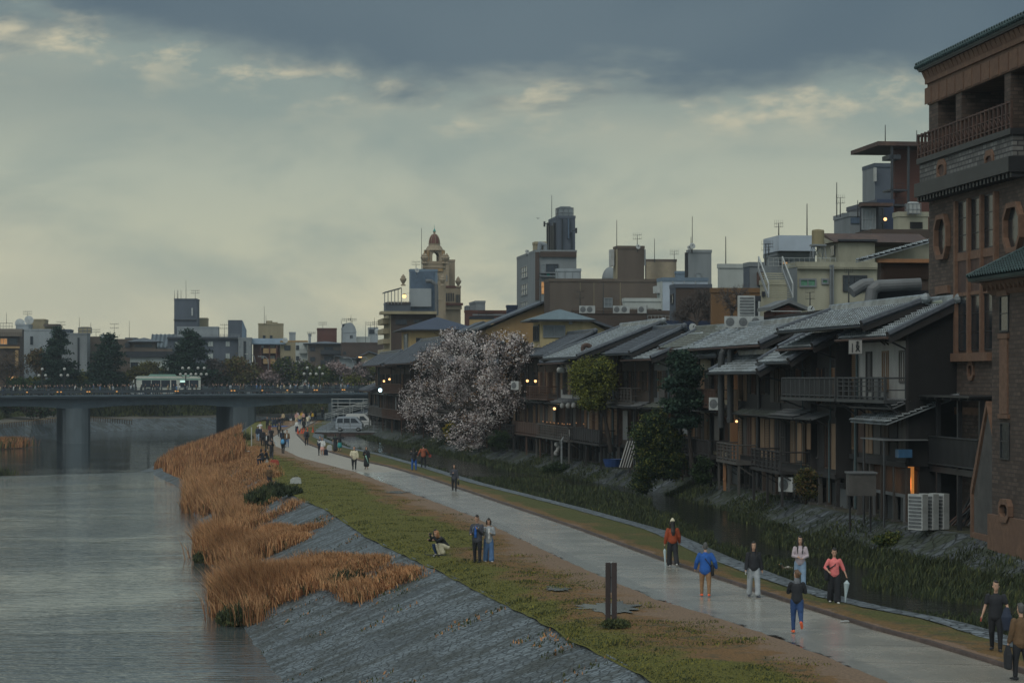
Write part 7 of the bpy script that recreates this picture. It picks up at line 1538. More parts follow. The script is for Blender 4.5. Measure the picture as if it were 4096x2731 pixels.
# ================================================================ PEOPLE
def cloth(n, r, g, b_, v=.22): return mat('cloth_'+n, lin(r, g, b_)[:3], .85, v, 5, bump=.03, bscale=9)
CL = {n: cloth(n, *c) for n, c in dict(black=(38,40,46), navy=(36,46,72), blue=(38,92,170), jeans=(84,116,158), djeans=(44,72,118), ljeans=(142,168,196), grey=(112,116,124), dgrey=(72,74,84), white=(214,216,216), cream=(214,206,180),
      rust=(150,68,38), pink=(236,128,128), lav=(190,176,184), khaki=(146,112,82), beige=(190,172,140), maroon=(112,52,52), teal=(60,150,150), green=(60,84,70), brown=(104,80,56), yellow=(210,170,60), sky=(90,160,210), lightgrey=(160,166,172), rose=(206,160,150), char=(52,52,58), terra=(150,84,60)).items()}
m_skin = mat('skin', (.50, .30, .21), .55, .08, 6); m_hairb = mat('hair_black', (.016, .014, .014), .5, .3, 12); m_hairg = mat('hair_grey', (.10, .10, .10), .6, .3, 12); m_hairo = mat('hair_copper', (.42, .20, .09), .5, .3, 12); m_hairl = mat('hair_light_brown', (.16, .09, .05), .5, .3, 12)
m_eye = mat('eye_dark', (.03, .02, .02), .3, .1, 5); m_lip = mat('lip', (.35, .12, .10), .5, .1, 5); m_cord = mat('orange_shoe', (.85, .14, .05), .6, .1, 5)
SH = dict(black=m_bl, white=mat('shoe_white', (.5, .5, .5), .6, .1, 5), orange=m_cord, grey=CL['dgrey'])
HR = dict(black=m_hairb, grey=m_hairg, copper=m_hairo, light=m_hairl)
def loft(mb, pts, rad, m, n=12, caps=True):
    """closed tube through points with elliptical sections (rx, ry); x axis kept sideways"""
    pts = [Vector(p) for p in pts]; R_ = [(r, r) if not isinstance(r, tuple) else r for r in rad]; P = []; Q = []
    d0 = (pts[1]-pts[0]).normalized(); d1 = (pts[-1]-pts[-2]).normalized()
    if caps:
        a, b_ = R_[0], R_[-1]
        P = [pts[0]-d0*min(a)*.8, pts[0]-d0*min(a)*.5]+pts+[pts[-1]+d1*min(b_)*.5, pts[-1]+d1*min(b_)*.8]; Q = [(a[0]*.35, a[1]*.35), (a[0]*.8, a[1]*.8)]+R_+[(b_[0]*.8, b_[1]*.8), (b_[0]*.35, b_[1]*.35)]
    else: P, Q = pts, R_
    vs = []; k = len(P)
    for i in range(k):
        d = (P[min(i+1, k-1)]-P[max(i-1, 0)]).normalized(); sx = Vector((1, 0, 0))-d*d.x
        if sx.length < .3: sx = Vector((0, 1, 0))-d*d.y
        sx.normalize(); sy = d.cross(sx)
        for j in range(n): a = 2*pi*j/n; vs.append(P[i]+sx*cos(a)*Q[i][0]+sy*sin(a)*Q[i][1])
    fs = [(i*n+j, i*n+(j+1) % n, (i+1)*n+(j+1) % n, (i+1)*n+j) for i in range(k-1) for j in range(n)]+[tuple(range(n))[::-1], tuple(range((k-1)*n, k*n))]
    mb.add(vs, fs, m)
def fuse(mb, name, parent, vox, extra=None):
    """weld the overlapping volumes into one continuous surface"""
    o = mb.build(name); md = o.modifiers.new('r', 'REMESH'); md.mode = 'VOXEL'; md.voxel_size = vox; md.use_smooth_shade = True
    m2 = o.modifiers.new('s', 'SMOOTH'); m2.iterations = 2; m2.factor = .5
    dg = bpy.context.evaluated_depsgraph_get(); me = bpy.data.meshes.new_from_object(o.evaluated_get(dg)); old = o.data; o.modifiers.clear(); 
    mt = mb.mats[0]; me.materials.clear(); me.materials.append(mt); o.data = me; bpy.data.meshes.remove(old)
    if extra and extra.v:
        bm = bmesh.new(); bm.from_mesh(me); k = len(me.materials)
        for m in extra.mats: me.materials.append(m)
        vv = [bm.verts.new(v) for v in extra.v]
        for f, mi in zip(extra.f, extra.m):
            try: g = bm.faces.new([vv[i] for i in f]); g.material_index = k+mi; g.smooth = True
            except ValueError: pass
        bm.to_mesh(me); bm.free()
    o.parent = parent; KIDS.setdefault(parent.name, []).append(o); return o
def person(label, loc, H=1.68, face=0, top='black', bot='navy', shoes='black', hair='black', hs='short', legs=((8,6,3),(-8,10,3)), arms=((5,8,12,0),(-5,8,12,0)), lean=0, hip=None, fine=True, female=False,
           bottom='trousers', wide=.0, loose=.02, hem=.86, sleeve='long', head=(0,0), cap=None, hidden_z=0, group=None, cat='person', hold=None, bagc=None, back=None, neck=True, cross=None, tw=0, umb=None, hand_item=None, open_=None, shins=None, skirt_h=.5, scarf=None, boots=False):
    k = H/1.70; o = thing('person', label, cat, loc, R(face), group); V = Vector; sw = .90 if female else 1.0
    la = R(lean); up = V((0, sin(la), cos(la))); hipc = V((0, 0, 0)); T = lambda z, y=0: hipc+up*z+V((0, cos(la), -sin(la)))*y      # along the trunk above the hips
    L_ = []; 
    for sg, (p, kb, ou) in zip((-1, 1), legs):
        h = hipc+V((sg*.085, 0, -.02)); d1 = V((sg*sin(R(ou)), sin(R(p)), -cos(R(p)))).normalized(); kn = h+d1*.42; q_ = p-kb; d2 = V((0, sin(R(q_)), -cos(R(q_)))).normalized(); an = kn+d2*.40
        fd = V((sg*.18, cos(R(max(-50, min(q_, 0)*.9 if q_ < -25 else 0))), sin(R(min(q_+8, 0)*1.0 if q_ < -25 else 0)))).normalized(); L_.append((h, kn, an, fd))
    A_ = []
    for sg, (p, ou, eb, inn) in zip((-1, 1), arms):
        s_ = T(.46)+V((sg*.185*sw, 0, 0)); p += lean*.0; d1 = V((sg*sin(R(ou)), sin(R(p))*cos(R(ou)), -cos(R(p))*cos(R(ou)))).normalized(); el_ = s_+d1*.28; q_ = p+eb
        d2 = V((sg*sin(R(ou-inn)), sin(R(q_))*cos(R(ou-inn)), -cos(R(q_))*cos(R(ou-inn)))).normalized(); wr = el_+d2*.24; A_.append((s_, el_, wr, d2))
    zmin = min(l[2].z for l in L_)-.085; S_ = lambda v: (v-V((0, 0, zmin)))*k
    hy, hp = head; hc = T(.70)+V((0, .02, 0)); hd = V((sin(R(hy))*cos(R(hp)), cos(R(hy))*cos(R(hp)), sin(R(hp)))); hs_ = V((hd.y, -hd.x, 0)).normalized(); hu = hs_.cross(hd).normalized()
    hp_ = lambda x, y, z: S_(hc+(hs_*x+hd*y+hu*z)*1.2)
    B = MB(); vox = (.015 if fine else .030)*k; r = lambda a, b_=None: (a*k, (b_ or a)*k)
    loft(B, [S_(T(z)) for z in (-.02, .08, .18, .30, .40, .46, .51)], [r(.155*sw+.01*female, .11), r(.15*sw, .105), r(.128*sw, .095), r(.145*sw, .11), r(.16*sw, .105), r(.12*sw, .08), r(.055, .055)], m_skin)
    loft(B, [S_(T(.48)), S_(T(.58)), S_(hc-hu*.02)], [r(.055), r(.05), r(.05)], m_skin)
    loft(B, [hp_(0, .012, -.105), hp_(0, .018, -.07), hp_(0, .01, -.02), hp_(0, 0, .04), hp_(0, -.01, .085), hp_(0, -.012, .105)], [r(.035, .04), r(.056, .07), r(.068, .085), r(.074, .09), r(.062, .075), r(.035, .045)], m_skin)
    B.ball(hp_(0, .105, -.02), .017*k, m_skin, 8, 5)
    for sg in (-1, 1): B.ball(hp_(sg*.073, .0, -.01), .018*k, m_skin, 6, 5)
    for (h, kn, an, fd) in L_: loft(B, [S_(h), S_((h+kn)/2), S_(kn), S_(kn.lerp(an, .35)), S_(an)], [r(.085), r(.072), r(.052), r(.052), r(.036)], m_skin); loft(B, [S_(an-V((0,0,.03))-fd*.03), S_(an-V((0,0,.05))+fd*.09)], [r(.035,.032), r(.035,.022)], m_skin)
    for i, (s_, el_, wr, d2) in enumerate(A_):
        sg = (-1, 1)[i]; loft(B, [S_(s_), S_((s_+el_)/2), S_(el_), S_(el_.lerp(wr, .4)), S_(wr)], [r(.05), r(.043), r(.036), r(.036), r(.024)], m_skin, 10)
        pe = wr+d2*.085; loft(B, [S_(wr), S_(wr+d2*.04), S_(pe)], [r(.024,.022), r(.036,.018), r(.034,.015)], m_skin, 8)
        if fine:
            sd2 = V((0,1,0)) if abs(d2.y) < .8 else V((0,0,1)); sd2 = (sd2-d2*sd2.dot(d2)).normalized(); nn = d2.cross(sd2); cu = nn*(-sg*.35)
            for f_ in range(4): b0 = pe+sd2*(-.026+.0175*f_); ln = (.062,.074,.07,.054)[f_]; m1 = b0+(d2+cu*.4).normalized()*ln*.5; B.bar(S_(b0-d2*.01), S_(m1), .0088*k, m_skin, 6); B.bar(S_(m1), S_(m1+(d2+cu*1.6).normalized()*ln*.5), .0085*k, m_skin, 6, .0075*k)
            t0 = wr+d2*.03+sd2*.028; B.bar(S_(t0), S_(t0+(sd2*.8+d2*.7).normalized()*.05), .0105*k, m_skin, 6, .0085*k)
    X = MB()
    if fine:
        for sg in (-1, 1): X.ball(hp_(sg*.028, .086, .012), .0095*k, m_eye, 6, 4, (1.4,.8,.7)); X.ball(hp_(sg*.03, .09, .032), .009*k, HR[hair], 6, 4, (2,.6,.5))
        X.ball(hp_(0, .092, -.055), .011*k, m_lip, 6, 4, (2,.6,.5))
    fuse(B, 'body', o, vox, X)
    # trousers, skirt or shorts
    bm_ = CL[bot]; C = MB(); g_ = .012+wide*.0
    loft(C, [S_(T(z)) for z in (-.04, .04, .12)], [r(.165*sw+.01*female+g_, .125), r(.16*sw+g_, .118), r(.14*sw+g_, .105)], bm_)
    if bottom == 'trousers' or bottom == 'shorts':
        for (h, kn, an, fd) in L_:
            e = an+V((0,0,.01)) if bottom == 'trousers' else h.lerp(kn, .6)
            if bottom == 'trousers': loft(C, [S_(h), S_((h+kn)/2), S_(kn), S_(kn.lerp(an, .5)), S_(e)], [r(.095+g_), r(.085+g_+wide*.3), r(.064+g_+wide*.6), r(.062+wide), r(.056+wide*1.3)], bm_)
            else: loft(C, [S_(h), S_(e)], [r(.1+g_), r(.1+g_)], bm_)
    else:
        mx_ = (L_[0][1]+L_[1][1])/2; zz = -skirt_h; loft(C, [S_(T(.1)), S_(V((0, 0, -.1))), S_(V((mx_.x, mx_.y*.5, zz*.6))), S_(V((mx_.x, mx_.y*.8, zz)))], [r(.15,.11), r(.19,.14), r(.21+wide,.17+wide), r(.23+wide,.19+wide)], bm_, 16)
    fuse(C, bottom if bottom != 'trousers' else 'trousers', o, vox)
    # top with sleeves
    tm_ = CL[top]; C = MB(); hz_ = (hem-.90); lo = loose*.65
    loft(C, [S_(T(z)) for z in (hz_, hz_+.08, .18, .30, .40, .465, .50)], [r(.165*sw+lo, .125+lo), r(.16*sw+lo, .12+lo), r(.145*sw+lo, .108+lo), r(.155*sw+lo, .118+lo*.8), r(.172*sw+lo*.6, .112+lo*.5), r(.125*sw+lo*.4, .088), r(.068, .066)], tm_, 14)
    for (s_, el_, wr, d2) in A_:
        e = wr-d2*.01 if sleeve == 'long' else (el_.lerp(wr, .35) if sleeve == 'mid' else s_.lerp(el_, .65)); pts = [s_+V((0,0,-.01)), (s_+el_)/2, el_] + ([e] if sleeve != 'short' else [])
        if sleeve == 'short': pts = [s_, s_.lerp(el_, .4), e]
        loft(C, [S_(q) for q in pts], [r(.056+lo*.6), r(.052+lo*.8), r(.045+lo*.9)]+([r(.034+lo*.7)] if len(pts) == 4 else []), tm_, 10)
    fuse(C, 'jacket' if loose > .03 else 'shirt', o, vox)
    if open_:
        C = MB(); loft(C, [S_(T(.02, .13+lo)), S_(T(.25, .125+lo)), S_(T(.42, .10+lo*.6))], [r(.06,.02), r(.05,.02), r(.035,.02)], CL[open_], 8); C.build('undershirt', o, smooth=True)
    for (h, kn, an, fd) in L_:
        C = MB(); sm = SH[shoes]; z0 = V((0,0,.045)); loft(C, [S_(an-z0-fd*.06), S_(an-z0*1.1+fd*.03), S_(an-z0*1.3+fd*.15)], [r(.042,.042), r(.045,.038), r(.04,.022)], sm, 10)
        if boots: loft(C, [S_(an-z0), S_(an+V((0,0,.11)))], [r(.05), r(.056)], sm, 10)
        if shoes == 'orange': C.add([S_(an-V((0,0,.083))-fd*.08+V((sx,0,0))) for sx in (-.04,.04)]+[S_(an-V((0,0,.083))+fd*.18+V((sx,0,0))) for sx in (.04,-.04)], [(0,1,2,3)], SH['white'])
        C.build('shoe', o, smooth=True)
    # hair
    C = MB(); hm = HR[hair]; hv = (.017 if fine else .030)*k
    loft(C, [hp_(0, -.035, -.03), hp_(0, -.025, .03), hp_(0, -.018, .075), hp_(0, -.016, .105)], [r(.075,.07), r(.083,.085), r(.076,.085), r(.045,.05)], hm)
    C.ball(hp_(0, .045, .095), .045*k, hm, 8, 5, (1.4,1,.7))
    if hs == 'bob': loft(C, [hp_(0, -.02, -.1), hp_(0, -.03, -.02)], [r(.09,.075), r(.09,.08)], hm); [C.bar(hp_(s_*.072, .03, .06), hp_(s_*.07, .035, -.09), .025*k, hm, 8) for s_ in (-1,1)]
    if hs == 'long': loft(C, [hp_(0, -.03, .02), hp_(0, -.07, -.15), S_(T(.36, -.12)), S_(T(.24, -.13))], [r(.085,.07), r(.085,.04), r(.09,.035), r(.06,.02)], hm); [loft(C, [hp_(s_*.07, .02, .05), hp_(s_*.078, .03, -.12), S_(T(.36,.10)+V((s_*.075,0,0))), S_(T(.26,.12)+V((s_*.07,0,0)))], [r(.022), r(.026), r(.03,.02), r(.016)], hm) for s_ in (-1,1)]
    if hs == 'bun': C.ball(hp_(.0, -.115, .03), .05*k, hm, 10, 6)
    fuse(C, 'hair', o, hv)
    if cap:
        C = MB(); loft(C, [hp_(0, -.01, .035), hp_(0, -.01, .085), hp_(0, -.012, .12)], [r(.086,.1), r(.082,.095), r(.045,.05)], CL[cap], 12); C.add([hp_(-.06,.07,.045), hp_(.06,.07,.045), hp_(.045,.17,.03), hp_(-.045,.17,.03), hp_(-.06,.07,.055), hp_(.06,.07,.055), hp_(.045,.17,.038), hp_(-.045,.17,.038)], [(0,1,2,3),(4,7,6,5),(0,4,5,1),(1,5,6,2),(2,6,7,3),(3,7,4,0)], CL[cap]); C.build('cap', o, smooth=True)
    if scarf: C = MB(); loft(C, [S_(T(.47)), S_(T(.56))], [r(.105,.095), r(.085,.085)], CL[scarf], 12); C.build('scarf', o, smooth=True)
    o['wr'] = [tuple(S_(a[2]+a[3]*.1)) for a in A_][0]; WR[o.name] = [S_(a[2]+a[3]*.1) for a in A_]; TR[o.name] = (S_, T, r); del o['wr']
    return o
WR = {}; TR = {}
def carried(name, label, cat, host, mb, off=(0,0,0)):
    c = mb.build(name, None, host.location.copy(), host.rotation_euler[2]); return tag(c, label, cat)
def backpack(host, label, col, side=-1, w_=.15, h=.34, strap=True, shoulder=False):
    S_, T, r = TR[host.name]; m = MB(); y = -.2 if side < 0 else .2
    loft(m, [S_(T(.05, y)), S_(T(.2, y*1.05)), S_(T(.38, y*.95))], [r(w_,.07), r(w_*1.05,.09), r(w_*.8,.06)], CL[col], 12)
    if strap: [m.path([S_(T(.40, y*.7)+Vector((s_*.09,0,0))), S_(T(.475, -.02)+Vector((s_*.1,0,0))), S_(T(.36,.15)+Vector((s_*.1,0,0))), S_(T(.15,.05)+Vector((s_*.17,0,0)))], .014, CL[col], 5) for s_ in (-1,1)]
    o = tag(m.build('backpack', None, host.location.copy(), host.rotation_euler[2], smooth=True), label, 'backpack'); return o
def sling(host, label, col, sg=1, low=-.03, name='shoulder_bag', size=(.1,.06,.12), front=False):
    S_, T, r = TR[host.name]; m = MB(); 
    for q in (.15, -.15): m.path([S_(T(.475, 0)+Vector((-sg*.1,0,0))), S_(T(.30, q)+Vector((0,0,0))), S_(T(low+.12, q*.6)+Vector((sg*.18,0,0)))], .016, CL[col], 5)
    c = T(low)+Vector((sg*.23, 0, 0)); loft(m, [S_(c+Vector((0,0,-size[2]))), S_(c), S_(c+Vector((0,0,size[2])))], [r(size[1],size[0]), r(size[1],size[0]*1.1), r(size[1]*.8,size[0]*.9)], CL[col], 10)
    return tag(m.build(name, None, host.location.copy(), host.rotation_euler[2], smooth=True), label, 'bag')
def umbrella(host, label, i, m_, hook=True, vec=(0,0,-1), ln=.75, r0=.045):
    p = WR[host.name][i]; d = Vector(vec).normalized(); m = MB(); m.bar(p-d*.08, p+d*.12, .012, m_black, 6); q = [p+d*t*ln for t in (.14, .22, .55, 1.0)]
    loft(m, q, [r0*.5, r0*1.25, r0*.7, .008], m_, 10)
    if hook: m.path([p-d*.08, p-d*.14+Vector((.03,0,0)), p-d*.12+Vector((.07,0,0)), p-d*.06+Vector((.08,0,0))], .01, m_black, 6)
    return tag(m.build('umbrella', None, host.location.copy(), host.rotation_euler[2]), label, 'umbrella')
def held(host, name, label, cat, i, size, m_, off=(0,0,0)):
    p = WR[host.name][i]+Vector(off); m = MB(); m.box(p-Vector(size)/2, p+Vector(size)/2, m_); return tag(m.build(name, None, host.location.copy(), host.rotation_euler[2]), label, cat)
def Gp(x, y, z=.0): g = G(x, y, z); return (g.x, g.y, z)
z3 = lambda x, y: (2300+x/1.96, 2000+y/1.96)
m_clear = mat('clear_vinyl', (.45, .55, .58), .25, .1, 4)
AN = ((14,12,16,0),(-14,12,12,0))       # swinging arms
# ---- foreground walkers (face 180 = toward the camera)
p = person('woman walking away in a rust red jacket, black trousers and white cap', Gp(*z3(765,522)), 1.72, 8, 'rust', 'black', 'white', hs='long', loose=.055, hem=.93, wide=.03, legs=((10,6,2),(-10,22,2)), arms=((0,14,8,4),(4,16,24,8)), cap='cream', female=True)
umbrella(p, 'clear folded umbrella held by the woman in the rust red jacket', 0, m_clear, True, (.02,-.1,-1), .85)
p = person('man walking away in a bright blue jacket, tan trousers and orange shoes', Gp(*z3(1022,750)), 1.66, -2, 'blue', 'khaki', 'orange', hair='grey', loose=.055, hem=.80, legs=((8,6,4),(-6,8,4)), arms=((4,20,22,10),(-8,26,34,14)))
sling(p, 'black shoulder bag slung across the man in the blue jacket', 'black', 1, -.06, size=(.11,.06,.15))
p = person('woman in a black jacket and light grey flared jeans walking toward the camera', Gp(*z3(1400,756)), 1.72, 186, 'black', 'lightgrey', 'grey', hs='long', loose=.045, hem=.90, wide=.028, legs=((12,4,3),(-8,8,3)), arms=((-4,12,8,2),(6,12,12,2)), head=(12,0), female=True)
held(p, 'phone', 'small pale phone in the hand of the woman in black with grey jeans', 'phone', 1, (.02,.08,.12), m_bag)
p = person('woman in a pale lilac sweater and light blue jeans with long dark hair', Gp(*z3(1765,705)), 1.73, 172, 'lav', 'ljeans', 'white', hs='long', loose=.03, hem=.88, wide=.02, legs=((6,4,3),(-4,4,3)), arms=((10,14,62,50),(12,12,72,48)), head=(-14,0), female=True)
p = person('woman in a salmon pink sweater and wide black trousers holding a clear umbrella', Gp(*z3(2032,808)), 1.66, 180, 'pink', 'black', 'white', hs='short', loose=.03, hem=.90, sleeve='mid', wide=.045, legs=((4,4,2),(-6,16,2)), arms=((-2,24,24,4),(8,26,56,46)), head=(0,-14), female=True)
umbrella(p, 'clear folded umbrella in the hand of the woman in salmon pink', 0, m_clear, False, (.08,0,-1), .8, .075)
sling(p, 'black shoulder backpack of the woman in salmon pink', 'black', 1, .06, size=(.12,.08,.2))
p = person('woman seen from behind in a black jacket, blue jeans and orange soled shoes', Gp(*z3(1740,1036)), 1.66, -4, 'black', 'djeans', 'orange', hair='light', hs='bun', loose=.035, hem=.88, legs=((4,3,2),(-14,52,2)), arms=((20,16,92,60),(20,16,92,60)), head=(-35,0), scarf='grey', female=True)
p = person('man in black t-shirt and black trousers at the dark right edge looking sideways', Gp(3300+1290/1.887, 1900+1330/1.887), 1.76, 165, 'black', 'black', 'black', loose=.03, hem=.84, sleeve='short', legs=((8,8,3),(-8,14,3)), arms=((6,20,60,20),(4,16,14,0)), head=(-20,0))
m = MB(); w_ = WR[p.name][0]; loft(m, [w_+Vector((0,-.05,.1)), w_+Vector((0,0,-.1)), w_+Vector((0,.03,-.4))], [(.08,.07),(.14,.1),(.08,.05)], CL['navy'], 10); carried('folded_jacket', 'dark jacket hanging over the arm of the man in black', 'jacket', p, m); held(p, 'cigarette_pack', 'small red and white pack in the hand of the man in black', 'pack', 1, (.03,.06,.1), m_red)
p = person('grey haired man in a dark brown jacket cut off by the right picture edge', Gp(3300+1480/1.887, 1900+1545/1.887), 1.72, 20, 'brown', 'black', 'black', hair='grey', loose=.05, hem=.82)
m = MB(); w_ = WR[p.name][0]; loft(m, [w_+Vector((0,0,0)), w_+Vector((0,0,-.2)), w_+Vector((0,0,-.5))], [(.03,.08),(.07,.17),(.06,.16)], CL['black'], 10); carried('handbag', 'black bag carried by the grey haired man at the right edge', 'bag', p, m)
# ---- couple on the grass and the crouching pair
k1 = lambda x, y: (1700+x/5.226, 2000+y/5.226)
p = person('young man in a charcoal jacket over a blue shirt beside his partner', Gp(*k1(1090,1300)), 1.74, 158, 'dgrey', 'black', 'black', loose=.05, hem=.80, open_='blue', legs=((3,2,4),(-3,2,4)), arms=((14,6,118,30),(6,10,72,30)), head=(-25,-18), boots=True)
backpack(p, 'pale blue backpack on the young man in the charcoal jacket', 'ljeans', -1, .14)
held(p, 'phone', 'phone in the hand of the young man in the charcoal jacket', 'phone', 1, (.07,.1,.015), m_black)
p = person('young woman in a pale grey cardigan and flared blue jeans leaning on her partner', Gp(*k1(1330,1290)), 1.62, 188, 'lightgrey', 'jeans', 'white', hs='bob', loose=.04, hem=.82, open_='white', wide=.045, legs=((10,2,2),(-6,6,2)), arms=((14,10,92,48),(18,8,110,12)), head=(8,-20), female=True)
held(p, 'phone', 'phone held up by the young woman in the pale cardigan', 'phone', 1, (.07,.015,.13), m_glassb)
g0 = Gp(*k1(450,1150))
p = person('crouching woman with copper blond hair, black sweater and pale trousers taking a photo', g0, 1.62, 118, 'black', 'cream', 'black', hair='copper', hs='bob', loose=.03, hem=.92, wide=.035, legs=((112,138,4),(106,134,4)), arms=((72,8,70,20),(76,8,70,20)), lean=38, head=(0,-8), female=True)
held(p, 'camera', 'small black camera held to the face of the crouching woman', 'camera', 0, (.12,.08,.08), m_black, (.05,.03,.03))
p = person('dark haired companion in blue crouching behind the copper haired woman', Gp(*k1(330,1140)), 1.6, 150, 'black', 'djeans', 'white', hs='bob', loose=.03, hem=.92, legs=((108,136,4),(100,130,4)), arms=((60,8,40,20),(60,8,40,20)), lean=34, head=(0,-10), female=True)
m = MB(); m.bar((-.35,0,.03),(.4,.0,.03),.02,m_black,6); m.path([(-.35,0,.03),(-.43,0,.05),(-.45,0,.12),(-.4,0,.16)],.014,m_black,6); q_ = Gp(*k1(230,1172)); tag(m.build('umbrella', None, (q_[0], q_[1], .03)), 'black folded umbrella lying before the crouching pair', 'umbrella')
# ---- middle distance
KZ = lambda x, y: Gp(950+x/3.484, 1600+y/3.484, .0); B2 = lambda x, y: Gp(1200+x/2.613, 1700+y/2.613, .0)
W_ = ((10,8,3),(-10,14,3)); ST_ = ((2,2,4),(-2,2,4)); DN = ((3,8,10,0),(-3,8,10,0))
def P_(label, loc, H, face, top, bot, **k): k.setdefault('legs', ST_); k.setdefault('arms', DN); k.setdefault('fine', False); return person(label, loc, H, face, top, bot, **k)
p = P_('woman in a grey jacket walking with phone and small black handbag', B2(1612,690), 1.62, 178, 'dgrey', 'black', hs='bob', legs=W_, loose=.05, hem=.84, arms=((2,10,8,0),(14,10,95,40)), female=True, fine=True)
m = MB(); w_ = WR[p.name][0]; loft(m, [w_+Vector((0,0,-.12)), w_+Vector((0,0,-.3))], [(.05,.1),(.06,.14)], CL['black'], 8); m.path([w_+Vector((0,-.08,-.12)), w_+Vector((0,0,.02)), w_+Vector((0,.08,-.12))], .01, m_black, 5); carried('handbag', 'small black handbag of the woman in the grey jacket', 'bag', p, m)
P_('woman in a black jacket and blue jeans photographing from the verge', B2(1192,474), 1.66, 10, 'black', 'blue', hs='long', legs=((4,2,8),(-4,2,8)), loose=.05, hem=.82, arms=((60,10,80,20),(60,20,80,20)), fine=True, female=True)
p = P_('man in a terracotta shirt with a crossbody bag holding a red packet', B2(1290,444), 1.78, 6, 'terra', 'black', legs=((6,2,6),(-4,2,6)), loose=.05, hem=.86, arms=((4,26,14,0),(10,30,16,0)), fine=True)
sling(p, 'dark crossbody bag of the man in the terracotta shirt', 'black', 1, .16, size=(.1,.06,.1)); held(p, 'snack_packet', 'red and white packet in the hand of the man in the terracotta shirt', 'packet', 1, (.2,.1,.2), m_red)
p = P_('man in a cream sweater looking up with a closed umbrella', KZ(1627,968), 1.72, 178, 'cream', 'black', legs=((3,2,3),(-3,3,3)), loose=.07, hem=.84, head=(0,18), arms=((4,16,16,8),(4,18,60,40)), fine=True); umbrella(p, 'black closed umbrella of the man in the cream sweater', 1, CL['black'], True, (0,0,-1), .7)
p = P_('woman in black dress and jacket looking up with a pale green umbrella', KZ(1797,958), 1.66, 176, 'black', 'black', hs='bob', bottom='skirt', skirt_h=.62, legs=((4,2,2),(-4,4,2)), loose=.055, hem=.86, head=(0,16), arms=((2,12,20,4),(8,14,95,45)), fine=True, female=True); umbrella(p, 'pale green closed umbrella of the woman in black', 1, mat('mint', (.3,.55,.48), .5, .1, 4), False, (-.35,0,-1), .75)
P_('person in dark clothes standing behind the girl in the pink skirt', KZ(1150,768), 1.7, 170, 'navy', 'black'); P_('girl in a white hoodie and pink skirt touching her hair', KZ(1182,772), 1.6, 176, 'white', 'rose', hs='long', bottom='skirt', skirt_h=.32, loose=.05, hem=.86, arms=((8,20,30,20),(50,30,110,10)), female=True, shoes='white')
p = P_('person in a grey jacket with a dark backpack walking away near the cones', KZ(962,630), 1.74, 4, 'dgrey', 'black', legs=W_, loose=.05, hem=.80, hair='grey'); backpack(p, 'dark backpack of the walker in grey near the cones', 'black')
P_('person in a black and red top at the stream edge', KZ(1362,722), 1.66, 20, 'black', 'char', bottom='skirt', skirt_h=.7, sleeve='short', hair='black', scarf='green'); P_('person in a dark top and teal skirt photographing at the stream edge', KZ(1425,716), 1.68, -20, 'black', 'teal', bottom='skirt', skirt_h=.45, arms=((60,10,80,20),(60,20,80,20)), hs='long')
P_('woman in a white blouse and navy skirt walking by the left cone', KZ(826,455), 1.62, 178, 'white', 'navy', bottom='skirt', skirt_h=.65, hs='short', female=True); P_('woman in a long black dress walking between the cones', KZ(925,440), 1.66, 184, 'black', 'black', bottom='skirt', skirt_h=.5, hs='bob', legs=W_)
P_('man in a pale t-shirt and grey trousers walking away beyond the cones', KZ(980,375), 1.7, -5, 'cream', 'grey', sleeve='short', legs=W_); P_('person in a beige shirt standing apart at the path bend', KZ(638,326), 1.72, 10, 'beige', 'char'); P_('woman in white shorts and grey top at the path bend', KZ(744,336), 1.6, -20, 'dgrey', 'white', bottom='shorts', hs='long', female=True, shoes='white')
P_('woman in a white cap, navy jacket and pale jeans on the lawn', KZ(282,573), 1.68, 178, 'navy', 'ljeans', cap='white', hs='long', legs=W_, loose=.05, female=True); P_('person in a white shirt behind the woman in the white cap', KZ(318,500), 1.7, 165, 'white', 'char', sleeve='short'); P_('person in dark blue close behind the man in the black jacket', KZ(328,570), 1.62, 180, 'navy', 'navy'); P_('man in a black jacket on the lawn behind the one in the black suit', KZ(352,645), 1.76, 185, 'black', 'black', loose=.05)
P_('young man in an open black suit and white t-shirt on the lawn', KZ(406,695), 1.72, 176, 'black', 'black', open_='white', loose=.045, legs=W_, shoes='white'); P_('person in black pointing with a stretched arm', KZ(414,412), 1.72, 175, 'black', 'black', arms=((3,8,10,0),(20,80,10,0))); P_('person with a maroon scarf on the lawn', KZ(452,520), 1.66, 170, 'maroon', 'grey', hs='long', female=True)
P_('person in black holding a phone near the lawn edge', KZ(474,605), 1.72, 180, 'black', 'char', arms=((20,10,100,30),(20,10,100,30))); p = P_('woman in a black jacket walking with a white shopping bag', KZ(580,517), 1.68, 182, 'black', 'char', hs='bob', open_='beige', legs=W_, loose=.045, female=True, shoes='white')
m = MB(); w_ = WR[p.name][0]; m.prism([(w_.y-.15, w_.z-.45), (w_.y+.15, w_.z-.45), (w_.y+.12, w_.z-.1), (w_.y-.12, w_.z-.1)], w_.x-.06, w_.x+.06, m_bag, 'x'); carried('shopping_bag', 'white shopping bag of the woman in the black jacket', 'bag', p, m)
p = P_('woman in dark clothes with a bright blue bag walking away on the path', KZ(636,745), 1.68, -8, 'char', 'black', hs='long', legs=W_, female=True); backpack(p, 'bright blue bag on the woman walking away on the path', 'sky', -1, .17)
P_('person in a blue top ahead of the bright blue bag', KZ(628,640), 1.66, 10, 'navy', 'navy', hs='long', female=True); P_('man in a brown jacket carrying a white bag behind the bright blue bag', KZ(690,660), 1.74, 175, 'brown', 'jeans', open_='white', loose=.045)
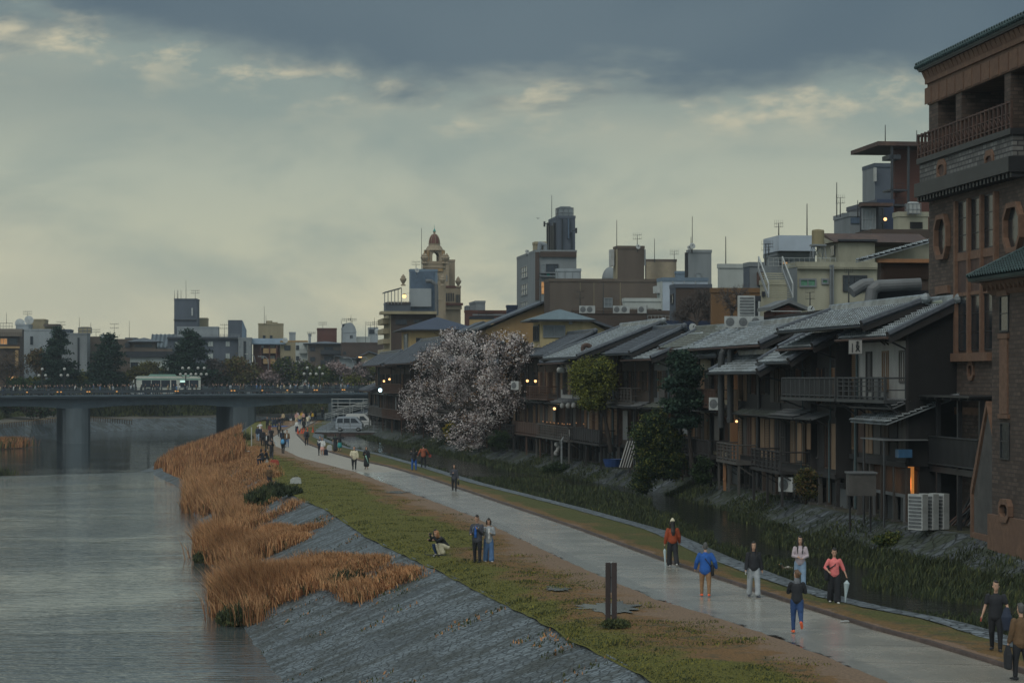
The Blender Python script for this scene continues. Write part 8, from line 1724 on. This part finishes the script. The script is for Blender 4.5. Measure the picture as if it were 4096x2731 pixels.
P_('man in a navy cap photographing the sky with raised arms', KZ(474,865), 1.74, 150, 'black', 'dgrey', cap='navy', hem=.80, loose=.04, arms=((120,14,50,10),(120,30,60,20)), head=(0,12), fine=True)
SIT = dict(legs=((88,100,12),(84,96,12)), lean=14, arms=((30,10,40,30),(30,10,40,30)), fine=False)
P_('seated person in black with a backpack, left of the seated pair', KZ(355,912), 1.68, 60, 'black', 'navy', hs='bob', **SIT); P_('seated person in black at the right of the seated pair', KZ(418,898), 1.66, 90, 'black', 'black', hs='bob', **SIT)
for i, (x, y, c) in enumerate(((492,368,'dgrey'),(520,372,'navy'),(548,368,'black'),(572,362,'black'),(596,350,'char'))): P_(['leftmost','second','middle','fourth','rightmost'][i]+' of five people sitting on a blue mat on the grass by the pier', KZ(x, y), 1.66, 150+20*i, c, 'navy', group='people sitting on the blue mat', hs='bob' if i % 2 else 'short', **SIT)
g = KZ(510, 368); m = MB(); m.box((-1.2,-3,.03),(1.2,3,.06), CL['blue']); tag(m.build('picnic_mat', None, (g[0]+.6, g[1], .0)), 'blue mat under the five seated people', 'mat')
for i, (x, y, H_, c, b_, st) in enumerate(((820,318,1.66,'rose','beige','skirt'),(835,300,1.66,'lav','grey','trousers'),(868,342,1.7,'beige','djeans','trousers'),(898,298,1.66,'yellow','black','trousers'),(918,312,1.64,'rose','black','skirt'),(953,285,1.66,'black','black','trousers'),(998,342,1.68,'white','grey','trousers'),(1030,298,1.7,'black','black','trousers'),(1048,300,1.6,'yellow','char','skirt'),(1086,272,1.7,'char','black','trousers'),(1178,240,1.72,'black','black','trousers'),(1196,235,1.7,'navy','black','trousers'))):
    P_(['long pale coat walker leftmost in the far crowd','lilac topped walker in the far crowd','walker in beige with blue jeans in the far crowd','walker in a bright yellow jacket in the far crowd','woman in rose pink in the far crowd','dark figure behind the rose pink woman','walker in white in the far crowd','black dressed figure right of the walker in white','small figure with yellow bag in the far crowd','dark figure before the ramp','left of two black figures at the foot of the ramp','right of two black figures at the foot of the ramp'][i], KZ(x, y), H_, (0 if i % 3 else 180)+i*7, c, b_, bottom=st, skirt_h=.6, group='far crowd on the path', hs=('long','short','bob')[i % 3], legs=W_ if i % 2 else ST_)
for i, x in enumerate((855, 885)): q_ = W(950+x/3.484, 1600+120/3.484, .047); P_(['left','right'][i]+' of two dark figures under the far end of the bridge', q_, 1.7, 10, ('navy','char')[i], 'black')
X_, Y_, t_ = on_slope(950+445/3.484, 1600+1190/3.484); p = P_('person with a black knit hat almost hidden in the tall reeds', (X_, Y_, -.2-2.8*t_-.2), 1.5, 200, 'brown', 'char', cap='black')
g = KZ(500, 360)
# ---- ducks
m_dk = mat('duck_brown', (.09,.065,.045), .8, .4, 12); m_dg = mat('duck_green_head', (.01,.06,.05), .3, .2, 12); m_dl = mat('duck_pale', (.4,.38,.34), .8, .2, 12)
def duck(label, loc, rz, male=True):
    o = thing('duck', label, 'duck', loc, rz); m = MB(); loft(m, [(-.24,0,.14),(-.12,0,.11),(.05,0,.11),(.17,0,.13),(.22,0,.2),(.24,0,.29),(.27,0,.31)], [.015,.07,.095,.075,.035,.035,.03], m_dk, 10); m.bar((.28,0,.3),(.35,0,.285),.018,m_cone if 0 else m_straw[1],6,.01); m.build('body', o, smooth=True)
    if male: c = MB(); c.ball((.26,0,.305), .042, m_dg, 10, 6, (1.15,.9,1)); c.build('head', o, smooth=True); c = MB(); loft(c, [(-.16,0,.155),(.0,0,.175),(.1,0,.15)], [.03,.07,.05], m_dl, 8); c.build('wing', o, smooth=True)
    return o
g = G(2950+690/3.408, 2100+640/3.408, -.24); duck('mallard with a green head floating at the cobbled stream edge', g, R(175))
duck('brown duck resting on the lawn edge near the dry reeds, left one', KZ(155,738), R(170)); duck('brown duck resting on the lawn near the dry reeds, right one', KZ(220,730), R(10), False)
# ---- crowd on the bridge
protos = []
for i, (t_, b_, hs_, bt, fc) in enumerate((('black','black','short','trousers',80),('char','navy','bob','trousers',-80),('navy','black','short','trousers',95),('white','navy','long','trousers',-90),('dgrey','black','bob','skirt',85),('brown','char','short','trousers',-95),('black','djeans','long','trousers',75),('beige','black','long','skirt',-85),('jeans','black','short','trousers',90),('lightgrey','dgrey','bob','trousers',-75))):
    protos.append((person('x', (0, 0, 0), 1.66+.02*(i % 4), fc, t_, b_, hs=hs_, bottom=bt, legs=W_, fine=False, loose=.04), t_, fc))
def lm(x):
    for a, s_ in ((150,'at the left bridge end'),(285,'by the leftmost lamps'),(420,'between minivan and bus'),(540,'just ahead of the bus'),(680,'before the bus windows'),(810,'beside the five globe lamps'),(930,'just behind the bus'),(1080,'over the second pier'),(1210,'left of the right lamp pair'),(1300,'by the right lamp pair')):
        if x < a: return s_
    return 'near the right bridge end'
cn = dict(black='black', char='charcoal', navy='navy', white='white', dgrey='grey', brown='brown', beige='beige', jeans='blue', lightgrey='pale')
rg = random.Random(11); first = [True]*10; n = 0; CT = {}; OW = 'first second third fourth fifth sixth seventh eighth ninth tenth eleventh twelfth thirteenth fourteenth fifteenth sixteenth seventeenth eighteenth nineteenth twentieth'.split()
for row, cnt in ((1.4, 78), (2.6, 40), (BW-2.0, 46)):
    for j in range(cnt):
        x = (j+rg.random()*.9)/cnt*1500-8; i = rg.choice([0,0,0,1,1,2,2,2,3,4,5,5,6,6,7,8,9]); pr, c_, fc = protos[i]; loc = on_bridge(x, row+rg.uniform(-.5,.5))
        ky = (row, lm(x)); CT[ky] = CT.get(ky, 0)+1
        lb = cn[c_]+' clad person, '+OW[CT[ky]-1]+' from left on the '+('far walk ' if row > 10 else 'rail side ' if row < 2 else 'inner side ')+lm(x)
        rz = bth+R(fc+rg.uniform(-25,25)+(180 if rg.random() < .2 else 0)); sc1 = rg.uniform(.94,1.05)
        if first[i]: pr.location = loc; pr.rotation_euler[2] = rz; pr['label'] = lb; pr['group'] = 'crowd walking over the bridge'; first[i] = False
        else: c = dup(pr, loc, rz, lb, sc1); c['group'] = 'crowd walking over the bridge'
